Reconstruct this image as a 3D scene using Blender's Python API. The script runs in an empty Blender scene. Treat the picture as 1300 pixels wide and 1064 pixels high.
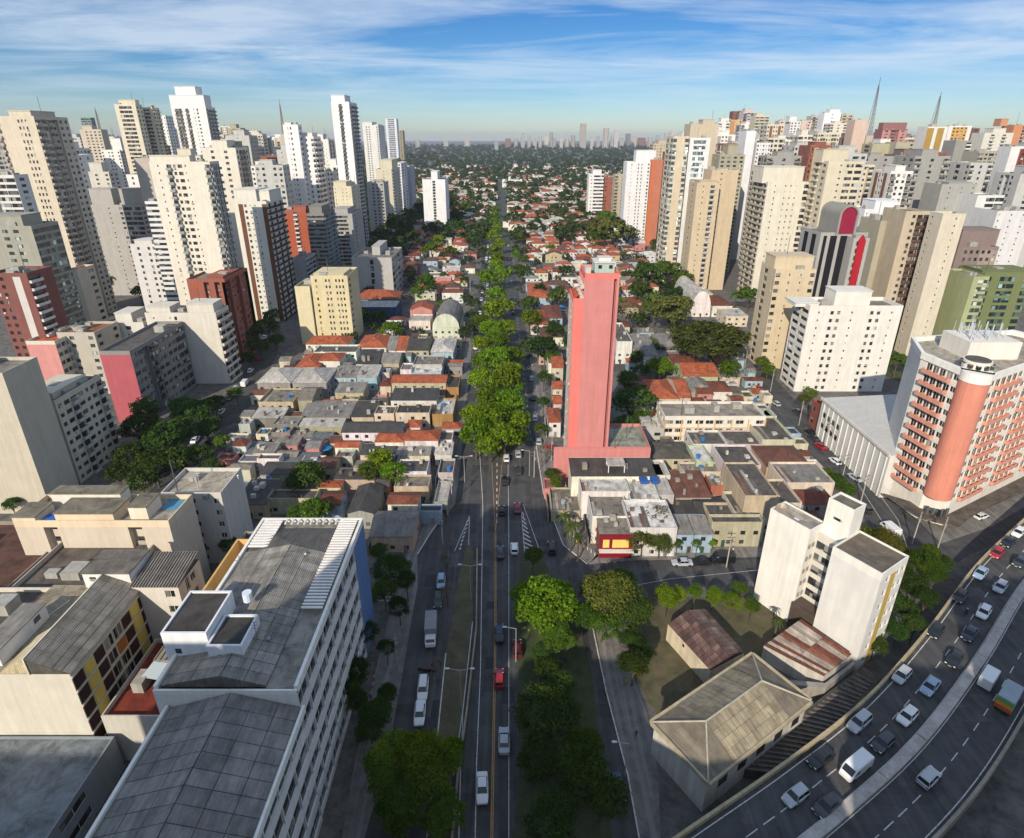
import bpy, math, random
import numpy as np
from mathutils import Vector, Matrix

# ------------------------------------------------------------------ camera, world, sun, exposure
SC = bpy.context.scene
COL = SC.collection
F = 751.0
PIT = math.radians(22.7)
CH = 100.0
sP, cP = math.sin(PIT), math.cos(PIT)
cam_d = bpy.data.cameras.new("camera")
cam_d.sensor_fit = 'HORIZONTAL'
cam_d.sensor_width = 36.0
cam_d.lens = F / 1300 * 36
cam_d.shift_y = -45 / 1300
cam_d.clip_start = 1.0
cam_d.clip_end = 60000
cam = bpy.data.objects.new("camera", cam_d)
COL.objects.link(cam)
cam.location = (0, 0, CH)
cam.rotation_euler = (math.pi / 2 - PIT, 0, 0)
SC.camera = cam

SUN_EL = math.radians(29)
SUN_AZ = math.radians(180 + 24)          # clockwise from +Y, to the sun
to_sun = Vector((math.sin(SUN_AZ) * math.cos(SUN_EL), math.cos(SUN_AZ) * math.cos(SUN_EL), math.sin(SUN_EL)))
sun_d = bpy.data.lights.new("sun", 'SUN')
sun_d.energy = 3.55
sun_d.angle = math.radians(0.5)
sun_d.color = (1.0, 0.90, 0.76)
sun = bpy.data.objects.new("sun", sun_d)
COL.objects.link(sun)
sun.rotation_euler = to_sun.to_track_quat('Z', 'Y').to_euler()
sun.location = (-60, -150, 200)

world = bpy.data.worlds.new("World")
SC.world = world
world.use_nodes = True


def build_world():
    nt = world.node_tree
    N, L = nt.nodes, nt.links
    N.clear()
    out = N.new('ShaderNodeOutputWorld')
    bg = N.new('ShaderNodeBackground')
    bg.inputs['Strength'].default_value = 0.15
    sky = N.new('ShaderNodeTexSky')
    sky.sky_type = 'NISHITA'
    sky.sun_disc = False
    sky.sun_elevation = SUN_EL
    sky.sun_rotation = SUN_AZ
    sky.altitude = 800
    sky.air_density = 1.0
    sky.dust_density = 0.6
    sky.ozone_density = 3.0
    tc = N.new('ShaderNodeTexCoord')
    sep = N.new('ShaderNodeSeparateXYZ')
    L.new(tc.outputs['Generated'], sep.inputs[0])

    def math_(op, a, b=None, clamp=False):
        n = N.new('ShaderNodeMath')
        n.operation = op
        n.use_clamp = clamp
        for i, q in enumerate((a, b)):
            if q is None:
                continue
            if isinstance(q, (int, float)):
                n.inputs[i].default_value = q
            else:
                L.new(q, n.inputs[i])
        return n.outputs[0]
    z = math_('MAXIMUM', sep.outputs['Z'], 0.0)
    # deeper blue above the hazy horizon
    ramp = N.new('ShaderNodeValToRGB')
    L.new(z, ramp.inputs[0])
    cr = ramp.color_ramp
    cr.elements[0].position = 0.0
    cr.elements[0].color = (0.39, 0.41, 0.42, 1)
    cr.elements[1].position = 1.0
    cr.elements[1].color = (1.0, 1.0, 1.0, 1)
    for p, c in ((0.04, (0.32, 0.39, 0.45, 1)), (0.10, (0.18, 0.31, 0.43, 1)), (0.17, (0.12, 0.26, 0.41, 1)), (0.5, (0.85, 0.93, 1.0, 1))):
        e = cr.elements.new(p)
        e.color = c
    mul = N.new('ShaderNodeMix')
    mul.data_type = 'RGBA'
    mul.blend_type = 'MULTIPLY'
    mul.inputs[0].default_value = 1.0
    L.new(sky.outputs[0], mul.inputs[6])
    L.new(ramp.outputs[0], mul.inputs[7])
    # clouds: a thin sheet seen at a low angle
    den = math_('ADD', z, 0.045)
    px = math_('DIVIDE', sep.outputs['X'], den)
    py = math_('DIVIDE', sep.outputs['Y'], den)
    cmb = N.new('ShaderNodeCombineXYZ')
    L.new(px, cmb.inputs[0])
    L.new(py, cmb.inputs[1])
    mp = N.new('ShaderNodeMapping')
    mp.inputs['Rotation'].default_value = (0, 0, math.radians(14))
    mp.inputs['Scale'].default_value = (0.36, 0.62, 1)
    mp.inputs['Location'].default_value = (3.1, 0.3, 0)
    L.new(cmb.outputs[0], mp.inputs[0])
    n1 = N.new('ShaderNodeTexNoise')
    n1.inputs['Scale'].default_value = 1.0
    n1.inputs['Detail'].default_value = 9
    n1.inputs['Roughness'].default_value = 0.62
    n1.inputs['Distortion'].default_value = 0.5
    L.new(mp.outputs[0], n1.inputs[0])
    r1 = N.new('ShaderNodeValToRGB')
    r1.color_ramp.elements[0].position = 0.39
    r1.color_ramp.elements[0].color = (0, 0, 0, 1)
    r1.color_ramp.elements[1].position = 0.63
    r1.color_ramp.elements[1].color = (1, 1, 1, 1)
    L.new(n1.outputs[0], r1.inputs[0])
    fade = N.new('ShaderNodeMapRange')
    fade.inputs['From Min'].default_value = 0.015
    fade.inputs['From Max'].default_value = 0.10
    L.new(z, fade.inputs[0])
    m = math_('MULTIPLY', r1.outputs[0], fade.outputs[0])
    m = math_('MULTIPLY', m, 0.66, True)
    mix = N.new('ShaderNodeMix')
    mix.data_type = 'RGBA'
    L.new(m, mix.inputs[0])
    L.new(mul.outputs[2], mix.inputs[6])
    mix.inputs[7].default_value = (3.4, 3.85, 4.35, 1)
    L.new(mix.outputs[2], bg.inputs[0])
    L.new(bg.outputs[0], out.inputs[0])


build_world()
vs = SC.view_settings
vs.view_transform = 'Standard'
vs.look = 'None'
vs.exposure = 0.56
vs.gamma = 1.0
vs.use_curve_mapping = False
SC.cycles.use_denoising = True
SC.cycles.max_bounces = 5
SC.cycles.diffuse_bounces = 2
SC.cycles.glossy_bounces = 2
SC.cycles.transmission_bounces = 2
SC.cycles.volume_bounces = 0
SC.cycles.transparent_max_bounces = 6
SC.cycles.use_adaptive_sampling = True
SC.cycles.adaptive_threshold = 0.015


# ------------------------------------------------------------------ survey: photograph pixel to place
def gp(x, y, z=0.0):
    u, v = (x - 650) / F, (y - 487) / F
    t = (CH - z) / (sP + v * cP)
    return u * t, t * (cP - v * sP)


def at(x, y, Y):
    u, v = (x - 650) / F, (y - 487) / F
    t = Y / (cP - v * sP)
    return u * t, CH - t * (sP + v * cP)


def depth(Y, Z):
    return Y * cP + (CH - Z) * sP


def pr(X, Y, Z):
    zc = depth(Y, Z)
    return 650 + F * X / zc, 487 + F * ((CH - Z) * cP - Y * sP) / zc


def lin(h):
    if not isinstance(h, str):
        return tuple(h)
    h = h.lstrip('#')
    o = []
    for i in (0, 2, 4):
        c = int(h[i:i + 2], 16) / 255
        o.append(c / 12.92 if c <= 0.04045 else ((c + 0.055) / 1.055) ** 2.4)
    return tuple(o)


# ------------------------------------------------------------------ materials (colour comes from the object)
MATS = {}


def new_mat(name):
    m = bpy.data.materials.new(name)
    m.use_nodes = True
    N = m.node_tree.nodes
    b = N['Principled BSDF']
    MATS[name] = m
    return m, N, m.node_tree.links, b


def node(N, L, typ, ins=(), **kw):
    n = N.new(typ)
    for k, v in kw.items():
        setattr(n, k, v)
    for k, v in ins:
        if hasattr(v, 'node'):
            L.new(v, n.inputs[k])
        else:
            n.inputs[k].default_value = v
    return n


def ramp2(N, L, src, p0, c0, p1, c1):
    r = N.new('ShaderNodeValToRGB')
    r.color_ramp.elements[0].position = p0
    r.color_ramp.elements[0].color = (*c0, 1)
    r.color_ramp.elements[1].position = p1
    r.color_ramp.elements[1].color = (*c1, 1)
    L.new(src, r.inputs[0])
    return r


def mixc(N, L, fac, a, b, mode='MIX'):
    m = N.new('ShaderNodeMix')
    m.data_type = 'RGBA'
    m.blend_type = mode
    for i, q in ((0, fac), (6, a), (7, b)):
        if hasattr(q, 'node'):
            L.new(q, m.inputs[i])
        else:
            m.inputs[i].default_value = q if i == 0 else (*q, 1)[:4]
    return m.outputs[2]


def make_materials():
    g = (1, 1, 1)
    # painted / rendered wall with rain streaks and patches
    for nm, dirt, rough in (('paint', 0.16, 0.85), ('old_paint', 0.36, 0.9)):
        m, N, L, b = new_mat(nm)
        pos = node(N, L, 'ShaderNodeNewGeometry').outputs['Position']
        oi = node(N, L, 'ShaderNodeObjectInfo')
        mp = node(N, L, 'ShaderNodeMapping', [(0, pos), ('Scale', (0.9, 0.9, 0.07))])
        st = node(N, L, 'ShaderNodeTexNoise', [(0, mp.outputs[0]), ('Scale', 1.0), ('Detail', 5), ('Roughness', 0.7)])
        pt = node(N, L, 'ShaderNodeTexNoise', [(0, pos), ('Scale', 0.23), ('Detail', 7), ('Roughness', 0.65)])
        r1 = ramp2(N, L, st.outputs[0], 0.40, (1 - dirt, 1 - dirt * 1.04, 1 - dirt * 1.1), 0.60, g)
        r2 = ramp2(N, L, pt.outputs[0], 0.33, (1 - dirt * .55, 1 - dirt * .58, 1 - dirt * .62), 0.62, g)
        c = mixc(N, L, 0.6, oi.outputs['Color'], r1.outputs[0], 'MULTIPLY')
        c = mixc(N, L, 1.0, c, r2.outputs[0], 'MULTIPLY')
        L.new(c, b.inputs['Base Color'])
        b.inputs['Roughness'].default_value = rough
        b.inputs['Specular IOR Level'].default_value = 0.25
    # ceramic tiles: rows of half-round tiles
    m, N, L, b = new_mat('tile')
    tc = node(N, L, 'ShaderNodeTexCoord').outputs['Object']
    pos = node(N, L, 'ShaderNodeNewGeometry').outputs['Position']
    oi = node(N, L, 'ShaderNodeObjectInfo')
    n1 = node(N, L, 'ShaderNodeTexNoise', [(0, pos), ('Scale', 0.5), ('Detail', 8), ('Roughness', 0.75)])
    vo = node(N, L, 'ShaderNodeTexVoronoi', [(0, pos), ('Scale', 2.2)])
    r1 = ramp2(N, L, n1.outputs[0], 0.34, (0.42, 0.40, 0.40), 0.6, (1.1, 1.05, 1.0))
    r2 = ramp2(N, L, vo.outputs['Color'], 0.0, (0.72, 0.70, 0.70), 1.0, (1.12, 1.1, 1.1))
    c = mixc(N, L, 1.0, oi.outputs['Color'], r1.outputs[0], 'MULTIPLY')
    c = mixc(N, L, 1.0, c, r2.outputs[0], 'MULTIPLY')
    L.new(c, b.inputs['Base Color'])
    b.inputs['Roughness'].default_value = 0.9
    wv = node(N, L, 'ShaderNodeTexWave', [(0, tc), ('Scale', 0.8), ('Distortion', 0.4)])
    bp = node(N, L, 'ShaderNodeBump', [('Height', wv.outputs[1]), ('Strength', 0.6), ('Distance', 0.12)])
    L.new(bp.outputs[0], b.inputs['Normal'])
    # fibre-cement and metal sheets
    m, N, L, b = new_mat('sheet')
    tc = node(N, L, 'ShaderNodeTexCoord').outputs['Object']
    pos = node(N, L, 'ShaderNodeNewGeometry').outputs['Position']
    oi = node(N, L, 'ShaderNodeObjectInfo')
    mp = node(N, L, 'ShaderNodeMapping', [(0, tc), ('Scale', (1.1, 0.12, 0.3))])
    n1 = node(N, L, 'ShaderNodeTexNoise', [(0, mp.outputs[0]), ('Scale', 1.0), ('Detail', 6), ('Roughness', 0.7)])
    n2 = node(N, L, 'ShaderNodeTexNoise', [(0, pos), ('Scale', 0.4), ('Detail', 8), ('Roughness', 0.7)])
    r1 = ramp2(N, L, n1.outputs[0], 0.38, (0.62, 0.60, 0.58), 0.62, (1.12, 1.1, 1.08))
    r2 = ramp2(N, L, n2.outputs[0], 0.35, (0.60, 0.59, 0.58), 0.6, (1.08, 1.08, 1.08))
    c = mixc(N, L, 0.8, oi.outputs['Color'], r1.outputs[0], 'MULTIPLY')
    c = mixc(N, L, 0.9, c, r2.outputs[0], 'MULTIPLY')
    L.new(c, b.inputs['Base Color'])
    b.inputs['Roughness'].default_value = 0.7
    wv = node(N, L, 'ShaderNodeTexWave', [(0, tc), ('Scale', 1.0), ('Distortion', 0.0)])
    bp = node(N, L, 'ShaderNodeBump', [('Height', wv.outputs[1]), ('Strength', 0.5), ('Distance', 0.1)])
    L.new(bp.outputs[0], b.inputs['Normal'])
    # weathered flat roof slab
    m, N, L, b = new_mat('slab')
    pos = node(N, L, 'ShaderNodeNewGeometry').outputs['Position']
    oi = node(N, L, 'ShaderNodeObjectInfo')
    n1 = node(N, L, 'ShaderNodeTexNoise', [(0, pos), ('Scale', 0.35), ('Detail', 10), ('Roughness', 0.72), ('Distortion', 0.6)])
    r1 = ramp2(N, L, n1.outputs[0], 0.34, (0.38, 0.36, 0.34), 0.62, (1.15, 1.13, 1.1))
    c = mixc(N, L, 1.0, oi.outputs['Color'], r1.outputs[0], 'MULTIPLY')
    L.new(c, b.inputs['Base Color'])
    b.inputs['Roughness'].default_value = 0.92
    # window glass, some with pale blinds behind
    m, N, L, b = new_mat('glass')
    pos = node(N, L, 'ShaderNodeNewGeometry').outputs['Position']
    sn = node(N, L, 'ShaderNodeVectorMath', [(0, pos), (1, (1.7, 1.7, 2.9))], operation='SNAP')
    wn = node(N, L, 'ShaderNodeTexWhiteNoise', [(0, sn.outputs[0])])
    r = N.new('ShaderNodeValToRGB')
    r.color_ramp.interpolation = 'CONSTANT'
    e = r.color_ramp.elements
    e[0].position, e[0].color = 0.0, (0.022, 0.024, 0.026, 1)
    e[1].position, e[1].color = 0.52, (0.05, 0.052, 0.052, 1)
    for p, cc in ((0.72, (0.11, 0.11, 0.105, 1)), (0.86, (0.25, 0.24, 0.22, 1)), (0.95, (0.45, 0.44, 0.4, 1))):
        q = e.new(p)
        q.color = cc
    L.new(wn.outputs[0], r.inputs[0])
    oi = node(N, L, 'ShaderNodeObjectInfo')
    c = mixc(N, L, 1.0, r.outputs[0], oi.outputs['Color'], 'MULTIPLY')
    L.new(c, b.inputs['Base Color'])
    b.inputs['Roughness'].default_value = 0.12
    b.inputs['Specular IOR Level'].default_value = 0.45
    # dark glass of cars
    m, N, L, b = new_mat('car_glass')
    b.inputs['Base Color'].default_value = (0.012, 0.014, 0.016, 1)
    b.inputs['Roughness'].default_value = 0.06
    m, N, L, b = new_mat('car_paint')
    oi = node(N, L, 'ShaderNodeObjectInfo')
    L.new(oi.outputs['Color'], b.inputs['Base Color'])
    b.inputs['Roughness'].default_value = 0.28
    b.inputs['Coat Weight'].default_value = 0.5
    b.inputs['Coat Roughness'].default_value = 0.08
    m, N, L, b = new_mat('rubber')
    b.inputs['Base Color'].default_value = (0.015, 0.015, 0.015, 1)
    b.inputs['Roughness'].default_value = 0.8
    m, N, L, b = new_mat('metal')
    oi = node(N, L, 'ShaderNodeObjectInfo')
    L.new(oi.outputs['Color'], b.inputs['Base Color'])
    b.inputs['Metallic'].default_value = 0.2
    b.inputs['Roughness'].default_value = 0.5
    m, N, L, b = new_mat('plain')
    oi = node(N, L, 'ShaderNodeObjectInfo')
    L.new(oi.outputs['Color'], b.inputs['Base Color'])
    b.inputs['Roughness'].default_value = 0.75
    # leaves
    m, N, L, b = new_mat('leaf')
    geo = node(N, L, 'ShaderNodeNewGeometry')
    oi = node(N, L, 'ShaderNodeObjectInfo')
    r = ramp2(N, L, geo.outputs['Random Per Island'], 0.0, (0.55, 0.6, 0.5), 1.0, (1.5, 1.35, 1.3))
    pn = node(N, L, 'ShaderNodeTexNoise', [(0, geo.outputs['Position']), ('Scale', 0.35), ('Detail', 3)])
    r2 = ramp2(N, L, pn.outputs[0], 0.35, (0.75, 0.8, 0.8), 0.65, (1.2, 1.12, 0.9))
    c = mixc(N, L, 1.0, oi.outputs['Color'], r.outputs[0], 'MULTIPLY')
    c = mixc(N, L, 1.0, c, r2.outputs[0], 'MULTIPLY')
    df = node(N, L, 'ShaderNodeBsdfDiffuse')
    tr = node(N, L, 'ShaderNodeBsdfTranslucent')
    L.new(c, df.inputs[0])
    L.new(c, tr.inputs[0])
    mx = node(N, L, 'ShaderNodeMixShader', [(0, 0.28)])
    L.new(df.outputs[0], mx.inputs[1])
    L.new(tr.outputs[0], mx.inputs[2])
    L.new(mx.outputs[0], N['Material Output'].inputs[0])
    m, N, L, b = new_mat('bark')
    b.inputs['Base Color'].default_value = (0.09, 0.065, 0.045, 1)
    b.inputs['Roughness'].default_value = 0.95
    # ground surfaces
    for nm, c0, c1, c2, sc in (('asphalt', (0.034, 0.034, 0.034), (0.070, 0.068, 0.066), (0.092, 0.088, 0.083), 0.25),
                               ('pavement', (0.11, 0.10, 0.09), (0.20, 0.185, 0.165), (0.28, 0.26, 0.23), 0.5),
                               ('soil', (0.05, 0.045, 0.02), (0.13, 0.10, 0.055), (0.07, 0.085, 0.025), 0.3),
                               ('grass', (0.022, 0.034, 0.010), (0.055, 0.075, 0.020), (0.075, 0.066, 0.03), 0.45)):
        m, N, L, b = new_mat(nm)
        pos = node(N, L, 'ShaderNodeNewGeometry').outputs['Position']
        n1 = node(N, L, 'ShaderNodeTexNoise', [(0, pos), ('Scale', sc), ('Detail', 10), ('Roughness', 0.7)])
        mp = node(N, L, 'ShaderNodeMapping', [(0, pos), ('Scale', (0.9, 0.03, 1))])
        n2 = node(N, L, 'ShaderNodeTexNoise', [(0, mp.outputs[0]), ('Scale', 1.0), ('Detail', 4)])
        n3 = node(N, L, 'ShaderNodeTexNoise', [(0, pos), ('Scale', 9.0), ('Detail', 2)])
        r1 = ramp2(N, L, n1.outputs[0], 0.36, c0, 0.66, c1)
        k = ramp2(N, L, n2.outputs[0], 0.45, (0, 0, 0), 0.7, (0.7, 0.7, 0.7))
        c = mixc(N, L, k.outputs[0], r1.outputs[0], c2)
        r3 = ramp2(N, L, n3.outputs[0], 0.3, (0.85, 0.85, 0.85), 0.7, (1.1, 1.1, 1.1))
        c = mixc(N, L, 1.0, c, r3.outputs[0], 'MULTIPLY')
        if nm == 'asphalt':
            br = node(N, L, 'ShaderNodeTexBrick', [(0, pos), ('Color1', (0.62, 0.62, 0.62, 1)), ('Color2', (1.25, 1.22, 1.2, 1)), ('Mortar', (0.8, 0.8, 0.8, 1)), ('Scale', 0.09), ('Mortar Size', 0.004), ('Bias', 0.1)], offset=.37)
            mk = node(N, L, 'ShaderNodeTexNoise', [(0, pos), ('Scale', 0.11), ('Detail', 4)])
            km = ramp2(N, L, mk.outputs[0], 0.50, (0, 0, 0), 0.53, (.9, .9, .9))
            c = mixc(N, L, km.outputs[0], c, mixc(N, L, 1.0, c, br.outputs[0], 'MULTIPLY'))
            ol = node(N, L, 'ShaderNodeTexNoise', [(0, pos), ('Scale', 1.6), ('Detail', 5), ('Roughness', 0.8)])
            ko = ramp2(N, L, ol.outputs[0], 0.60, (1, 1, 1), 0.70, (.55, .55, .55))
            c = mixc(N, L, 1.0, c, ko.outputs[0], 'MULTIPLY')
        L.new(c, b.inputs['Base Color'])
        b.inputs['Roughness'].default_value = 0.85
    m, N, L, b = new_mat('city_ground')
    pos = node(N, L, 'ShaderNodeNewGeometry').outputs['Position']
    n1 = node(N, L, 'ShaderNodeTexNoise', [(0, pos), ('Scale', 0.035), ('Detail', 10), ('Roughness', 0.7)])
    n2 = node(N, L, 'ShaderNodeTexNoise', [(0, pos), ('Scale', 0.3), ('Detail', 8), ('Roughness', 0.75)])
    r1 = ramp2(N, L, n2.outputs[0], 0.33, (0.045, 0.043, 0.04), 0.66, (0.17, 0.155, 0.135))
    k = ramp2(N, L, n1.outputs[0], 0.55, (0, 0, 0), 0.75, (.7, .7, .7))
    c = mixc(N, L, k.outputs[0], r1.outputs[0], (0.04, 0.055, 0.018))
    L.new(c, b.inputs['Base Color'])
    b.inputs['Roughness'].default_value = 0.95
    m, N, L, b = new_mat('marking')
    pos = node(N, L, 'ShaderNodeNewGeometry').outputs['Position']
    oi = node(N, L, 'ShaderNodeObjectInfo')
    n1 = node(N, L, 'ShaderNodeTexNoise', [(0, pos), ('Scale', 2.0), ('Detail', 6), ('Roughness', 0.8)])
    r1 = ramp2(N, L, n1.outputs[0], 0.34, (0.35, 0.35, 0.35), 0.52, g)
    c = mixc(N, L, 1.0, oi.outputs['Color'], r1.outputs[0], 'MULTIPLY')
    L.new(c, b.inputs['Base Color'])


make_materials()


# ------------------------------------------------------------------ mesh building
class MB:
    def __init__(s):
        s.v, s.f = [], []

    def face(s, *p):
        n = len(s.v)
        s.v.extend(p)
        s.f.append(tuple(range(n, n + len(p))))

    def box(s, x0, x1, y0, y1, z0, z1, bottom=False):
        n = len(s.v)
        s.v += [(x0, y0, z0), (x1, y0, z0), (x1, y1, z0), (x0, y1, z0), (x0, y0, z1), (x1, y0, z1), (x1, y1, z1), (x0, y1, z1)]
        fs = [(4, 5, 6, 7), (0, 1, 5, 4), (1, 2, 6, 5), (2, 3, 7, 6), (3, 0, 4, 7)]
        if bottom:
            fs.append((3, 2, 1, 0))
        s.f += [tuple(n + i for i in q) for q in fs]

    def prism(s, poly, z0, z1, top=True):
        n, k = len(s.v), len(poly)
        s.v += [(x, y, z0) for x, y in poly] + [(x, y, z1) for x, y in poly]
        for i in range(k):
            j = (i + 1) % k
            s.f.append((n + i, n + j, n + k + j, n + k + i))
        if top:
            s.f.append(tuple(n + k + i for i in range(k)))

    def bar(s, p, q, r, n=6):
        p, q = Vector(p), Vector(q)
        d = (q - p).normalized()
        a = d.orthogonal().normalized()
        b = d.cross(a)
        r0, r1 = r if isinstance(r, tuple) else (r, r)
        k = len(s.v)
        for c, rr in ((p, r0), (q, r1)):
            for i in range(n):
                t = 2 * math.pi * i / n
                s.v.append(tuple(c + (a * math.cos(t) + b * math.sin(t)) * rr))
        for i in range(n):
            j = (i + 1) % n
            s.f.append((k + i, k + j, k + n + j, k + n + i))
        s.f.append(tuple(k + n - 1 - i for i in range(n)))
        s.f.append(tuple(k + n + i for i in range(n)))

    def hip(s, x0, x1, y0, y1, z, h, o=0.3):
        x0, x1, y0, y1 = x0 - o, x1 + o, y0 - o, y1 + o
        z -= 0.05
        w, d = x1 - x0, y1 - y0
        if w >= d:
            r0, r1 = (x0 + d / 2, (y0 + y1) / 2, z + h), (x1 - d / 2, (y0 + y1) / 2, z + h)
        else:
            r0, r1 = ((x0 + x1) / 2, y0 + w / 2, z + h), ((x0 + x1) / 2, y1 - w / 2, z + h)
        a, b, c, d_ = (x0, y0, z), (x1, y0, z), (x1, y1, z), (x0, y1, z)
        if w >= d:
            for q in ((a, b, r1, r0), (b, c, r1), (c, d_, r0, r1), (d_, a, r0)):
                s.face(*q)
        else:
            for q in ((a, b, r0), (b, c, r1, r0), (c, d_, r1), (d_, a, r0, r1)):
                s.face(*q)
        s.face(a, d_, c, b)

    def gable(s, x0, x1, y0, y1, z, h, o=0.3, axis='x', t=0.15):
        """two slabs with a real thickness t"""
        x0, x1, y0, y1 = x0 - o, x1 + o, y0 - o, y1 + o
        if axis == 'x':
            m = (y0 + y1) / 2
            A = [(y0, z), (m, z + h), (y1, z)]
            P = lambda a, q, dz: (a, q[0], q[1] + dz)
            a0, a1 = x0, x1
        else:
            m = (x0 + x1) / 2
            A = [(x1, z), (m, z + h), (x0, z)]
            P = lambda a, q, dz: (q[0], a, q[1] + dz)
            a0, a1 = y0, y1
        for i in (0, 1):
            p, q = A[i], A[i + 1]
            s.face(P(a0, p, t), P(a1, p, t), P(a1, q, t), P(a0, q, t))
            s.face(P(a0, p, 0), P(a0, q, 0), P(a1, q, 0), P(a1, p, 0))
            s.face(P(a0, p, 0), P(a0, p, t), P(a0, q, t), P(a0, q, 0))
            s.face(P(a1, p, 0), P(a1, q, 0), P(a1, q, t), P(a1, p, t))
        s.face(P(a0, A[0], 0), P(a1, A[0], 0), P(a1, A[0], t), P(a0, A[0], t))
        s.face(P(a0, A[2], 0), P(a0, A[2], t), P(a1, A[2], t), P(a1, A[2], 0))


def mesh_of(name, mb, mat):
    me = bpy.data.meshes.new(name)
    me.from_pydata(mb.v, [], mb.f)
    for m in (mat if isinstance(mat, (list, tuple)) else [mat]):
        me.materials.append(MATS[m])
    return me


def obj(name, mb, mat, parent=None, color=None, kind=None, loc=None, mesh=None):
    if mesh is None:
        if not mb.f:
            return None
        mesh = mesh_of(name, mb, mat)
    o = bpy.data.objects.new(name, mesh)
    COL.objects.link(o)
    if parent is not None:
        o.parent = parent
    if color is not None:
        o.color = (*lin(color), 1)
    if kind:
        o['kind'] = kind
    if loc:
        o.location = loc
    return o


LABELS = []          # (object, pixel x, pixel y)


def tag(o, label, cat, group=None, px=None):
    o['label'] = label
    o['category'] = cat
    if group:
        o['group'] = group
    LABELS.append((o, px))
    return o


def thing(name, label, cat, loc=(0, 0, 0), rz=0.0, group=None):
    o = bpy.data.objects.new(name, None)
    o.empty_display_size = 0.5
    COL.objects.link(o)
    o.location = loc
    o.rotation_euler = (0, 0, rz)
    return tag(o, label, cat, group, pr(loc[0], loc[1], loc[2]))


def dup(root, loc, rz=None, label=None, scale=None, color=None, only=None):
    r = root.copy()
    COL.objects.link(r)
    r.location = loc
    if rz is not None:
        r.rotation_euler = (0, 0, rz)
    if scale is not None:
        r.scale = scale
    if label:
        r['label'] = label
    LABELS.append((r, pr(*loc)))
    for ch in root.children:
        c = ch.copy()
        COL.objects.link(c)
        c.parent = r
        if color is not None and (only is None or c.name.split('.')[0] in only):
            c.color = (*lin(color), 1)
        for g in ch.children:
            d = g.copy()
            COL.objects.link(d)
            d.parent = c
    return r


def soft(c, k=.32, v=.90):
    r, g, b = lin(c)
    l = .3 * r + .55 * g + .15 * b
    return tuple((q + (l - q) * k) * v for q in (r, g, b))


PAL = {'white': '#e6e2d6', 'cream': '#dccdaa', 'beige': '#c9b48d', 'grey': '#a39f95', 'dark grey': '#6f6d68', 'pale yellow': '#dcc98c',
       'pale blue': '#a3c3d0', 'pink': '#d88880', 'khaki': '#b0a680', 'brown': '#74492f', 'brick': '#a0502e', 'orange': '#c8683a',
       'blue': '#2a4d7a', 'pale green': '#b5c98f', 'concrete': '#8d887d', 'mauve': '#8a6f66', 'olive': '#9aa25a', 'ochre': '#b58a2e',
       'salmon': '#e08a66', 'ivory': '#e2d6bc', 'pale grey': '#c2bfb6'}
ROOF = {'orange tile': '#a85a38', 'dark red tile': '#74412f', 'brown tile': '#684c3b', 'grey sheet': '#85817a', 'dark sheet': '#46433f',
        'pale sheet': '#b7b3aa', 'bare concrete': '#7c766b', 'dark concrete': '#57534d', 'rusty sheet': '#6e4636', 'white slab': '#c9c7c0'}
rnd = random.Random(11)

# ------------------------------------------------------------------ facades
OPEN = {'w': (.5, .34, .80), 's': (.24, .48, .74), 'W': (.80, .32, .80), 'R': (1., .36, .84), 'G': (.93, .07, .95), 'B': (.88, .05, .80),
        'b': (.88, .05, .80), 'D': (.55, .34, .80), 'v': (.45, .35, .75), 'E': (.30, .30, .82), 'n': (.96, .22, .84), 'H': (.62, .15, .92)}
WIN = {}


def window_mesh(w, h):
    k = (round(w, 1), round(h, 1))
    if k not in WIN:
        w, h = k
        m = MB()
        t = min(0.09, w * .12)
        for (x0, x1, z0, z1, d) in ((0, w, 0, h, 0), ):
            m.face((t, 0.05, t), (w / 2 - t / 2, 0.05, t), (w / 2 - t / 2, 0.05, h - t), (t, 0.05, h - t))
            m.face((w / 2 + t / 2, 0.05, t), (w - t, 0.05, t), (w - t, 0.05, h - t), (w / 2 + t / 2, 0.05, h - t))
        ng = len(m.f)
        for (x0, x1, z0, z1) in ((0, t, 0, h), (w - t, w, 0, h), (w / 2 - t / 2, w / 2 + t / 2, t, h - t), (t, w - t, 0, t), (t, w - t, h - t, h)):
            m.face((x0, 0, z0), (x1, 0, z0), (x1, 0, z1), (x0, 0, z1))
            m.face((x0, 0, z0), (x0, 0, z1), (x0, .05, z1), (x0, .05, z0))
            m.face((x1, 0, z0), (x1, .05, z0), (x1, .05, z1), (x1, 0, z1))
        me = mesh_of('window', m, ['glass', 'metal'])
        me.polygons.foreach_set('material_index', [0] * ng + [1] * (len(m.f) - ng))
        WIN[k] = me
    return WIN[k]


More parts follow.
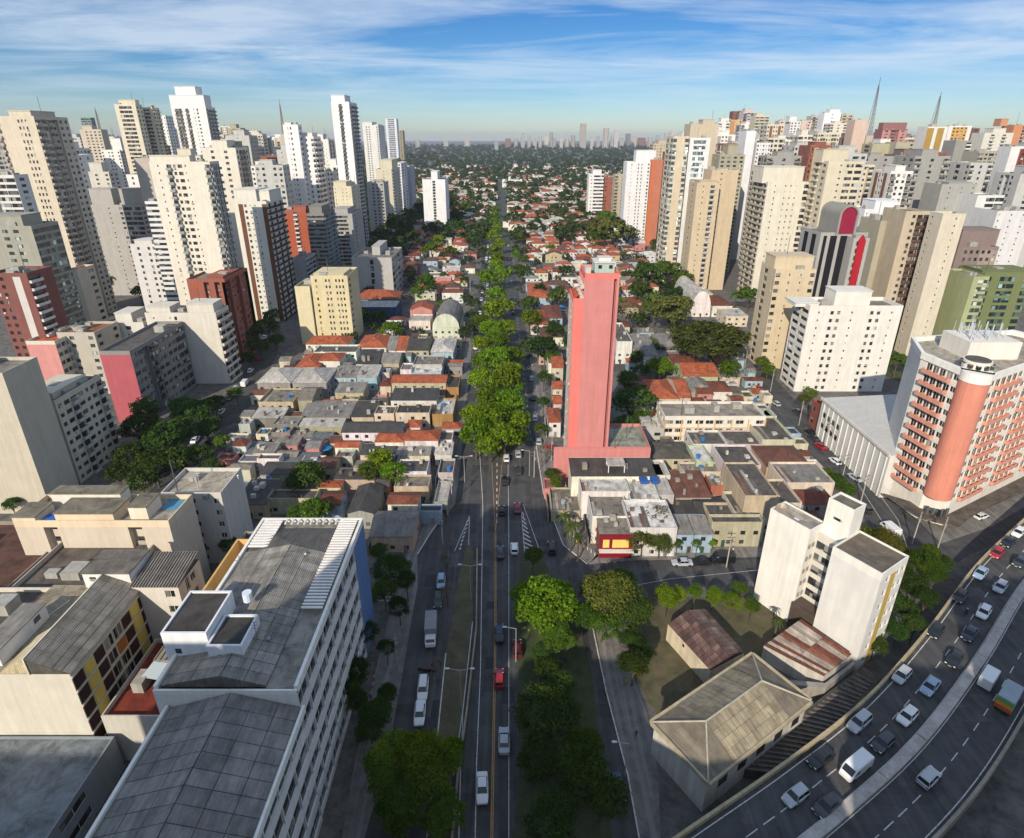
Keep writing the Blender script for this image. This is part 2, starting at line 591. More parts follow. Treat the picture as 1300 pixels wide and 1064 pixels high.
def facade(w, w2, gl, bal, P, U, Nn, W, z0, z1, nf, pat, near=None, bd=1.0, dep=0.22, cheap=False):
    """one wall: a pattern character per bay; openings are recessed, balconies project"""
    px, py = P
    ux, uy = U
    nx, ny = Nn

    def pt(u, z, d=0.0):
        return (px + ux * u + nx * d, py + uy * u + ny * d, z)

    def q(m, u0, u1, a, b, d=0.0):
        m.face(pt(u0, a, d), pt(u1, a, d), pt(u1, b, d), pt(u0, b, d))
    k = len(pat)
    bw = W / k
    fh = (z1 - z0) / nf
    i = 0
    while i < k:
        c = pat[i]
        u0 = i * bw
        if c in '.C:;':
            j = i
            while j < k and pat[j] == c:
                j += 1
            u1 = j * bw
            if c == '.':
                q(w, u0, u1, z0, z1)
            elif c == 'C':
                q(w2, u0, u1, z0, z1)
            else:                      # deep vertical slot
                q(w, u0, u1, z0, z1, -1.4)
                w.face(pt(u0, z0), pt(u0, z0, -1.4), pt(u0, z1, -1.4), pt(u0, z1))
                w.face(pt(u1, z0, -1.4), pt(u1, z0), pt(u1, z1), pt(u1, z1, -1.4))
                for f in range(nf if c == ':' else 0):
                    a = z0 + f * fh
                    q(gl, u0 + .2 * (u1 - u0), u1 - .2 * (u1 - u0), a + fh * .35, a + fh * .75, -1.36)
            i = j
            continue
        u1 = u0 + bw
        wf, h0, h1 = OPEN[c]
        ww = min(bw * wf, 9.0 if wf > .9 else 3.2 * max(1, fh / 3) if c not in 'nWB' else 8)
        a0 = u0 + (bw - ww) / 2
        a1 = a0 + ww
        mw = w2 if c == 'D' else w
        if cheap:
            q(mw, u0, u1, z0, z1)
        for f in range(nf):
            a = z0 + f * fh
            b = a + fh
            g0, g1 = a + fh * h0, a + fh * h1
            if cheap:
                q(gl, a0, a1, g0, g1, .06)
                gl.face(pt(a0, g1, .06), pt(a1, g1, .06), pt(a1, g1), pt(a0, g1))
                gl.face(pt(a1, g0, .06), pt(a1, g0), pt(a1, g1), pt(a1, g1, .06))
                gl.face(pt(a0, g0), pt(a0, g0, .06), pt(a0, g1, .06), pt(a0, g1))
            else:
                q(mw, u0, u1, a, g0)
                q(mw, u0, u1, g1, b)
                if a0 - u0 > .01:
                    q(mw, u0, a0, g0, g1)
                    q(mw, a1, u1, g0, g1)
                mw.face(pt(a0, g0), pt(a1, g0), pt(a1, g0, -dep), pt(a0, g0, -dep))
                mw.face(pt(a0, g1, -dep), pt(a1, g1, -dep), pt(a1, g1), pt(a0, g1))
                mw.face(pt(a0, g0), pt(a0, g0, -dep), pt(a0, g1, -dep), pt(a0, g1))
                mw.face(pt(a1, g0, -dep), pt(a1, g0), pt(a1, g1), pt(a1, g1, -dep))
                if near is not None:
                    o = obj('window', None, None, near, '#d8d6d0', mesh=window_mesh(ww, g1 - g0))
                    x, y, z = pt(a0, g0, -dep + .06)
                    o.location = (x, y, z)
                    o.rotation_euler = (0, 0, math.atan2(uy, ux))
                    sx, sz = ww / round(ww, 1), (g1 - g0) / round(g1 - g0, 1)
                    o.scale = (sx, 1, sz)
                else:
                    q(gl, a0, a1, g0, g1, -dep)
                    if c in 'wWsD' and (f * 7 + i * 13 + int(abs(px) * 3)) % 9 == 0 and g0 - a > .7:
                        e0, zz = (a0 + a1) / 2 - .4, g0 - .68
                        A, B_, C_, D_ = pt(e0, zz, .38), pt(e0 + .8, zz, .38), pt(e0 + .8, zz + .55, .38), pt(e0, zz + .55, .38)
                        bal.face(A, B_, C_, D_)
                        bal.face(D_, C_, pt(e0 + .8, zz + .55), pt(e0, zz + .55))
                        bal.face(pt(e0, zz), A, D_, pt(e0, zz + .55))
                        bal.face(B_, pt(e0 + .8, zz), pt(e0 + .8, zz + .55), C_)
            if c in 'Bb':
                s0, s1 = u0 + bw * .03, u1 - bw * .03
                t0, t1 = a + .02, a + fh * .36
                A, Bq, Cq, D = pt(s0, t0), pt(s1, t0), pt(s1, t0, bd), pt(s0, t0, bd)
                A2, B2, C2, D2 = pt(s0, t1), pt(s1, t1), pt(s1, t1, bd), pt(s0, t1, bd)
                bal.face(D, Cq, C2, D2)
                bal.face(Cq, Bq, B2, C2)
                bal.face(A, D, D2, A2)
                bal.face(A, Bq, Cq, D)
                iz = a + fh * .08
                bal.face(pt(s0, iz, .0), pt(s0, iz, bd - .12), pt(s1, iz, bd - .12), pt(s1, iz, .0))
                bal.face(pt(s0, t1, bd), pt(s1, t1, bd), pt(s1, t1, bd - .12), pt(s0, t1, bd - .12))
                bal.face(pt(s1, iz, bd - .12), pt(s0, iz, bd - .12), pt(s0, t1, bd - .12), pt(s1, t1, bd - .12))
        i += 1


FOOT = []            # occupied ground, (x0, x1, y0, y1)


def roof_kit(root, x0, x1, y0, y1, H, wall, rs, tops=(), rcol='#7c766b', par=1.0):
    """roof slab behind a parapet, machine rooms, tanks, masts"""
    m = MB()
    t = .25
    e = .004
    m.box(x0 + t, x1 - t, y0 + t, y1 - t, H - .3, H + .02)
    obj('roof', m, 'slab', root, rcol)
    m = MB()
    for (a, b, c, d) in ((x0 - e, x1 + e, y0 - e, y0 + t), (x0 - e, x1 + e, y1 - t, y1 + e), (x0 - e, x0 + t, y0 + t, y1 - t), (x1 - t, x1 + e, y0 + t, y1 - t)):
        m.box(a, b, c, d, H - .5, H + par, True)
    obj('parapet', m, 'paint', root, wall)
    for (a, b, c, d, z) in tops:
        m = MB()
        m.box(a, b, c, d, H + .02, z)
        m.box(a - .25, b + .25, c - .25, d + .25, z, z + .3, True)
        obj('penthouse', m, 'paint', root, wall)
    m = MB()
    n = rs.randint(1, 4)
    for i in range(n):
        w, d, h = rs.uniform(1.5, 4), rs.uniform(1.5, 4), rs.uniform(1.2, 2.8)
        if x1 - x0 < w + 3 or y1 - y0 < d + 3:
            continue
        a, b = rs.uniform(x0 + 1, x1 - 1 - w), rs.uniform(y0 + 1, y1 - 1 - d)
        m.box(a, a + w, b, b + d, H + .02, H + h)
    obj('water_tank', m, 'old_paint', root, '#a8a59c', kind='stuff')
    if rs.random() < .45:
        m = MB()
        a, b = rs.uniform(x0 + 2, x1 - 2), rs.uniform(y0 + 2, y1 - 2)
        z = max([H] + [q[4] for q in tops])
        m.bar((a, b, H), (a, b, z + rs.uniform(5, 9)), .12, 4)
        obj('antenna', m, 'metal', root, '#55585a')


def block(name, label, cat, x0, x1, y0, y1, H, nf, wall, front, right='..', left='..', wall2='#74492f', balc=None, glass=(1, 1, 1), tops=(),
          near=False, base=0.0, rcol='#7c766b', bd=1.0, cheap=False, group=None, seed=0, par=1.0, rz=0, dep=.22, back=None, roof=True, wmat='paint'):
    """a building as one thing: wall, second wall colour, windows, balconies, roof, parapet, penthouse"""
    rs = random.Random(seed or int(abs(x0 * 13 + y0 * 7 + H * 3)) + 5)
    cx, cy = (x0 + x1) / 2, y0
    FOOT.append((x0, x1, y0, y1))
    wall, wall2 = soft(wall), soft(wall2, .15)
    balc = soft(balc) if balc else None
    root = thing(name, label, cat, (cx, cy, 0), rz, group)
    LABELS[-1] = (root, pr(cx, cy, H))
    w, w2, gl, bal = MB(), MB(), MB(), MB()
    a0, a1, b0, b1 = x0 - cx, x1 - cx, 0.0, y1 - y0
    nr = root if near else None
    g = max(base, 0.0)
    if g > 0:
        w.box(a0, a1, b0, b1, 0, g)
    for (P, U, Nn, W, pat) in (((a0, b0), (1, 0), (0, -1), a1 - a0, front), ((a1, b0), (0, 1), (1, 0), b1 - b0, right),
                               ((a0, b1), (0, -1), (-1, 0), b1 - b0, left), ((a1, b1), (-1, 0), (0, 1), a1 - a0, back or '.')):
        facade(w, w2, gl, bal, P, U, Nn, W, g, H, nf, pat, nr, bd, dep, cheap)
    obj('wall', w, wmat, root, wall)
    obj('coloured_wall', w2, 'paint', root, wall2)
    o = obj('window', gl, 'glass', root, None, kind='stuff')
    if o:
        o.color = (*glass, 1)
    obj('balcony', bal, 'paint', root, balc or wall, kind='stuff')
    if roof:
        roof_kit(root, a0, a1, b0, b1, H, wall, rs, [(a - cx, b - cx, c - cy, d - cy, z) for a, b, c, d, z in tops], rcol, par)
    return root


def T(label, xL, xR, yt, yb, xC, sp, wall, front, right='.', left='.', tops=(), cat='tower', name='apartment_tower', dmax=45, Y=None, **kw):
    """a tower surveyed from the photograph: left and right front corners and roof line, foot line, far corner of its side face"""
    if Y is None:
        Y = gp((xL + xR) / 2, yb)[1]
    x0, H = at(xL, yt, Y)
    x1, _ = at(xR, yt, Y)
    if H < 6:
        H = 6
    d = 18
    if xC:
        xx = x1 if xC > xR else x0
        zc = F * xx / (xC - 650)
        d = (zc - (CH - H) * sP) / cP - Y
        d = max(9, min(dmax, d))
    pxm = (pr(x0, Y, H - 20)[1] - pr(x0, Y, H)[1]) / 20
    nf = max(2, round(H / (sp / pxm)))
    tp = []
    for (ta, tb, ty, *r) in tops:
        s = r[0] if r else 2.0
        A, z = at(ta, ty, Y + s)
        B, _ = at(tb, ty, Y + s)
        tp.append((A, B, Y + s, Y + max(s + 4, min(d - 1.5, s + .7 * d)), max(z, H + 1.5)))
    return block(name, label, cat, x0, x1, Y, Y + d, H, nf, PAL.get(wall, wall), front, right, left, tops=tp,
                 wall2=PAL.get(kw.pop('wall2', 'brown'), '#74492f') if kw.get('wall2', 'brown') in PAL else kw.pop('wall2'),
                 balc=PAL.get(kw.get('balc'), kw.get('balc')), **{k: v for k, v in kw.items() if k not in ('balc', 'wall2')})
# ------------------------------------------------------------------ the ground
def sheet(name, pts, z, mat, kind='structure', color=None, thick=None):
    m = MB()
    if thick:
        m.prism(pts, z - thick, z)
    else:
        m.face(*[(x, y, z) for x, y in pts])
    return obj(name, m, mat, None, color, kind)


sheet('ground', [(-14000, -3000), (14000, -3000), (14000, 14000), (-14000, 14000)], 0, 'city_ground')
# ------------------------------------------------------------------ towers on the left side
def towers_left():
    T("very tall beige tower at left edge with small square windows on a plain face", -8, 43, 150, 408, 86, 8.6, '#d8c6a4', 'b.....www..', 'BnB:ww', tops=[(10, 38, 141)], balc='#b9ad96', seed=1)
    T("big cream tower with a slanting column of dark balconies, above the white block", 189, 266, 207, 447, 277, 9.0, 'ivory', '.s.BwWs...b', 'bwbwb', tops=[(189, 240, 198)], balc='#9aa19d', seed=2, par=.6)
    r = T("tallest ornate white tower with stepped crown and twin dark balcony columns", 217, 261, 137, 322, 273, 4.9, '#e6e3dc', '.bb.b.sw..', 'bbb', tops=[(214, 258, 121, 1), (221, 247, 110, 4)], balc='#77736c', seed=3)
    T("tall warm beige tower with pale green balcony bands", 145, 172, 134, 330, 178, 5.4, 'cream', '.nnn.', 'ww', tops=[(150, 171, 127)], balc='#a9b09c', seed=4, dmax=14)
    T("beige wing with sawtooth balconies joined to the warm beige tower", 174, 193, 138, 326, 202, 4.7, 'cream', 'D.BB.', 'bwb', seed=5, wall2='beige')
    T("slim white tower squeezed between the beige and the ornate towers", 203, 210, 148, 300, 220, 4.0, 'white', 'w.w', 'www', seed=6)
    T("pale block with a blue roof band behind the tall beige tower", 101, 128, 166, 320, 88, 3.9, '#cdbb9c', '.wwww', '.', 'wwww', tops=[(104, 116, 160)], seed=7)
    T("round-topped teal glass tower far behind the left skyline", 102, 115, 150, 250, 120, 3.0, '#7f9c98', 'nn', 'nn', seed=8)
    T("white stepped block left of the warm beige tower", 128, 152, 192, 325, 160, 4.2, 'white', 'w.ww.w', 'ww', tops=[(140, 152, 176)], seed=9)
    T("low cream block with a bare upper wall right of the tall beige tower", 112, 138, 220, 365, 150, 5.5, '#cfc6b2', '.w.w', 'ww', tops=[(112, 128, 207)], seed=10)
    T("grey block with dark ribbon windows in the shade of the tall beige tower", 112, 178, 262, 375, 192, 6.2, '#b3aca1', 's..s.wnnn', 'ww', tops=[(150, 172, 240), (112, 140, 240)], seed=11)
    T("plain pinkish grey slab beside the big cream tower", 170, 190, 203, 380, 200, 5.5, '#bdb0a0', '.', 'w', seed=12)
    T("white block with horizontal ribs beside the big cream tower", 184, 202, 258, 405, 212, 7.0, '#dddcd8', 'R', 'R', seed=13)
    T("white and grey block with a cluttered roof left of the big cream tower", 165, 198, 312, 402, 214, 8.0, '#d6d2cb', '.w.ww', '.w.', tops=[(170, 192, 305)], seed=14)
    T("white and brown tower with a brown stepped stripe and dark brown balcony side", 296, 338, 258, 408, 359, 7.5, '#e0dac6', '.Cwss.C', 'bbb', wall2='brown', balc='#5a3a2a', tops=[(296, 324, 241), (324, 341, 242, 4)], seed=15)
    T("orange brick tower with a white balcony column beside the white and brown tower", 361, 388, 268, 372, 391, 5.6, '#b0542f', 'CCBCC', '.', wall2='#b0542f', balc='#d8d4cc', tops=[(372, 388, 262)], seed=16)
    T("grey concrete tower with dark ribbons and teal balconies on its side", 389, 411, 273, 375, 425, 5.6, '#8b857b', 'RRR', 'bb', balc='#7d9aa0', tops=[(392, 408, 262)], seed=17)
    T("small grey block at the foot of the orange brick tower", 370, 388, 330, 392, 400, 5.5, '#a5a6a6', '.', 'nnn', seed=18)
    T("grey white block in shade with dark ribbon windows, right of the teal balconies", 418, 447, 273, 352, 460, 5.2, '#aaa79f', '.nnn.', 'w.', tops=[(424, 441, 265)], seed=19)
    T("white tower with paired small windows and white balconies on its right", 359, 378, 160, 340, 383, 6.6, '#e9e6e0', '.sw..', 'w', tops=[(361, 369, 156)], dmax=14, seed=20)
    T("white set back wing with round balconies beside the paired window tower", 379, 398, 175, 338, 407, 6.6, '#e9e6e0', 'w.w.B', 'BB', tops=[(381, 396, 169)], seed=21)
    T("tall slim white tower with a dark balcony seam and dark right side", 420, 443, 131, 338, 453, 5.3, '#eae7e2', '..b..', 'bBb', tops=[(420, 437, 121, 1)], balc='#6f6f70', seed=22)
    T("white tower with three columns of small windows right of the slim white tower", 460, 480, 160, 290, 488, 3.1, '#dedad0', '.ww..w', 'www', tops=[(460, 472, 155), (470, 480, 160, 6)], seed=23)
    r = T("distant grey glass tower held between two white fins", 489, 503, 151, 205, 506, 2.4, '#d9dde0', '.nnn.', '.', tops=[], seed=24, glass=(.9, 1, 1.2))
    T("distant ochre block beside the grey glass tower with fins", 506, 511, 166, 206, 514, 2.4, '#a8925c', 'w', '.', seed=25)
    T("pale yellow cream tower with a rooftop garden in front of the slim white tower", 423, 446, 238, 345, 456, 4.6, '#dccdA0', 's.ss.', 'ww', tops=[(423, 439, 231)], seed=26)
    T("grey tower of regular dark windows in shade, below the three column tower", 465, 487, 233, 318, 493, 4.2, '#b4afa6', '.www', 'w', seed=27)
    T("cream tower with an orange crown and dark balconies on its right", 477, 497, 216, 306, 508, 4.0, '#d5c8a2', '..s..', 'bb', tops=[(482, 497, 203, 3)], balc='#c8c6c4', seed=28)
    T("white tower with purple shade right of the orange crowned tower", 499, 509, 208, 292, 516, 3.6, '#e5e2e2', '.w', 'nn', seed=29)
    T("pale grey tower with a single window column, right of the orange crown", 511, 521, 213, 285, 526, 3.6, '#b4b5bb', 'w.', '.', seed=30)
    r = T("white slab tower with a dark glazed strip up its middle, alone by the tree line", 536, 565, 229, 297, 569, 3.7, '#e9e8e6', '..H..', '.', tops=[(547, 555, 218, 4)], seed=31)
    T("pale yellow block of offices with rows of dark windows", 394, 441, 353, 436, 454, 7.9, '#dcc98a', '.D..ww.www.', 'w..', wall2='#dcc98a', tops=[(398, 436, 349)], seed=32, par=1.2, dmax=26)
    T("pale yellow blank stair wing of the office block", 374, 393, 366, 437, None, 7.9, '#dfce94', '.', 'ss', seed=33)
    T("grey slab block with a recessed stair column and broad flat roof", 446, 497, 329, 378, 512, 8.0, '#b7b3a9', '...H...', 'nwnw', rcol='#76746f', tops=[(472, 482, 313, 14)], seed=34, dmax=40)
    T("orange brick block in front of the big cream tower with a dark shaded side", 237, 285, 357, 462, 314, 9.0, '#a8522f', '.C.:.:.', ':w:w:', wall2='#a8522f', tops=[(262, 283, 353)], seed=35, dmax=60)
    T("white apartment block with stepped cluttered roof, left of the street trees", 184, 274, 400, 487, 290, 10., '#d9cfb8', '.s..sw.......', 'BB', tops=[(186, 215, 390), (236, 270, 386)], seed=36, dmax=30)
    T("beige green block with long glazed balcony bands at the left edge", -30, 40, 290, 470, 74, 9.0, '#a3a08a', '..ww.', 'nnnn', tops=[(-20, 26, 274)], seed=37, glass=(1.6, 2.0, 1.9))
    T("red brown tower with rounded white balconies at the left edge", -14, 34, 350, 500, 66, 10., '#8e4a3c', 'ww.C.', 'B.', wall2='#d0c8c0', balc='#d8d2ca', seed=38)
    T("narrow cream block with an orange tiled top beside the glazed balcony bands", 84, 98, 345, 440, 120, 9.0, '#d8c8a6', '.', '.w', seed=39, rcol='#b4542a')
    T("white block behind the left edge tower with stacked pale slabs", -10, 18, 225, 420, 26, 8.0, '#d9d5cc', 'nn', 'w', seed=40, Y=300)


def towers_right():
    T("white tower with a brick red balcony column and white crown, right of the suburb", 796, 826, 207, 312, None, 4.6, '#e6e4e2', '.s.EE.w', '.', '.', tops=[(808, 833, 191, 5)], balc='#8a4a30', seed=51, wall2='#8a4a30', dmax=22)
    T("bright orange blank slab joined to the white tower", 827, 842, 204, 312, None, 4.6, '#cf6c38', 'C..', '.', '.', seed=52, wall2='#cf6c38', dmax=22)
    T("white block with dark balcony bands half hidden by trees", 748, 767, 222, 280, None, 4.4, '#e4e2de', 'sRR', 'w', 'w', tops=[(753, 764, 216)], seed=53)
    T("orange brick block beside the white banded block", 768, 780, 226, 280, 784, 4.4, '#a3532f', 'D.D', 'w', wall2='#a3532f', seed=54)
    T("beige block with dark window gaps left of the white and orange towers", 781, 794, 223, 286, None, 4.4, '#b9ab86', 'b.b', '.', seed=55)
    T("pale glass fronted tower with a beige pier", 876, 902, 177, 356, None, 7.2, '#dfe0dd', '.nnn.', 'w', '.', seed=56, glass=(3.2, 4.0, 4.0), dmax=20)
    T("beige pier tower with light blue glazed balconies on its left", 855, 875, 175, 357, 846, 7.2, '#d9c39b', 'n..n', '.', 'nn', seed=57, glass=(2.6, 3.4, 3.6))
    T("blank tan tower with a rounded corner behind the glass fronted tower", 877, 912, 159, 335, None, 6.0, '#cdb893', '.', 'bb', '.', tops=[(893, 907, 152)], seed=58)
    T("tan tower pair, front wing with a green roof edge", 885, 914, 234, 372, None, 6.8, '#d3b888', '.s.B.', '.', 's', tops=[(889, 911, 230, 1)], balc='#c6c0b4', seed=59, dmax=14, rcol='#7fa090')
    T("tan tower pair, taller rear wing with a shaded edge", 904, 938, 218, 368, None, 6.8, '#d0b585', '.s..', '.', '.', seed=60)
    T("khaki block with pairs of dark windows above the tan pair", 914, 946, 198, 346, None, 5.2, '#aca483', 'wwww', 'w', 'w', tops=[(925, 938, 184)], seed=61)
    T("white shaft with a dark cap between the khaki block and the white gridded tower", 948, 960, 168, 330, None, 5.0, '#e4e3e2', '.', '.', '.', seed=62)
    T("white tower with many small dark windows", 961, 979, 183, 330, None, 5.0, '#e2dfd8', 'wswsw', 'w', 'w', seed=63)
    T("cream tower with a green rooftop screen and green brown balconies", 975, 1028, 233, 378, 957, 7.8, '#ddd3b8', '.s.sss.n', 'n', 'bBb', tops=[(970, 1022, 212, 3)], balc='#c2b494', seed=64, dmax=26)
    T("large cream tower with paired dark windows in four columns", 1052, 1097, 207, 388, 1034, 8.0, '#d8c8a2', '.sWW', '.', 'bw', tops=[(1046, 1078, 190, 6)], seed=65)
    T("white tower beside the grey arched tower", 1098, 1142, 268, 412, None, 8.0, '#e6e6e6', 's.....w', '.', 'v', tops=[(1112, 1140, 255)], seed=67)
    T("brown and khaki tower with brown balcony bands", 1118, 1149, 283, 430, None, 9.0, '#b2a686', '.nn.', '.', '.', tops=[(1140, 1150, 276)], balc='brown', seed=68, dmax=9, wall2='brown')
    T("tan tower with a white window strip and brown balconies", 1150, 1181, 271, 440, None, 9.0, '#c6b08a', '.wBb', '.', '.', seed=69, balc='brown', dmax=20)
    T("plain bright beige tower with one column of small windows and khaki left side", 1197, 1226, 274, 452, 1183, 9.0, '#d9c9a8', '..s.', '.', 's.', seed=70, dmax=30)
    T("mauve block with close rows of narrow windows", 1216, 1268, 316, 440, None, 9.0, '#8f776d', '.wwwDDD', '.', '.', wall2='#a48f83', tops=[(1223, 1270, 292, 5)], seed=71)
    T("grey plain tower with tiny windows, right of the blue windowed block", 1196, 1240, 236, 372, None, 6.5, '#a9a79c', '.s.s.s', '.', '.', tops=[(1205, 1235, 232)], seed=73)
    T("white wing with curved white balconies beside the grey plain tower", 1241, 1276, 250, 380, None, 7.5, '#dcdad2', '.nn', '.', '.', balc='white', seed=74)
    T("white blank tower with scattered small windows at the right edge", 1266, 1312, 270, 405, None, 7.5, '#dbd6d2', 's.s.s.', '.', '.', seed=75)
    T("white tower with a dark red balcony stripe at the right edge", 1284, 1320, 188, 350, 1268, 5.5, '#e0dcd6', '.Dn', '.', '.', wall2='#8a3c30', seed=76)
    T("olive blank slab below the pink panelled office", 1108, 1138, 184, 310, None, 5.0, '#b4ac7c', '.', '.', 'n', seed=77)
    T("olive grey slab right of the olive blank slab", 1138, 1162, 182, 312, None, 5.0, '#b3aa88', '..w', '.', '.', seed=78)
    T("white tower with two ochre stripes", 1178, 1204, 162, 290, None, 4.2, '#e0dcd0', 'CC.CC.', '.', '.', wall2='#b08a2c', seed=79)
    T("white tower of yellow framed windows beside the ochre stripes", 1205, 1234, 161, 290, None, 4.4, '#e3dfd6', '.DDDD.', '.', '.', wall2='#d9a03a', seed=80)
    T("dark grey slab with a white balcony edge", 1214, 1234, 180, 320, 1198, 5.0, '#9a978c', '..B', '.', '.', balc='white', seed=81)
    T("orange and white block with a dark central recess", 1157, 1197, 209, 300, None, 5.0, '#d9c39a', 'DwH.DwD', '.', '.', wall2='#dba463', seed=82)
    T("white block with rows of blue windows", 1163, 1198, 243, 316, None, 5.0, '#d6d6d8', '.WWWWWW', '.', '.', seed=83, glass=(1.0, 1.3, 3.0))
    T("white tower with two window columns above the arched tower", 1096, 1117, 228, 330, None, 5.4, '#e2ddd2', '.ww.s', '.', '.', seed=84)
    T("white stair tower right of the two window columns", 1118, 1150, 212, 325, None, 5.4, '#dfdad0', 's...s', '.', '.', seed=85)
    T("salmon blank tower on the right skyline", 1086, 1103, 153, 280, None, 4.2, '#dcb79a', '.', '.', '.', seed=86)
    T("bright white blank tower, highest of the right skyline", 1047, 1068, 144, 260, None, 4.2, '#eceae8', '.s.', '.', '.', tops=[(1054, 1067, 139)], seed=87)
    T("beige tower attached right of the bright white tower", 1069, 1084, 146, 255, None, 4.0, '#c4b48e', 'bb', '.', '.', seed=88)
    T("white block with an orange roof band and a blue band", 1040, 1064, 180, 270, None, 4.0, '#c9b28a', 'C.', '.', '.', wall2='#3f6c96', seed=89, rcol='#b4542a')
    T("cream ribbed tower left of the white ribbed tower", 990, 1003, 154, 262, None, 3.6, '#d8c6a8', 'ww', '.', 'w', seed=90)
    T("white ribbed tower on the right skyline", 1004, 1017, 155, 268, None, 3.6, '#e4e0da', 'www', '.', '.', tops=[(1003, 1012, 148)], seed=91)
    T("pale pink tower on the right skyline", 1018, 1031, 154, 262, None, 3.6, '#dcbfac', '.w', '.', '.', seed=92)
    T("grey tower with dark balcony bands on the right skyline", 1031, 1044, 148, 258, None, 3.6, '#c6bda8', 'bb', '.', '.', balc='#77746c', seed=93)
    T("red brown tower on the skyline with a thin mast", 931, 942, 142, 250, None, 3.4, '#8c5340', 'w', '.', '.', seed=94)
    T("purple and white tower with a pale dome shaped crown", 944, 958, 143, 258, None, 3.4, '#cdbcb8', 'bRb', '.', '.', tops=[(946, 957, 138)], balc='#5b4a66', seed=95)
    T("cream tower of deep balconies with an orange roof house", 959, 977, 148, 268, None, 3.9, '#d9c9a4', 'BBB', '.', '.', tops=[(961, 970, 144)], balc='cream', seed=96)
    T("white tower with dark balconies left of the orange tower", 912, 927, 156, 262, None, 4.2, '#e2ded6', 'b.b', '.', 'w', tops=[(916, 926, 150)], seed=97)
    T("orange and yellow tower on the right skyline", 928, 943, 153, 258, None, 4.2, '#d9a862', 'C.E', '.', '.', wall2='#c98a4a', seed=98)
    T("dark office tower with pink framed panels and a solar roof", 1121, 1152, 165, 275, None, 4.0, '#a5605a', 'D:D', '.', '.', wall2='#c98a80', tops=[(1122, 1152, 156, 6)], seed=99, rcol='#3c4552')
    T("pale block with two dark stair recesses at the right skyline", 1250, 1287, 170, 300, None, 4.4, '#d9d2be', '.b.b.', '.', '.', tops=[(1262, 1278, 163)], seed=100)
    T("orange edged tower at the right skyline", 1288, 1305, 160, 292, None, 4.4, '#d58648', 'C.n', '.', '.', wall2='#d58648', tops=[(1272, 1281, 151, 6)], seed=101)
    T("small red brown tower at the right skyline", 1233, 1244, 164, 280, None, 4.0, '#7d4638', 'w', '.', '.', seed=102)
    T("khaki ribbed tower right of the dark grey slab", 1243, 1276, 194, 335, None, 5.2, '#b0a78c', 'nwnw.', '.', '.', seed=103)


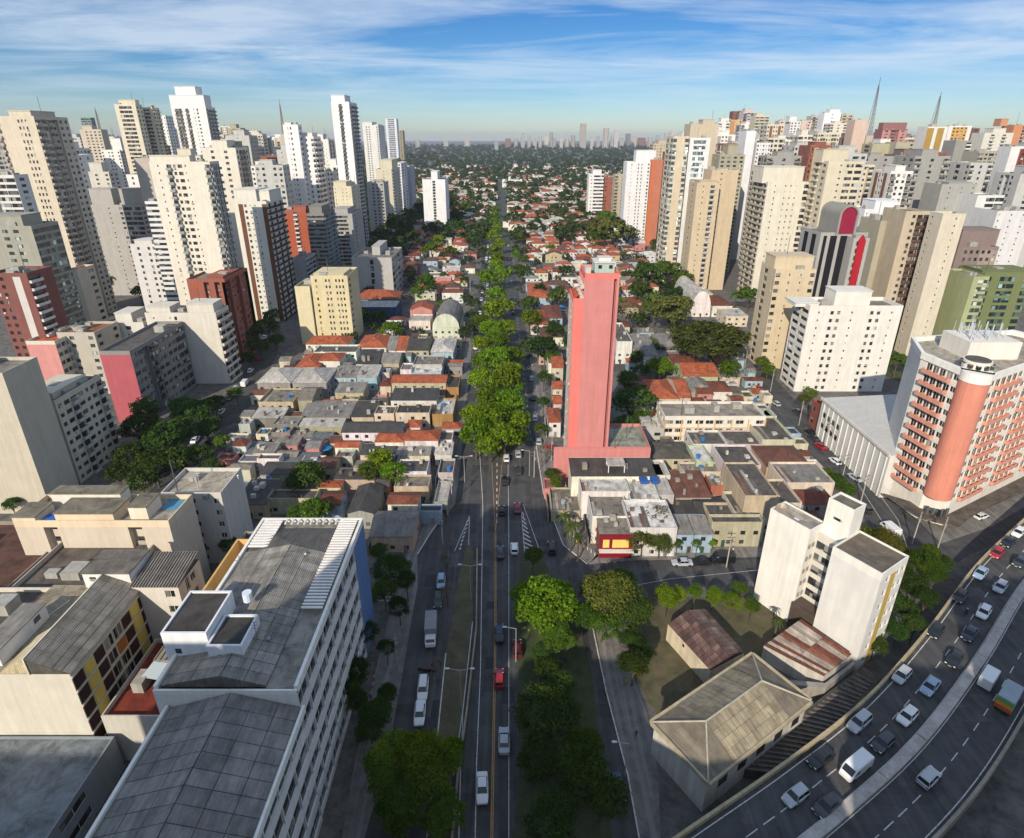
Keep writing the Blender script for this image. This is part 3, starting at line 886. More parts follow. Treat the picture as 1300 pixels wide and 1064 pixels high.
def special_towers():
    # office block with a glass arch, tan
    r = T("tan office block with a tall blue glass arch and corner bay", 985, 1036, 345, 468, 957, 9.6, '#d6bd8c', 'W.s.s.W', '.', '.n.s', seed=110, dmax=16, tops=[(985, 1034, 326, 4)], rcol='#c2b08a')
    # white block with gridded end wall
    T("long white block with a gridded left end and stepped roof", 1028, 1146, 393, 497, 1006, 9.9, '#e6dfce', '.s.ww.s..ww.s.', 's..', 'WW', tops=[(1062, 1108, 370, 4), (1010, 1040, 386, 4)], seed=111, dmax=14, par=1.6)
    # green glass office
    T("olive green office tower with dark glass panels at the right edge", 1250, 1312, 350, 455, None, 9., '#75803a', 'n.nn.n', '.', '.', seed=112, glass=(.7, 1.1, 1.1), tops=[(1247, 1312, 346, 3)], rcol='#6d8a50')
    T("olive green wing with pale glass in front of the green office tower", 1236, 1256, 354, 458, None, 9., '#a8b06a', '.nn', '.', '.', seed=113, glass=(2.2, 2.4, 2.2), dmax=9)
    # grey tower with barrel top
    Y = gp(1070, 446)[1]
    x0, H = at(1042, 298, Y)
    x1, _ = at(1102, 298, Y)
    r = block('apartment_tower', "grey tower with dark glass strips, a barrel top and a crimson arch", 'tower', x0, x1, Y, Y + 20, H, 18, '#aaa79d', '.C.CC.CC.CC.C.', '.', '.C.C.', seed=114, wall2='#1d1a22')
    w = x1 - x0
    m = MB()
    n = 14
    rad = w * .2
    Z = H + 2
    cz = Z + 7
    for i in range(n):
        t0, t1 = math.pi * i / n, math.pi * (i + 1) / n
        p, q = (rad * math.cos(t0), cz + rad * math.sin(t0)), (rad * math.cos(t1), cz + rad * math.sin(t1))
        m.face((p[0], -1, p[1]), (p[0], 17, p[1]), (q[0], 17, q[1]), (q[0], -1, q[1]))
        m.face((p[0], -1, p[1]), (q[0], -1, q[1]), (q[0] * .8, -1, cz + (q[1] - cz) * .8), (p[0] * .8, -1, cz + (p[1] - cz) * .8))
    m.box(-rad, -rad * .8, -1, 17, H - .5, cz)
    m.box(rad * .8, rad, -1, 17, H - .5, cz)
    m.box(-rad * .8, rad * .8, 16.5, 17, H - .5, cz)
    obj('barrel_roof', m, 'paint', r, '#8f8c83')
    m = MB()
    pts = [(rad * .79 * math.cos(math.pi * i / n), cz + rad * .79 * math.sin(math.pi * i / n)) for i in range(n + 1)]
    m.face(*[(p[0], -.4, p[1]) for p in reversed(pts)])
    m.box(-rad * .79, rad * .79, -.4, .2, H + .5, cz)
    obj('arch_panel', m, 'paint', r, '#8a1f3a')
    # shorter bay with a red spine
    Y2 = Y - 6
    a0, H2 = at(1084, 305, Y2)
    a1, _ = at(1104, 305, Y2)
    r = block('apartment_tower', "grey bay with a bright red pointed spine and green glass, beside the barrel top", 'tower', a0, a1, Y2, Y2 + 5.9, H2, 17, '#b1ada2', '.n.n.', '.', '.', seed=115, glass=(.6, 1.2, .9))
    m = MB()
    c = (a1 - a0) / 2
    m.face((-1.6, -.7, 8), (1.6, -.7, 8), (1.6, -.7, H2), (0, -.7, H2 + 2.5), (-1.6, -.7, H2))
    m.face((-1.6, 0, 8), (-1.6, -.7, 8), (-1.6, -.7, H2), (-1.6, 0, H2))
    m.face((1.6, -.7, 8), (1.6, 0, 8), (1.6, 0, H2), (1.6, -.7, H2))
    m.face((1.6, -.7, H2), (1.6, 0, H2), (0, 0, H2 + 2.5), (0, -.7, H2 + 2.5))
    m.face((-1.6, 0, H2), (-1.6, -.7, H2), (0, -.7, H2 + 2.5), (0, 0, H2 + 2.5))
    obj('spine', m, 'paint', r, '#a51f2c')


def profile(x):
    pts = [(0, 176), (95, 170), (150, 176), (205, 172), (300, 158), (345, 168), (405, 172), (450, 178), (486, 186), (505, 196), (815, 190), (850, 178),
           (880, 170), (915, 158), (960, 152), (1010, 156), (1050, 154), (1110, 166), (1180, 170), (1240, 172), (1300, 174)]
    for (a, p), (b, q) in zip(pts, pts[1:]):
        if a <= x <= b:
            return p + (q - p) * (x - a) / (b - a)
    return 178


def fill_towers():
    """the rest of the high-rise quarter, behind and between the surveyed towers"""
    rs = random.Random(4)
    cols = ['white', 'ivory', 'cream', 'white', 'pale grey', 'khaki', 'white', 'grey', 'pale grey', 'white', 'ivory', 'white', 'cream', 'mauve', 'white', 'ivory', 'pale grey', 'cream', 'brick', 'beige']
    pats = ['.w:w.', 'wCwwCw', 'B:B', '.CwwC.', 'wB.Bw', '.w.w.', 'ww.ww', 'BwwB', 'b.w.b', '.s.B.s.', 'nwn', 'wswsw', 'R', '.ww', 'wBBw', '..s..', 'bwwb', 'w.n.w']
    n = 0
    rel = []
    for side in (-1, 1):
        for k in range(1600):
            if side < 0:
                px = rs.uniform(-20, 425)
                Y = rs.uniform(430, 1150)
            else:
                px = rs.uniform(838, 1320)
                Y = rs.uniform(400, 1150)
            yt = profile(max(0, min(1300, px))) + rs.uniform(0, 16) + max(0, (900 - Y)) * rs.uniform(.02, .11)
            X, H = at(px, yt, Y)
            w, d = rs.uniform(12, 25), rs.uniform(13, 26)
            if H > 150 or H < 25:
                continue
            if any(x0 - 6 < X + w / 2 and x1 + 6 > X - w / 2 and y0 - 6 < Y + d and y1 + 6 > Y for x0, x1, y0, y1 in FOOT):
                continue
            if side < 0 and X > -75 - (Y - 300) * .08 or side > 0 and X < 150 + (Y - 400) * .10:
                continue
            c = cols[rs.randrange(len(cols))]
            p1, p2 = pats[rs.randrange(len(pats))], pats[rs.randrange(len(pats))]
            nb = max(1, round(w / 3.4 / len(p1)))
            tops = []
            if rs.random() < .7:
                a = X - w / 2 + w * rs.uniform(.1, .35)
                tops = [(a, a + w * .45, Y + 2, Y + d * .7, H + rs.uniform(3, 6))]
            dark = 'b' in p1 or 'n' in p1 or 'R' in p1
            desc = {'R': 'ribbon windows', 'n': 'dark glazed bands', 'B': 'balconies', 'b': 'dark balconies'}
            kw = next((desc[q] for q in 'RnbB' if q in p1), 'small windows')
            block('apartment_tower', f"{c} tower with {kw}", 'tower', X - w / 2, X + w / 2, Y, Y + d, H, max(6, round(H / 3.9)), PAL[c], p1 * nb if nb < 4 else p1,
                  p2, p2, cheap=Y > 520, tops=tops, wall2=rs.choice(['#8a5a40', '#a39f95', '#b8a27a', '#77736c', '#d8d2c6']), seed=k + 7 + (side + 1) * 700, balc=rs.choice(['#8a8478', '#c9c2b2', PAL[c]]), group='towers of the high-rise quarter',
                  rcol=rs.choice(['#7c766b', '#8d877b', '#a19b8e']))
            n += 1
            if n >= (90 if side < 0 else 205):
                break
    # far skyline beyond the wooded suburb
    far = [(741, 157, 8, '#b9aa98'), (770, 163, 7, '#c6b9a6'), (783, 165, 5, '#cfc9bf'), (655, 176, 5, '#c2b4a0'), (672, 172, 4, '#b2ada6'), (686, 173, 4, '#cfc5b4'),
           (694, 173, 5, '#d2cabc'), (704, 175, 4, '#bcb3a4'), (713, 174, 4, '#ccc3b0'), (728, 172, 5, '#b7b0a6'), (752, 174, 4, '#c9c0b0'), (798, 170, 6, '#8e847c'),
           (806, 173, 6, '#c2b8a8'), (815, 175, 10, '#9b5c48'), (836, 172, 5, '#aab0b4'), (847, 169, 6, '#d3cabb'), (856, 167, 8, '#d3cabb'), (645, 176, 7, '#a4694e'),
           (566, 179, 6, '#b9b2a2'), (593, 178, 7, '#c6bfae'), (630, 178, 5, '#aca595'),
           (530, 178, 6, '#b9b2a2'), (664, 169, 4, '#b9b2a2'), (700, 168, 4, '#b2ada6'), (861, 172, 4, '#c9c0b0'), (663, 174, 4, '#cfc5b4'), (679, 176, 5, '#b9b2a2'), (720, 176, 5, '#cabfae'), (760, 173, 4, '#b2ada6'),
           (778, 172, 4, '#cfc5b4'), (790, 175, 5, '#b9b0a2'), (826, 174, 6, '#c3b8a8')]
    for i, (x, yt, w, c) in enumerate(far):
        Y = 4600 + (i * 137) % 900
        x0, H = at(x - w / 2, yt, Y)
        x1, _ = at(x + w / 2, yt, Y)
        lab = {741: "grey brown tower, tallest on the distant skyline beyond the suburb", 770: "pale twin tower on the distant skyline, left of the two",
               783: "slim white tower on the distant skyline, right of the twin pair", 815: "red brick block on the distant tree line",
               489: ""}.get(x, "small pale tower on distant skyline")
        block('skyline_tower', lab, 'tower', x0, x1, Y, Y + 25, H, max(5, int(H / 8)), c, 'nwn' if i % 2 else 'wwww', '.', '.', cheap=True, seed=i + 3000,
              group='towers on the distant skyline')


# thin lattice masts on the ridge
def mast(label, x, yt, yb, Y, wpx):
    X, z1 = at(x, yt, Y)
    _, z0 = at(x, yb, Y)
    r = thing('lattice_mast', label, 'mast', (X, Y, 0), 0)
    LABELS[-1] = (r, (x, yt))
    m = MB()
    hw = .8 * wpx / 2 * depth(Y, z0) / F
    n = 12

    def wd(t):
        return hw * (1 - t) ** .8 + .25
    for i in range(n):
        t0, t1 = i / n, (i + 1) / n
        za, zb = z0 + (z1 - z0) * t0, z0 + (z1 - z0) * t1
        a, b = wd(t0), wd(t1)
        for (sx, sy) in ((1, 1), (1, -1), (-1, 1), (-1, -1)):
            m.bar((a * sx, a * sy, za), (b * sx, b * sy, zb), .24, 4)
        m.bar((-a, -a, za), (b, -b, zb), .22, 4)
        m.bar((a, -a, za), (-b, -b, zb), .22, 4)
        m.bar((-a, -a, za), (a, -a, za), .22, 4)
    obj('lattice', m, 'metal', r, '#6a5a55')
    m = MB()
    m.box(-hw - 2, hw + 2, -hw - 2, hw + 2, 0, z0)
    obj('pedestal', m, 'paint', r, '#b9ad98')
    m = MB()
    m.bar((0, 0, z1 - 1), (0, 0, z1 + (z1 - z0) * .15), .3, 4)
    obj('antenna', m, 'metal', r, '#6a5a55')


towers_left()
towers_right()
special_towers()
fill_towers()
mast("tall lattice mast with red brown tinge, left of the two on the right skyline", 1116, 108, 172, 820, 6)
mast("lattice mast on a pale pedestal, right of the two on the right skyline", 1194, 122, 158, 860, 5)
mast("dark slim mast on the left skyline behind the white towers", 355, 132, 170, 760, 3)
mast("thin mast on the left skyline beside the round teal tower", 121, 140, 166, 800, 2)
# ------------------------------------------------------------------ surveyed buildings near the camera
def rblock(name, label, cat, FL, w, d, a, H, nf, wall, front, **kw):
    a = math.radians(a)
    rx, ry = FL[0] + math.cos(a) * w / 2, FL[1] + math.sin(a) * w / 2
    return block(name, label, cat, rx - w / 2, rx + w / 2, ry, ry + d, H, nf, wall, front, rz=a, **kw)


def NB(label, xl, xr, yf, yb, H, nf, wall, front, cat='building', name='apartment_block', **kw):
    x0, y0 = gp(xl, yf, H)
    x1, _ = gp(xr, yf, H)
    _, y1 = gp((xl + xr) / 2, yb, H)
    return block(name, label, cat, x0, x1, y0, y1, H, nf, wall, front, **kw)


def panels(root, p00, p10, p11, p01, nu, nv, mat, col, name='roof_panel', t=.06, gap=.09, jit=.04, lift=.05, cols=None):
    """a field of separate sheets over a sloping quad"""
    rs = random.Random(nu * 31 + nv)
    A, B, C, D = map(Vector, (p00, p10, p11, p01))
    nrm = (B - A).cross(D - A).normalized()

    def P(u, v):
        return A * (1 - u) * (1 - v) + B * u * (1 - v) + C * u * v + D * (1 - u) * v
    gu = gap / max(.1, (B - A).length) / 2
    gv = gap / max(.1, (D - A).length) / 2
    for i in range(nu):
        for j in range(nv):
            o = nrm * (lift + rs.uniform(0, jit))
            q = [P(i / nu + gu, j / nv + gv), P((i + 1) / nu - gu, j / nv + gv), P((i + 1) / nu - gu, (j + 1) / nv - gv), P(i / nu + gu, (j + 1) / nv - gv)]
            lo = [tuple(k + o) for k in q]
            hi = [tuple(k + o + nrm * t) for k in q]
            m = MB()
            m.v = lo + hi
            m.f = [(4, 5, 6, 7), (0, 1, 5, 4), (1, 2, 6, 5), (2, 3, 7, 6), (3, 0, 4, 7)]
            c = lin(cols[(j * 5 + (1 if rs.random() < .2 else 0)) % len(cols)] if cols else col)
            k = rs.uniform(.80, 1.16)
            obj(name, m, mat, root, tuple(min(1, x * k) for x in c))


def big_grey():
    x0, x1, y0, y1, H = -50.5, -30.2, 60.0, 100.0, 28.0
    r = block('office_building', "large grey-roofed building with white slats along one edge and a blue end wall", 'building', x0, x1, y0, y1, H, 6, PAL['white'],
              '....', right='nnnnnnnnCC', wall2='#5f83b4', near=True, seed=201, roof=False, dep=.35)
    cx = (x0 + x1) / 2
    a0, a1, d = x0 - cx, x1 - cx, y1 - y0
    m = MB()                                   # rim
    for (a, b, c, e, zt) in ((a0, a1, -.01, .3, .15), (a0, a1, d - .5, d + .01, .7), (a0 - .01, a0 + .5, .3, d - .5, .7), (a1 - .5, a1 + .01, .3, d - .5, .7)):
        m.box(a, b, c, e, H - .6, H + zt, True)
    obj('parapet', m, 'paint', r, PAL['white'])
    # sheet roof with its ridge
    m = MB()
    k = a0 + 9.5
    e0, e1 = a0 + .6, a1 - 4.6
    zz = H + .1
    rd = H + 2.0
    p = dict(A=(e0, .6, zz), B=(e1, .6, zz), C=(e1, d - 2.6, zz), D=(e0, d - 2.6, zz), R=(k, .6, rd), S=(k, d - 10, rd))
    m.face(p['B'], p['C'], p['S'], p['R'])
    m.face(p['A'], p['R'], p['S'], p['D'])
    m.face(p['D'], p['S'], p['C'])
    m.face(p['A'], p['B'], p['R'])
    obj('roof', m, 'sheet', r, '#5f5b54')  # darkened under the sheets: shade of their gaps put into the colour
    panels(r, (k, .7, rd), (e1, .7, zz), (e1, d - 10.2, zz + .02), (k, d - 10.2, rd), 2, 16, 'sheet', '#8f8a80', 'roof_sheet')
    panels(r, (e0, .7, zz), (k, .7, rd), (k, d - 10.2, rd), (e0, d - 10.2, zz + .02), 2, 16, 'sheet', '#938d82', 'roof_sheet')
    m = MB()
    m.box(a1 - 4.6, a1 - .5, .5, d - .5, H - .4, H + .05)
    m.box(a0 + .5, a1 - 4.6, d - 2.6, d - .5, H - .4, H + .05)
    obj('gutter_floor', m, 'slab', r, '#8a857b')
    for i in range(32):                        # white slats over the light strip
        y = 15 + i * 24.2 / 32
        m = MB()
        m.box(a1 - 4.3, a1 - .8, y, y + .36, H + .75, H + .95, True)
        obj('slat', m, 'paint', r, '#e9e3da')
    for i in range(9):
        x = a0 + 5.2 + i * 1.25
        m = MB()
        m.box(x, x + .4, d - 2.3, d - .8, H + .75, H + .95, True)
        obj('slat', m, 'paint', r, '#cfc9c0')
    for i in range(10):
        y = d - 1.2 - i * .85
        m = MB()
        m.box(a0 + .9, a0 + 4.6, y - .5, y, H + .75, H + .95, True)
        obj('slat', m, 'paint', r, '#e9e3da')
    # stair and machine rooms on the roof
    for (q, z, col) in (([(204, 806), (262, 806), (287, 752), (236, 752)], 32.5, '#403c39'), ([(262, 822), (306, 824), (330, 782), (287, 782)], 31.2, '#3b3936')):
        g = [gp(a, b, z) for a, b in q]
        xa, xb = g[0][0] - cx, g[1][0] - cx
        ya, yb = g[0][1] - y0, g[2][1] - y0
        m = MB()
        m.box(xa, xb, ya, yb, H - .3, z)
        obj('machine_room', m, 'paint', r, '#dddfe0')
        m = MB()
        m.box(xa + .3, xb - .3, ya + .3, yb - .3, z - .1, z + .05)
        obj('roof', m, 'slab', r, col)
        m = MB()
        for (a, b, c, e) in ((xa - .01, xb + .01, ya - .01, ya + .3), (xa - .01, xb + .01, yb - .3, yb + .01), (xa - .01, xa + .3, ya + .3, yb - .3), (xb - .3, xb + .01, ya + .3, yb - .3)):
            m.box(a, b, c, e, z - .4, z + .35, True)
        obj('parapet', m, 'paint', r, '#dddfe0')
        m = MB()
        m.box(xa + 1.5, xa + 2.4, ya - .04, ya, H + .9, H + 1.8)
        obj('window', m, 'glass', r, '#ffffff')
    m = MB()
    X, Y = gp(150 * .25 + 265, 770, 33)
    m.bar((a0 + 8, 14.5, 31), (a0 + 8, 14.5, 32.6), .75, 12)
    obj('water_tank', m, 'plain', r, '#c9d2d8')
    m = MB()
    m.bar((a0 + 6, 18, 31), (a0 + 6, 18, 37), .06, 5)
    m.bar((a0 + 5.2, 18, 36), (a0 + 6.8, 18, 36), .05, 4)
    m.bar((a0 + 5.4, 18, 35.2), (a0 + 6.6, 18, 35.2), .05, 4)
    obj('antenna', m, 'metal', r, '#777777')
    # yellow light well at the left edge
    m = MB()
    m.box(a0 - 3.6, a0 - .02, 13, 36, 0, H - 6)
    obj('side_terrace', m, 'paint', r, '#c69a5a')
    m = MB()
    m.box(a0 - 3.9, a0 - 3.5, 12.9, 36.1, 0, H - 1.5, True)
    m.box(a0 - 3.5, a0 - .02, 12.9, 13.2, 0, H - 1.5, True)
    m.box(a0 - 3.5, a0 - .02, 35.8, 36.1, 0, H - 1.5, True)
    obj('terrace_wall', m, 'paint', r, '#d3a868')

    # lower wing to the front
    y0b, y1b, Hb = 30.0, 59.9, 24.8
    r = block('office_building', "lower grey gabled wing with white framed side windows at the bottom edge", 'building', x0 + 2, x1 + .2, y0b, y1b, Hb, 5, PAL['white'],
              '..', right='nnnnnn', near=True, seed=202, roof=False, dep=.35)
    a0, a1 = (x0 + 2) - (x0 + x1 + 2.2) / 2, (x1 + .2) - (x0 + x1 + 2.2) / 2
    d = y1b - y0b
    k = a0 + 9
    m = MB()
    z, zr = Hb + .05, Hb + 3
    m.face((a0 - .2, 0, z), (k, 0, zr), (k, d, zr), (a0 - .2, d, z))
    m.face((k, 0, zr), (a1 + .2, 0, z), (a1 + .2, d, z), (k, d, zr))
    m.face((a0, 0, z), (a1, 0, z), (k, 0, zr))
    m.face((a1, d, z), (a0, d, z), (k, d, zr))
    obj('roof', m, 'sheet', r, '#5a5751')  # dark base colour stands in for shade between the sheets
    panels(r, (a0 - .2, .1, z), (k, .1, zr), (k, d - .1, zr), (a0 - .2, d - .1, z), 3, 14, 'sheet', '#83807a', 'roof_sheet')
    panels(r, (k, .1, zr), (a1 + .2, .1, z), (a1 + .2, d - .1, z), (k, d - .1, zr), 3, 14, 'sheet', '#807c76', 'roof_sheet')
    for (p, q, z) in ((a0 - .7, a0 - .25, 0), (a1 + .22, a1 + .6, Hb - .5)):
        m = MB()
        m.box(p, q, 0, d, z, Hb + .7, True)
        obj('parapet', m, 'paint', r, PAL['white'])


def checker_block():
    H = 21.0
    x1, y0 = gp(91, 856, H)
    _, y1 = gp(184, 743, H)
    x1 = -70.4
    x0 = x1 - 17
    r = block('apartment_block', "cream block with a checker of yellow and dark brown panels down its side", 'building', x0, x1, y0, y1, H, 6, '#ddd3ba', '.....', right='.', near=True, seed=210, roof=False)
    cx = (x0 + x1) / 2
    a0, a1, d = x0 - cx, x1 - cx, y1 - y0
    fh = 3.15
    nb = 8
    kinds = ['brown', 'yellow', 'brown', 'win', 'win', 'brown', 'yellow', 'brown']
    bw = d / nb
    for f in range(6):
        z = 1.6 + f * fh
        for i in range(nb):
            k = kinds[i]
            u0, u1 = i * bw + .14, (i + 1) * bw - .14
            m = MB()
            if k == 'win':
                if f == 4 and i == 4:
                    k = 'ochre'
                else:
                    o = obj('window', None, None, r, '#cfcabd', mesh=window_mesh(u1 - u0, 2.5))
                    o.location = (a1 + .08, u0, z)
                    o.rotation_euler = (0, 0, math.pi / 2)
                    continue
            m.box(a1 + .01, a1 + .12, u0, u1, z, z + 2.55, True)
            obj('facade_panel', m, 'paint', r, {'brown': '#3d2320', 'yellow': '#d9c060', 'ochre': '#a5672c'}[k])
        m = MB()
        m.box(a1 + .005, a1 + .22, 0, d, z + 2.62, z + 3.02, True)
        obj('ledge', m, 'paint', r, '#c9c1ab')
    m = MB()
    m.box(a0, a1, .01, d - .01, H - .2, H + .1)
    obj('roof_floor', m, 'slab', r, '#9c907a')
    # lean-to sheet roof along the right half
    m = MB()
    k = a1 - 6.2
    zr = H + 3.2
    m.face((k, -.2, zr), (a1 + .4, -.2, H + .2), (a1 + .4, d + .2, H + .2), (k, d + .2, zr))
    m.face((k, 0, H), (a1 + .2, 0, H), (a1 + .2, 0, H + .25), (k, 0, zr - .02))
    m.face((a1 + .2, d, H), (k, d, H), (k, d, zr - .02), (a1 + .2, d, H + .25))
    obj('roof', m, 'sheet', r, '#5b574f')  # gap shade painted in: base darker than the sheets on it
    m = MB()
    m.box(k - .25, k, -.2, d + .2, H, zr + .25)
    obj('gable_wall', m, 'paint', r, '#d8cdb2')
    panels(r, (k, -.2, zr), (a1 + .4, -.2, H + .2), (a1 + .4, d + .2, H + .2), (k, d + .2, zr), 5, 9, 'sheet', '#8a8478', 'roof_sheet')
    m = MB()
    m.face((k - 5, 0, H + .1), (k - .3, 0, H + .1), (k - .3, 0, zr))
    m.face((k - 5, 0, H + .1), (k - .3, 0, zr), (k - .3, 7, zr), (k - 5, 7, H + .1))
    obj('side_roof', m, 'sheet', r, '#c9bb98')
    m = MB()
    m.box(a0 + 1.5, a0 + 5.2, 1.5, 12, H + .1, H + 3)
    obj('machine_room', m, 'paint', r, '#d9d8d4')
    m = MB()
    m.box(a0 + 1.3, a0 + 5.4, 1.3, 12.2, H + 3, H + 3.2, True)
    obj('machine_roof', m, 'sheet', r, '#8a857b')
    m = MB()
    m.box(a0 + 5.2, a0 + 5.25, 9, 10.4, H + 1.4, H + 2.4)
    obj('window', m, 'glass', r, '#ffffff')


def left_near():
    big_grey()
    checker_block()
    # long cream block behind, in three bodies
    r = NB("long cream block of three plain bodies with dark slots and rooftop terraces", 18, 215, 667, 633, 22, 7, '#d8c4a6', '..:.....:..', right='....', near=False, seed=220, rcol='#948b7c', roof=False)
    x0, y0 = gp(18, 667, 22)
    x1, _ = gp(215, 667, 22)
    w, d = (x1 - x0) / 2, gp(116, 633, 22)[1] - y0
    m = MB()
    m.box(-w + .2, w - .2, .2, d - .2, 21.7, 22.0)
    obj('roof', m, 'slab', r, '#9a9182')
    for (u0, u1, v0, v1, z, c) in ((-w + .01, -w + 5, 0.01, 5.5, 24, '#dccab0'), (-w + 9, w - 12, .5, d - 4, 24.6, '#d9c5a8'), (w - 9.5, w - 5.5, 2, d - 3, 25.2, '#dfd3bc'), (-w + 4, w - 14, d - 3.5, d - .3, 25.5, '#d6d0c2')):
        m = MB()
        m.box(u0, u1, v0, v1, 22, z)
        obj('roof_room', m, 'paint', r, c)
        m = MB()
        m.box(u0 - .2, u1 + .2, v0 - .2, v1 + .2, z, z + .22, True)
        obj('roof_slab', m, 'slab', r, '#77705f')
    m = MB()
    for (a, b, c, e) in ((-w - .01, w + .01, -.01, .25), (-w - .01, w + .01, d - .25, d + .01), (-w - .01, -w + .25, .25, d - .25), (w - .25, w + .01, .25, d - .25)):
        m.box(a, b, c, e, 21.5, 23.2, True)
    obj('parapet', m, 'paint', r, '#d8c4a6')
    m = MB()
    m.box(-w + 5.3, -w + 8, 1, 3.5, 22, 22.6)
    m.box(-w + 6, -w + 8.4, 3.2, 5.2, 22, 22.8)
    obj('tarpaulin', m, 'plain', r, '#1c5fae')
    m = MB()
    m.box(w - 5, w - .4, d - 4.5, d - .6, 22.02, 22.1)
    obj('terrace_floor', m, 'plain', r, '#4a86a0')
    # small white building with dark corrugated roof
    r = NB("small white building with a dark corrugated roof and a stair box", 128, 226, 746, 710, 22, 6, '#d8cdba', '...w', right='.HW.', near=True, seed=221, roof=False, name='apartment_block')
    x0, y0 = gp(128, 746, 22)
    x1, _ = gp(226, 746, 22)
    w, d = (x1 - x0) / 2, gp(177, 710, 22)[1] - y0
    m = MB()
    m.face((-w * .25, -.3, 22.3), (w + .3, -.3, 22.3), (w + .3, d + .3, 23.6), (-w * .25, d + .3, 23.6))
    m.face((-w, 0, 22.02), (w, 0, 22.02), (w, d, 22.02), (-w, d, 22.02))
    obj('roof', m, 'sheet', r, '#4b4742')
    n = 17
    for i in range(n):
        x = -w * .25 + (w * 1.25 + .3) * i / n
        m = MB()
        a, b = x + .08, x + .30
        m.v = [(a, -.3, 22.31), (b, -.3, 22.31), (b, d + .3, 23.61), (a, d + .3, 23.61), (a, -.3, 22.46), (b, -.3, 22.46), (b, d + .3, 23.76), (a, d + .3, 23.76)]
        m.f = [(4, 5, 6, 7), (0, 1, 5, 4), (1, 2, 6, 5), (2, 3, 7, 6), (3, 0, 4, 7)]
        obj('roof_rib', m, 'sheet', r, '#8d877d')
    m = MB()
    m.box(-w - 3.6, -w * .28, 1, d - .5, 0, 24.4)
    obj('stair_box', m, 'paint', r, '#d9d6cf')
    m = MB()
    m.box(-w - 3.8, -w * .28 + .2, .8, d - .3, 24.4, 24.6, True)
    obj('stair_roof', m, 'slab', r, '#6d675e')
    m = MB()
    m.box(-w - 2.4, -w - 1.2, .96, 1.0, 22.6, 23.6)
    m.box(-w + .6, -w + 1.8, .96, 1.0, 20, 22)
    obj('window', m, 'glass', r, '#ffffff')
    # off-white block with patched roof
    NB("off white block with a patched pale roof terrace, behind the long cream block", 205, 281, 630, 598, 20, 6, '#cfc8bb', '..w.w', right='....', near=True, seed=222, rcol='#a59c8b')
    x0, y0 = gp(205, 618, 20)
    r = NB("faded roof house with a striped awning standing on the off white block", 186, 240, 606, 590, 23.5, 2, '#b9b0a0', '.wH', right='.', seed=223, name='roof_house', rcol='#8d857a') if False else None
    # low flat roofs at the bottom left edge
    block('garage', "low flat roof painted in blue grey shade with dark strips at the bottom left edge", 'garage', -110, -66.5, 40, 68.5, 7, 2, '#8f989e', '....', right='.WW.', near=True, seed=224, rcol='#757d82', par=.4)  # wall and roof colours carry the blue grey of the shade
    r = block('terrace_house', "low building with a rust red terrace between the checker block and the grey roof", 'house', -68.5, -56, 69.5, 86, 10, 3, '#cfc6b4', '.', right='WnW', seed=225, near=True, rcol='#7a2f1e', par=.9)
    m = MB()
    m.box(-2.2, 6, 9.5, 16.3, 12.8, 13.0, True)
    for i in range(9):
        m.box(-2.2 + i * .95, -2.0 + i * .95, 9.4, 16.4, 13.0, 13.2, True)
    m.box(-2.2, -2.0, 9.5, 9.7, 10, 12.8)
    m.box(5.8, 6, 9.5, 9.7, 10, 12.8)
    obj('pergola', m, 'old_paint', r, '#8d8a80')
    m = MB()
    m.face((-3, 6.6, 12.2), (2, 6.2, 11.6), (2.6, 9.2, 12.3), (-2.2, 9.4, 12.9))
    m.face((-3, 6.6, 12.1), (-2.2, 9.4, 12.8), (2.6, 9.2, 12.2), (2, 6.2, 11.5))
    obj('awning', m, 'plain', r, '#aab4b8')
    block('apartment_block', "flat roofed cream house at the far left bottom with a dark stained roof", 'house', -106, -88.5, 70, 92, 17, 5, '#d8ccb6', '..w', right='.w.', seed=226, rcol='#57504a', near=False)
    block('apartment_block', "grey walled block with a stained flat roof behind the checker block", 'building', -100, -79, 93, 108, 16, 5, '#b9ae9c', '.w.', right='w.w', seed=227, rcol='#5c554e')
    block('apartment_block', "brown roofed block in shade at the left edge", 'building', -126, -103, 95, 118, 14, 4, '#9d8d7a', 'www', right='www', seed=228, rcol='#5a3c30')
    block('apartment_block', "low dark flat roofed house between the cream block and the big grey roof", 'house', -66.5, -55, 106, 122, 8, 2, '#a69b8b', 'ww', right='w.', seed=229, rcol='#4b4640')
    # older row towards the left street
    r = T("cream walk-up with a pink blank end and orange tiled roof", 33, 70, 436, 508, 112, 10., '#d9cdb0', 'C', 'WWbWWbW', wall2='#d58b82', seed=230, rcol='#b4542a', dmax=40, tops=[(40, 66, 428, 8)])
    r = T("dark grey walk-up with a deep pink end wall and square framed windows", 126, 165, 449, 536, 232, 11., '#8d8a85', 'CCC', 'WW:bWWWWnn', wall2='#b8535c', seed=231, rcol='#55524e', dmax=46, balc='#6f6d69')
    r = T("cream walk-up with a brown tiled roof and plants on its terrace", 24, 70, 513, 614, 128, 11.5, '#d5c8a8', 'EE....', 'wWbWwWb', seed=232, rcol='#5e3826', dmax=30, balc='#c9c2b2', tops=[(30, 66, 500, 3)])
    r = T("tall blank grey beige wall building at the left edge", -70, 4, 478, 652, 48, 11, '#cbbd9f', '....', '.', seed=233, dmax=26)
    r = T("grey cream block with square windows between the pink ends", 72, 120, 425, 500, 150, 10., '#bdb29c', '.w.w', 'w.w', seed=234, rcol='#8a5a40')
    r = T("white block with a stepped white roof room behind the pink ended walk-ups", 142, 182, 412, 480, 205, 10., '#d8d0c0', '.w.', 'wWw', seed=235, rcol='#7d766a', tops=[(145, 166, 398)])


left_near()


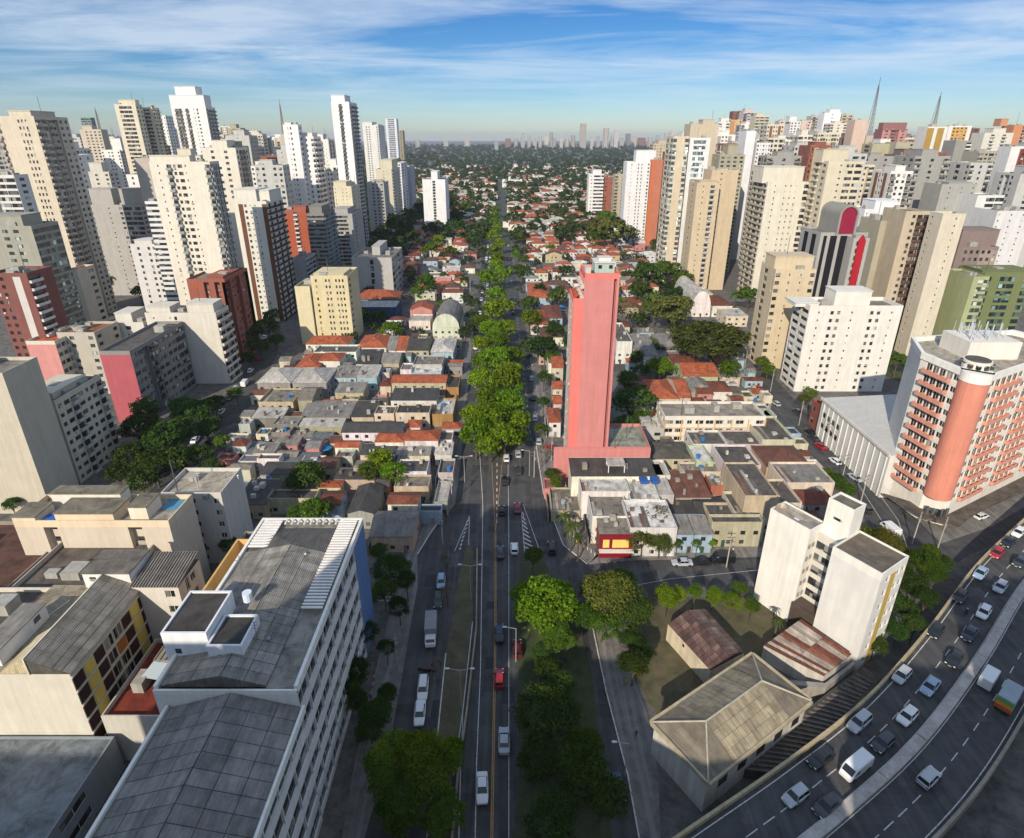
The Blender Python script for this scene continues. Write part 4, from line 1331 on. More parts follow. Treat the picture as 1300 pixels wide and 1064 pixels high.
def roof_bits():
    """vents, pipes, small units and masts on the near roofs"""
    rs = random.Random(15)
    for (nm, xs, ys, z, n) in (('large grey', (-49, -36), (62, 88), 28.6, 7), ('lower grey', (-47, -33), (36, 58), 26.4, 5), ('cream block with a checker', (-86, -78), (72, 88), 21.1, 5), ('long cream', (-100, -80), (112, 117), 22.1, 6), ('off white', (-80, -68), (120, 130), 20.1, 5)):
        root = next(o for o, _ in LABELS if o.get('label', '').startswith(nm))
        ox, oy = root.location.x, root.location.y
        for i in range(n):
            x, y = rs.uniform(*xs) - ox, rs.uniform(*ys) - oy
            m = MB()
            k = rs.choice(['vent', 'vent', 'air_unit', 'pipe', 'mast'])
            if k == 'vent':
                m.bar((x, y, z - .6), (x, y, z + .8), .16, 8)
                m.bar((x, y, z + .8), (x, y, z + 1.0), (.32, .1), 8)
            elif k == 'air_unit':
                m.box(x, x + 1.1, y, y + .8, z - .6, z + .75)
                m.box(x + .15, x + .95, y - .04, y, z - .1, z + .6)
            elif k == 'pipe':
                m.bar((x, y, z + .25), (x + rs.uniform(-3, 3), y + rs.uniform(3, 6), z + .3), .07, 6)
            else:
                m.bar((x, y, z - .6), (x, y, z + 4.5), .05, 5)
                for q in (3.2, 3.8, 4.3):
                    m.bar((x - .6, y, z + q), (x + .6, y, z + q), .03, 4)
            obj(k, m, 'metal', root, rs.choice(['#b5b3ad', '#8e8f90', '#d2d0c8', '#6f6f6c']))


roof_bits()


# ------------------------------------------------------------------ pink tower and the buildings right of the avenue
def pink_tower():
    Y = 160.0
    x0, x1, d = 17.0, 29.4, 12.5
    H = 64.5
    pink = '#de776d'
    r = block('pink_tower', "tall plain pink tower slab with a dark vertical slot, landmark of the avenue", 'tower', 19.8, x1, Y, Y + d, H, 20, pink, '...........;.', right='.w.w.w.', left='WbWbWb', seed=240, balc='#c9c0b0', rcol='#b5a79a', dep=.25, roof=False)
    cx = (19.8 + x1) / 2
    m = MB()                                        # left shoulder
    m.box(x0 - cx, 20 - cx - .003, .003, d - .5, 0, 57.5)
    obj('shoulder', m, 'paint', r, pink)
    w, gl, bal = MB(), MB(), MB()
    cx = (19.8 + x1) / 2
    facade(w, w, gl, bal, (x0 - cx - .06, d - .5), (0, -1), (-1, 0), d - .5, 3, 57.4, 19, 'sWsWs', bd=.5)
    obj('side_wall', w, 'old_paint', r, '#cfc6b6')
    o = obj('window', gl, 'glass', r, '#ffffff', kind='stuff')
    obj('balcony', bal, 'old_paint', r, '#c9bfae', kind='stuff')
    m = MB()
    for (a, b, c, e) in ((20 - cx, x1 - cx, -.01, .3), (20 - cx, x1 - cx, d - .3, d + .01), (20 - cx, 20.3 - cx, .3, d - .3), (x1 - cx - .3, x1 - cx + .01, .3, d - .3)):
        m.box(a, b, c, e, H - .5, H + 1, True)
    obj('parapet', m, 'paint', r, pink)
    m = MB()
    m.box(20.3 - cx, x1 - cx - .3, .3, d - .3, H - .3, H + .02)
    obj('roof', m, 'slab', r, '#a3978b')
    m = MB()
    m.box(23.2 - cx, x1 - cx - .6, 5.5, 11.5, H, H + 2.8)
    obj('penthouse', m, 'paint', r, '#a3b3a9')
    m = MB()
    m.box(23.0 - cx, x1 - cx - .4, 5.2, 11.8, H + 2.8, H + 3.0, True)
    m.box(24.4 - cx, x1 - cx - 1.4, 7, 11, H + 3.0, H + 3.9)
    obj('penthouse_top', m, 'paint', r, '#cfcac0')
    m = MB()
    for a in (23.6, 26.6):
        m.box(a + .6 - cx, a + 1.6 - cx, 5.45, 5.5, H + 1.2, H + 2.2)
    obj('window', m, 'glass', r, '#ffffff')
    m = MB()
    m.box(20.1 - cx, 21.6 - cx, 1.2, 5, H + .02, H + 2.4)
    obj('roof_room', m, 'old_paint', r, '#c9c0b4')
    m = MB()
    m.gable(x0 - cx + .2, 20 - cx - .2, 1.5, 8, 57.55, 1.4, .15, 'y')
    obj('tiled_roof', m, 'tile', r, '#c05a2c')
    m = MB()
    m.box(x0 - cx, x0 - cx + .25, .01, d - 1, 57.5, 58.6)
    m.box(x0 - cx + .25, 20 - cx - .01, .01, .25, 57.5, 58.6)
    obj('shoulder_parapet', m, 'paint', r, pink)
    # podium
    r = block('pink_podium', "low pink podium with a flat roof at the foot of the pink tower", 'building', 12.8, 42.4, 158.9, 159.9, 11.2, 3, pink, '...', seed=241, rcol='#b98a80', par=.9)
    r = block('pink_annex', "pink rimmed annex with a stained flat roof, right of the pink tower", 'building', 29.4, 42.5, 160, 176, 11, 3, pink, '...', seed=242, rcol='#8d8f7e', par=1.0)
    for q in [c for c in r.children if c.name.startswith('water_tank')]:
        bpy.data.objects.remove(q)
    block('retaining_wall', "low slanting pink wall by the pavement left of the pink podium", 'wall', 9.6, 12.7, 150, 156, 3.0, 1, pink, '.', seed=243, rcol='#8d5a52', par=.4)


pink_tower()


def white_rotated():
    a = 32.5
    ca, sa = math.cos(math.radians(a)), math.sin(math.radians(a))
    O = (61.6, 100.8)

    def W(u, v):
        return O[0] + ca * u - sa * v, O[1] + sa * u + ca * v
    wh = '#e4e0d5'
    r = rblock('apartment_block', "white windowless slab block with sunken roofs and a taller stair tower", 'building', W(-1.0, -15), 9.6, 9.6, a, 24, 7, wh, '.WCWW', left='.', right='.w.w', back='.', seed=250, wall2='#c9a52e', balc='#c9a52e', roof=False, near=True, bd=.7, dep=.3)
    w2 = 4.8

    def L(u, v):                                   # local of root (front middle of the near slab)
        return u - (-1.0 + 4.8), v + 15
    m = MB()                                       # rear slab
    x0, y0 = L(0, 0)
    x1, y1 = L(5.2, 9.4)
    m.box(x0, x1, y0, y1, 0, 24)
    obj('rear_slab', m, 'paint', r, wh)
    for f in range(6):
        for i in (0, 1):
            o = obj('window', None, None, r, '#bdbab2', mesh=window_mesh(.9, 1.2))
            o.location = (x0 + .35 + i * 1.3, y0 - .1, 4 + f * 3.2)
    sx0, sy0 = L(4.2, -5.38)
    sx1, sy1 = L(8.4, -.02)
    m = MB()
    m.box(sx0, sx1, sy0, sy1, 0, 31)
    obj('stair_tower', m, 'paint', r, wh)
    m = MB()
    m.box(sx0 + .25, sx1 - .25, sy0 + .25, sy1 - .25, 31, 31.05)
    obj('stair_roof', m, 'slab', r, '#6b6459')
    m = MB()
    for (p, q, s, t) in ((sx0, sx1, sy0, sy0 + .25), (sx0, sx1, sy1 - .25, sy1), (sx0, sx0 + .25, sy0 + .25, sy1 - .25), (sx1 - .25, sx1, sy0 + .25, sy1 - .25)):
        m.box(p, q, s, t, 31, 31.5)
    obj('stair_parapet', m, 'paint', r, wh)
    m = MB()
    m.box(sx0 - .03, sx0, sy0 + 1.8, sy0 + 3.6, 27.4, 28.0)
    obj('vent', m, 'glass', r, '#ffffff')
    # recessed link with dark windows
    m = MB()
    lx0, ly0 = L(2.6, -5.38)
    lx1, ly1 = L(4.18, -.02)
    m.box(lx0, lx1, ly0, ly1, 0, 23)
    obj('link', m, 'paint', r, '#cfcabd')
    for f in range(6):
        m = MB()
        m.box(lx0 - .04, lx0, ly0 + .5, ly1 - .5, 4.5 + f * 3.1, 6.3 + f * 3.1)
        obj('window', m, 'glass', r, '#ffffff')
    lx0, ly0 = L(-.9, -5.38)
    lx1, ly1 = L(2.58, -.02)
    m = MB()
    m.box(lx0, lx1, ly0, ly1, 0, 6.5)
    obj('low_roof', m, 'sheet', r, '#57493f')
    # sunken roofs with rims
    for (u0, v0, u1, v1, c) in ((0, 0, 5.2, 9.4, '#9d978b'), (-1, -15, 8.6, -5.4, '#6f6455')):
        p, q = L(u0, v0)
        s, t = L(u1, v1)
        m = MB()
        for (A, B, C, D) in ((p - .01, s + .01, q - .01, q + .25), (p - .01, s + .01, t - .25, t + .01), (p - .01, p + .25, q + .25, t - .25), (s - .25, s + .01, q + .25, t - .25)):
            m.box(A, B, C, D, 23.2, 25.0, True)
        obj('parapet', m, 'paint', r, wh)
        cx, cy = (p + s) / 2, (q + t) / 2
        m = MB()
        e = [(p + .3, q + .3, 24.7), (s - .3, q + .3, 24.7), (s - .3, t - .3, 24.7), (p + .3, t - .3, 24.7)]
        for i in range(4):
            m.face(e[i], e[(i + 1) % 4], (cx, cy, 23.9))
        m.v = [tuple(k) for k in m.v]
        obj('sunken_roof', m, 'sheet', r, c)
    m = MB()
    c0 = L(.9, 7.6)
    for i in range(10):
        t0, t1 = 2 * math.pi * i / 10, 2 * math.pi * (i + 1) / 10
        c = Vector((c0[0], c0[1], 25.6))
        ax = Vector((-.5, -.4, .75)).normalized()
        u = ax.orthogonal().normalized()
        v = ax.cross(u)
        p = c + (u * math.cos(t0) + v * math.sin(t0)) * 1.2 + ax * .35
        q = c + (u * math.cos(t1) + v * math.sin(t1)) * 1.2 + ax * .35
        m.face(tuple(c), tuple(p), tuple(q))
    m.bar((c0[0], c0[1], 24.2), (c0[0], c0[1], 25.7), .08)
    obj('satellite_dish', m, 'metal', r, '#8a7d6c')

    # rusty sheet shed in front of it
    q = [gp(x, y, 4.2) for x, y in ((970, 819), (1016, 790), (1080, 835), (1046, 858))]
    r = thing('shed', "shed roofed in strips of rusty and pale sheets in front of the white slab block", 'shed', (q[0][0], q[0][1], 0))
    qq = [(x - q[0][0], y - q[0][1]) for x, y in q]
    qq = [qq[0], qq[3], qq[2], qq[1]]
    m = MB()
    m.prism(qq, 0, 4.0)
    obj('wall', m, 'old_paint', r, '#c5bfb2')
    Z = [4.1, 4.1, 5.1, 5.1]
    pts = [(x, y, z) for (x, y), z in zip(qq, Z)]
    panels(r, pts[0], pts[1], pts[2], pts[3], 2, 13, 'sheet', '#6e4636', 'roof_sheet', cols=['#7a4434', '#8d5b46', '#b9aea0', '#a49789', '#6b3a2c', '#b9aea0'])
    m = MB()
    m.face(pts[0], pts[1], pts[2], pts[3])
    obj('roof', m, 'sheet', r, '#6b4a3c')
    # corner yard wall
    q = [gp(x, y, 3.4) for x, y in ((1000, 862), (1048, 866), (1084, 838), (1086, 842), (1049, 872), (1000, 868))]
    r = thing('yard_wall', "grey corner yard wall beside the rusty shed", 'wall', (*q[0], 0))
    m = MB()
    m.prism([(x - q[0][0], y - q[0][1]) for x, y in reversed(q)], 0, 3.2)
    obj('wall', m, 'old_paint', r, '#9a948a')


white_rotated()


def warehouse():
    a = 32.5
    ca, sa = math.cos(math.radians(a)), math.sin(math.radians(a))
    A = (24.3, 70.6)
    Wd, Ln, H = 11.4, 26.0, 8.0
    FL = (A[0] + sa * Wd, A[1] - ca * Wd)
    rx, ry = FL[0] + ca * Ln / 2, FL[1] + sa * Ln / 2
    r = thing('warehouse', "hip roofed warehouse with grey panelled roof beside the vacant yard", 'warehouse', (rx, ry, 0), math.radians(a))
    m = MB()
    m.box(-Ln / 2, Ln / 2, 0, Wd, 0, H - .4)
    obj('wall', m, 'old_paint', r, '#cfcabf')
    h = 2.6
    m = MB()
    m.hip(-Ln / 2, Ln / 2, 0, Wd, H - .1, h, .3)
    obj('roof', m, 'sheet', r, '#7d7463')  # darker below the panels, so shade in their joints is painted
    x0, x1, k = -Ln / 2 - .3, Ln / 2 + .3, Wd / 2 + .3
    zb, zt = H - .13, H - .15 + h
    panels(r, (x0 + k, -.3, zb), (x1 - k, -.3, zb), (x1 - k, Wd / 2, zt), (x0 + k, Wd / 2, zt), 14, 4, 'sheet', '#a3977c', 'roof_panel')
    panels(r, (x1 - k, Wd + .3, zb), (x0 + k, Wd + .3, zb), (x0 + k, Wd / 2, zt), (x1 - k, Wd / 2, zt), 14, 4, 'sheet', '#938a74', 'roof_panel')
    m = MB()
    m.box(x0 - .15, x1 + .15, -.75, -.35, H - .75, H - .1, True)
    m.box(x0 - .15, x1 + .15, Wd + .35, Wd + .75, H - .6, H + .15, True)
    m.box(x1 + .02, x1 + .4, -.35, Wd + .35, H - .6, H + .15, True)
    m.box(x0 - .4, x0 - .02, -.35, Wd + .35, H - .6, H + .15, True)
    obj('gutter', m, 'old_paint', r, '#b5a88c')
    for q in ((x0 + k, x0, 0), (x0 + k, x0, 1), (x1 - k, x1, 0), (x1 - k, x1, 1)):
        m = MB()
        m.bar((q[0], Wd / 2, zt + .14), (q[1], -.3 if q[2] == 0 else Wd + .3, zb + .14), .16, 5)
        obj('hip_cap', m, 'old_paint', r, '#b9b2a2')
    m = MB()
    m.bar((x0 + k, Wd / 2, zt + .16), (x1 - k, Wd / 2, zt + .16), .16, 5)
    obj('ridge_cap', m, 'old_paint', r, '#b9b2a2')
    m = MB()
    for i in range(5):
        m.box(-Ln / 2 + 3 + i * 4.8, -Ln / 2 + 5.2 + i * 4.8, -.04, 0, 3.5, 5.5)
    obj('window', m, 'glass', r, '#ffffff', kind='stuff')
    # brown shed in the yard
    q = [gp(x, y, 4.5) for x, y in ((848, 792), (895, 773), (945, 828), (902, 851))]
    q = [q[0], q[3], q[2], q[1]]
    r = thing('shed', "brown corrugated gabled shed with a pale end wall in the vacant yard", 'shed', (*q[0], 0))
    qq = [(x - q[0][0], y - q[0][1]) for x, y in q]
    m = MB()
    m.prism(qq, 0, 4.4)
    obj('wall', m, 'old_paint', r, '#d3c5aa')
    A_, B_, C_, D_ = [Vector((x, y, 4.4)) for x, y in qq]
    M1, M2 = (A_ + D_) / 2 + Vector((0, 0, 1.7)), (B_ + C_) / 2 + Vector((0, 0, 1.7))
    m = MB()
    m.face(tuple(A_), tuple(B_), tuple(M2), tuple(M1))
    m.face(tuple(M1), tuple(M2), tuple(C_), tuple(D_))
    m.face(tuple(A_), tuple(M1), tuple(D_))
    m.face(tuple(B_), tuple(C_), tuple(M2))
    obj('roof', m, 'sheet', r, '#57413a')
    panels(r, tuple(A_), tuple(B_), tuple(M2), tuple(M1), 12, 3, 'sheet', '#6a4d44', 'roof_sheet', cols=['#6a4d44', '#5a423b', '#7a6156'])
    panels(r, tuple(M1), tuple(M2), tuple(C_), tuple(D_), 12, 3, 'sheet', '#6a4d44', 'roof_sheet', cols=['#745c52', '#64504a', '#83705f'])
    m = MB()
    dd = (B_ - A_).normalized()
    nn = Vector((dd.y, -dd.x, 0))
    for t in (.4, .75):
        c = A_.lerp(B_, t) + nn * .03
        m.face((c.x - dd.x * .3, c.y - dd.y * .3, 3), (c.x + dd.x * .3, c.y + dd.y * .3, 3), (c.x + dd.x * .3, c.y + dd.y * .3, 3.7), (c.x - dd.x * .3, c.y - dd.y * .3, 3.7))
    obj('window', m, 'glass', r, '#ffffff')


warehouse()


def hall_and_corner():
    # grey roofed hall
    H = 14.5
    X0, Y0, Y1 = 110.0, 150.5, 191.0
    X1 = X0 + 34
    r = block('hall', "long white hall with pilasters and a pale grey pitched roof along the right street", 'hall', X0, X1, Y0, Y1, H, 1, '#ded9cd', '.', seed=260, roof=False)
    cx = (X0 + X1) / 2
    m = MB()
    k, d = 3.0, Y1 - Y0
    a0, a1 = X0 - cx, X1 - cx
    zr = H + 5.5
    m.face((a0 - .3, -.3, H), (k, -.3, zr), (k, d - 9, zr), (a0 - .3, d + .3, H))
    m.face((k, -.3, zr), (a1 + .3, -.3, H), (a1 + .3, d + .3, H), (k, d - 9, zr))
    m.face((a0 - .3, d + .3, H), (k, d - 9, zr), (a1 + .3, d + .3, H))
    m.face((a0 - .3, -.3, H), (a1 + .3, -.3, H), (k, -.3, zr))
    obj('roof', m, 'paint', r, '#b9b7b1')
    m = MB()
    m.box(a0 - .7, a0 - .3, -.3, d + .3, H - .4, H + .5, True)
    obj('parapet', m, 'paint', r, '#d5d0c4')
    for i in range(13):
        m = MB()
        y = 1 + i * 3.1
        m.box(a0 - .25, a0 - .003, y, y + .4, 0, H - .5)
        obj('pilaster', m, 'paint', r, '#e6e1d6')
    for i in range(4):
        for z in (4.5, 8.5):
            m = MB()
            y = d - 3 - i * 3.1
            m.box(a0 - .06, a0, y - 1.0, y + 1.0, z, z + 1.7)
            obj('window', m, 'glass', r, '#ffffff')
    block('annex', "small brick red annex at the far end of the white hall", 'building', 111.5, 125, 192, 200, 9, 2, '#a0492f', 'w.w', left='w.', seed=261, rcol='#a4502c')
    # salmon columned corner block
    H, z0, nf = 44.0, 7.5, 11
    P0, P1, P2 = (112.4, 152.6), (114.6, 140.2), (159.5, 158.0)
    q1 = (119.6, 136.5)
    r = thing('corner_block', "white and salmon corner block with balconies and a rounded salmon column", 'building', (117.0, 139.5, 0))
    ox, oy = 117.0, 139.5
    w, w2, gl, bal = MB(), MB(), MB(), MB()

    def edge(p, q, pat, near=True, bd=1.2):
        d = Vector((q[0] - p[0], q[1] - p[1]))
        Wd = d.length
        d.normalize()
        facade(w, w2, gl, bal, (p[0] - ox, p[1] - oy), (d.x, d.y), (d.y, -d.x), Wd, z0, H, nf, pat, r if near else None, bd)
    edge(P0, P1, '.BBBBW', True, 1.3)
    edge(P1, q1, '.', False)
    edge(q1, P2, 'WBBBBWWBBBBWWBBW', True, 1.2)
    P3 = (153, 173)
    edge(P2, P3, 'W.W.W', False)
    P4 = (118, 166)
    edge(P3, P4, '.', False)
    edge(P4, P0, '.', False)
    obj('wall', w, 'paint', r, '#e3ddd1')
    obj('balcony', bal, 'paint', r, '#d3947f', kind='stuff')
    poly = [(x - ox, y - oy) for x, y in (P0, P1, q1, P2, P3, P4)]
    m = MB()
    m.prism(poly, 0, z0 - .02)
    obj('base_wall', m, 'paint', r, '#ddd6c8')
    m = MB()
    m.prism(poly, H - .02, H + .1)
    obj('roof', m, 'slab', r, '#a39b8c')
    c = Vector((0, 0, 0))
    cc = sum((Vector((x, y, 0)) for x, y in poly), Vector((0, 0, 0))) / 6
    m = MB()
    for i in range(6):
        a, b = Vector((*poly[i], 0)), Vector((*poly[(i + 1) % 6], 0))
        ai, bi = a.lerp(cc, .04), b.lerp(cc, .04)
        ao, bo = a.lerp(cc, -.02), b.lerp(cc, -.02)
        m.prism([(ao.x, ao.y), (bo.x, bo.y), (bi.x, bi.y), (ai.x, ai.y)], H - .3, H + 1.4)
    obj('cornice', m, 'paint', r, '#e9e4d9')
    m = MB()
    m.bar((.6, -.4, z0 + 1), (.6, -.4, H - 1.2), 3.4, 28)
    obj('column', m, 'paint', r, '#cf8670')
    m = MB()
    m.bar((.6, -.4, H - 1.2), (.6, -.4, H + 1.4), 3.55, 28)
    obj('column_head', m, 'paint', r, '#e9e4d9')
    m = MB()
    m.bar((2.4, 2.6, H), (2.4, 2.6, H + 3.2), 3.2, 24)
    obj('roof_drum', m, 'paint', r, '#ddd5c6')
    m = MB()
    m.bar((2.4, 2.6, H + 3.2), (2.4, 2.6, H + 3.4), 2.8, 24)
    obj('drum_top', m, 'slab', r, '#57534c')
    m = MB()
    for i in range(12):
        t = 2 * math.pi * i / 12
        m.box(2.4 + 3.2 * math.cos(t) - .45, 2.4 + 3.2 * math.cos(t) + .45, 2.6 + 3.2 * math.sin(t) - .45, 2.6 + 3.2 * math.sin(t) + .45, H + 1.5, H + 2.6)
    obj('drum_window', m, 'glass', r, '#ffffff', kind='stuff')
    m = MB()
    m.box(6, 20, 11, 22, H, H + 5)
    obj('penthouse', m, 'paint', r, '#dcd5c8')
    m = MB()
    rs = random.Random(8)
    for i in range(26):
        x, y = rs.uniform(7, 19), rs.uniform(12, 21)
        m.bar((x, y, H + 5), (x, y, H + rs.uniform(7, 9.5)), rs.choice((.06, .1, .18)), 5)
    obj('antenna', m, 'metal', r, '#b9bcc2', kind='stuff')
    m = MB()
    for i in range(7):
        t = -2.6 + i * .42
        m.box(.6 + 3.3 * math.cos(t) - .3, .6 + 3.3 * math.cos(t) + .3, -.4 + 3.3 * math.sin(t) - .3, -.4 + 3.3 * math.sin(t) + .3, 3.2, 5.8)
    obj('window', m, 'glass', r, '#ffffff', kind='stuff')
    m = MB()
    pts = [(-8.2, 8), (-3.8, -4.5), (2.5, -8), (9, -3.5), (44, 16), (42, 18.5), (3, -1)]
    m.prism([(p[0], p[1]) for p in pts], 3.0, 3.5)
    m.prism([(p[0], p[1]) for p in pts], 2.95, 3.0)
    obj('canopy', m, 'slab', r, '#5d5349')
    # school like white block
    r = block('school_block', "low white block of three storeys with beige frames and wide windows", 'building', 53, 88, 184.5, 197, 9.6, 3, '#e2dac6', 'WWwWWWwW.W', left='WWW', near=True, seed=262, rcol='#8d867a', dep=.3)
    m = MB()
    for i in range(7):
        x = -17.5 + i * 5.8
        m.box(x, x + .35, -.32, -.003, 0, 9.4)
    for z in (3.1, 6.3):
        m.box(-17.6, 17.6, -.2, -.003, z - .35, z - .05, True)
    obj('frame', m, 'paint', r, '#cfa878')
    block('annex', "small flat white roofed annex left of the low white block", 'house', 44, 52.8, 183, 192, 5.5, 2, '#b9b5aa', '.w', seed=263, rcol='#d5d3cc')


hall_and_corner()
# ------------------------------------------------------------------ low houses of the two blocks and the suburb
LM = [((745, 480), 'the pink tower'), ((551, 260), 'the white slab tower'), ((412, 395), 'the pale yellow block'), ((470, 345), 'the grey slab block'),
      ((255, 320), 'the big cream tower'), ((810, 250), 'the orange slab'), ((910, 435), 'the broad dark tree'),
      ((900, 522), 'the school block'), ((1075, 440), 'the gridded block'), ((1225, 540), 'the salmon column'), ((1100, 540), 'the white hall'),
      ((1050, 720), 'the white slab block'), ((920, 900), 'the hipped warehouse'), ((625, 540), 'the leafy median'), ((380, 790), 'the large grey roof'),
      ((130, 690), 'the long cream block'), ((200, 470), 'the pink walk-ups'), ((325, 330), 'the brown striped tower'), ((35, 230), 'the tall beige tower'),
      ((240, 160), 'the ornate white tower'), ((436, 190), 'the slim white tower'), ((910, 300), 'the tan tower pair'), ((1000, 300), 'the green roofed tower'),
      ((1000, 400), 'the tan arch office'), ((1070, 330), 'the barrel topped tower'), ((1210, 360), 'the plain beige tower'), ((1270, 400), 'the olive office'),
      ((497, 165), 'the finned glass tower'), ((741, 168), 'the tallest far tower'), ((650, 225), 'the low white villa'), ((1116, 140), 'the left ridge mast'),
      ((1194, 140), 'the right ridge mast'), ((1072, 260), 'the large cream tower'), ((860, 260), 'the glass tower'), ((1060, 150), 'the bright blank tower')]


def where(px):
    best = min(LM, key=lambda q: (q[0][0] - px[0]) ** 2 + ((q[0][1] - px[1]) * 1.3) ** 2)
    dx, dy = px[0] - best[0][0], px[1] - best[0][1]
    if abs(dx) > abs(dy) * 1.1:
        r = 'right of' if dx > 0 else 'left of'
    else:
        r = 'in front of' if dy > 0 else 'behind'
    return f"{r} {best[1]}"


HOUSE_GROUP = 'low houses on both sides of the avenue'


def house(x0, x1, y0, y1, H, typ, roof, wall, label=None, rs=rnd, detail=True, name='house', rz=0.0, tank=None):
    w, d = x1 - x0, y1 - y0
    cx = (x0 + x1) / 2
    px = pr(cx, y0, H)
    rt = {'h': 'hipped', 'g': 'gabled', 'G': 'gabled', 'f': 'flat', 'm': 'lean-to', 'b': 'barrel'}[typ]
    r = thing(name, label or f"{wall} house, {rt} {roof} roof, {where(px)}", 'house', (cx, y0, 0), rz, HOUSE_GROUP)
    LABELS[-1] = (r, px)
    FOOT.append((x0, x1, y0, y1))
    a, b = -w / 2, w / 2
    rc = ROOF[roof]
    mt = 'tile' if 'tile' in roof else ('slab' if 'concrete' in roof or 'slab' in roof else 'sheet')
    k = rs.uniform(.86, 1.12)
    rcol = tuple(min(1, c * k) for c in lin(rc))
    wc = tuple(min(.8, c * rs.uniform(.88, 1.04)) for c in soft(PAL[wall], .25, .92))
    m = MB()
    if typ == 'f':
        t = .2
        m.box(a, b, 0, d, 0, H - .5)
        for (p, q, s, u) in ((a, b, 0, t), (a, b, d - t, d), (a, a + t, t, d - t), (b - t, b, t, d - t)):
            m.box(p, q, s, u, H - .5, H + rs.uniform(.25, .7))
        obj('wall', m, 'old_paint', r, wc)
        m = MB()
        m.box(a + t, b - t, t, d - t, H - .45, H - .2)
        obj('roof', m, 'slab' if mt == 'tile' else mt, r, rcol)
    else:
        m.box(a, b, 0, d, 0, H - .05)
        rh = {'h': min(w, d) * .2, 'g': d * .17, 'G': w * .17, 'm': d * .1, 'b': d * .25}[typ]
        if typ == 'g':
            for x in (a, b):
                m.face(*([(x, 0, H - .05), (x, d / 2, H + rh), (x, d, H - .05)] if x == a else [(x, d, H - .05), (x, d / 2, H + rh), (x, 0, H - .05)]))
        if typ == 'G':
            for y in (0, d):
                m.face(*([(a, y, H - .05), (b, y, H - .05), (0, y, H + rh)]))
        if typ == 'm':
            m.box(a, b, d - .2, d, H - .05, H + rh)
        obj('wall', m, 'old_paint', r, wc)
        m = MB()
        if typ == 'h':
            m.hip(a, b, 0, d, H, rh, .35)
        elif typ in 'gG':
            m.gable(a, b, 0, d, H, rh, .3, 'x' if typ == 'g' else 'y')
        elif typ == 'm':
            o = .25
            m.face((a - o, -o, H), (b + o, -o, H), (b + o, d - .2, H + rh), (a - o, d - .2, H + rh))
            m.face((a - o, -o, H - .12), (a - o, -o, H), (a - o, d - .2, H + rh), (a - o, d - .2, H + rh - .12))
            m.face((a - o, -o, H - .12), (b + o, -o, H - .12), (b + o, -o, H), (a - o, -o, H))
            m.face((b + o, -o, H), (b + o, -o, H - .12), (b + o, d - .2, H + rh - .12), (b + o, d - .2, H + rh))
        else:
            n = 10
            for i in range(n):
                t0, t1 = math.pi * i / n, math.pi * (i + 1) / n
                p, q = (a + w / 2 - w / 2 * math.cos(t0), H + rh * math.sin(t0)), (a + w / 2 - w / 2 * math.cos(t1), H + rh * math.sin(t1))
                m.face((q[0], 0, q[1]), (p[0], 0, p[1]), (p[0], d, p[1]), (q[0], d, q[1]))
            m2 = MB()
            m2.face(*[(a + w / 2 + w / 2 * math.cos(math.pi * i / n), .02, H + rh * math.sin(math.pi * i / n)) for i in range(n + 1)])
            obj('gable_wall', m2, 'old_paint', r, wc)
        obj('roof', m, mt, r, rcol)
    # openings
    m = MB()
    nfl = 2 if H > 5.4 else 1
    for f in range(nfl):
        z = 1.0 + f * 2.9
        n = max(1, int(w / 3.2))
        for i in range(n):
            x = a + (i + .5) * w / n
            if rs.random() < .8:
                m.box(x - .6, x + .6, -.05, .02, z, z + 1.15)
        n = max(1, int(d / 3.6))
        for i in range(n):
            y = (i + .5) * d / n
            if rs.random() < .6:
                m.box(b - .02, b + .05, y - .55, y + .55, z, z + 1.1)
            if rs.random() < .5:
                m.box(a - .05, a + .02, y - .55, y + .55, z, z + 1.1)
    obj('window', m, 'glass', r, '#ffffff', kind='stuff')
    if detail and y0 < 300:
        if typ == 'h':
            m = MB()
            o = .35
            L_ = min(w, d) / 2 + o
            hz = H - .05 + rh
            ra, rb = ((a - o + L_, d / 2, hz), (b + o - L_, d / 2, hz)) if w >= d else ((0, -o + L_, hz), (0, d + o - L_, hz))
            for p, q in ((ra, rb), (ra, (a - o, -o, H - .05)), (rb, (b + o, d + o, H - .05)), (ra if w >= d else rb, (a - o, d + o, H - .05)), (rb if w >= d else ra, (b + o, -o, H - .05))):
                if (Vector(p) - Vector(q)).length > .1:
                    m.bar(p, q, .13, 5)
            obj('ridge_cap', m, 'tile', r, tuple(min(1, c * 1.15) for c in rcol))
        if typ in 'fm' and w > 5 and d > 4:
            m = MB()
            for i in range(rs.randint(1, 4)):
                x, y, s = a + rs.uniform(.6, w - 2.2), rs.uniform(.6, d - 2), rs.uniform(.5, 1.5)
                m.box(x, x + s, y, y + s * rs.uniform(.6, 1.3), H - .5, H + rs.uniform(.2, 1.1) + (d * .1 if typ == 'm' else 0))
            obj('roof_clutter', m, 'old_paint', r, rs.choice(['#8f8a80', '#c2bdb2', '#6d5f52', '#a8a59c']), kind='stuff')
            if rs.random() < .7:
                for i in range(rs.randint(2, 5)):
                    if typ != 'f':
                        break
                    m = MB()
                    x = a + .4 + i * 1.0
                    if x + .9 < b - .4:
                        m.box(x, x + .92, .5, .5 + (d - 1) * rs.uniform(.3, .9), H - .16 + rs.uniform(0, .06), H - .08 + rs.uniform(0, .06), True)
                        obj('roof_sheet', m, 'sheet', r, rs.choice(['#8c8579', '#6b645a', '#a7a196', '#7a5a4a']))
        if rs.random() < .6:
            m = MB()
            m.box(a - .9, a - .75, -.6, d + .3, 0, 2.1)
            obj('yard_wall', m, 'old_paint', r, rs.choice(['#b5ad9d', '#cfc9bc', '#9a8d7c']))
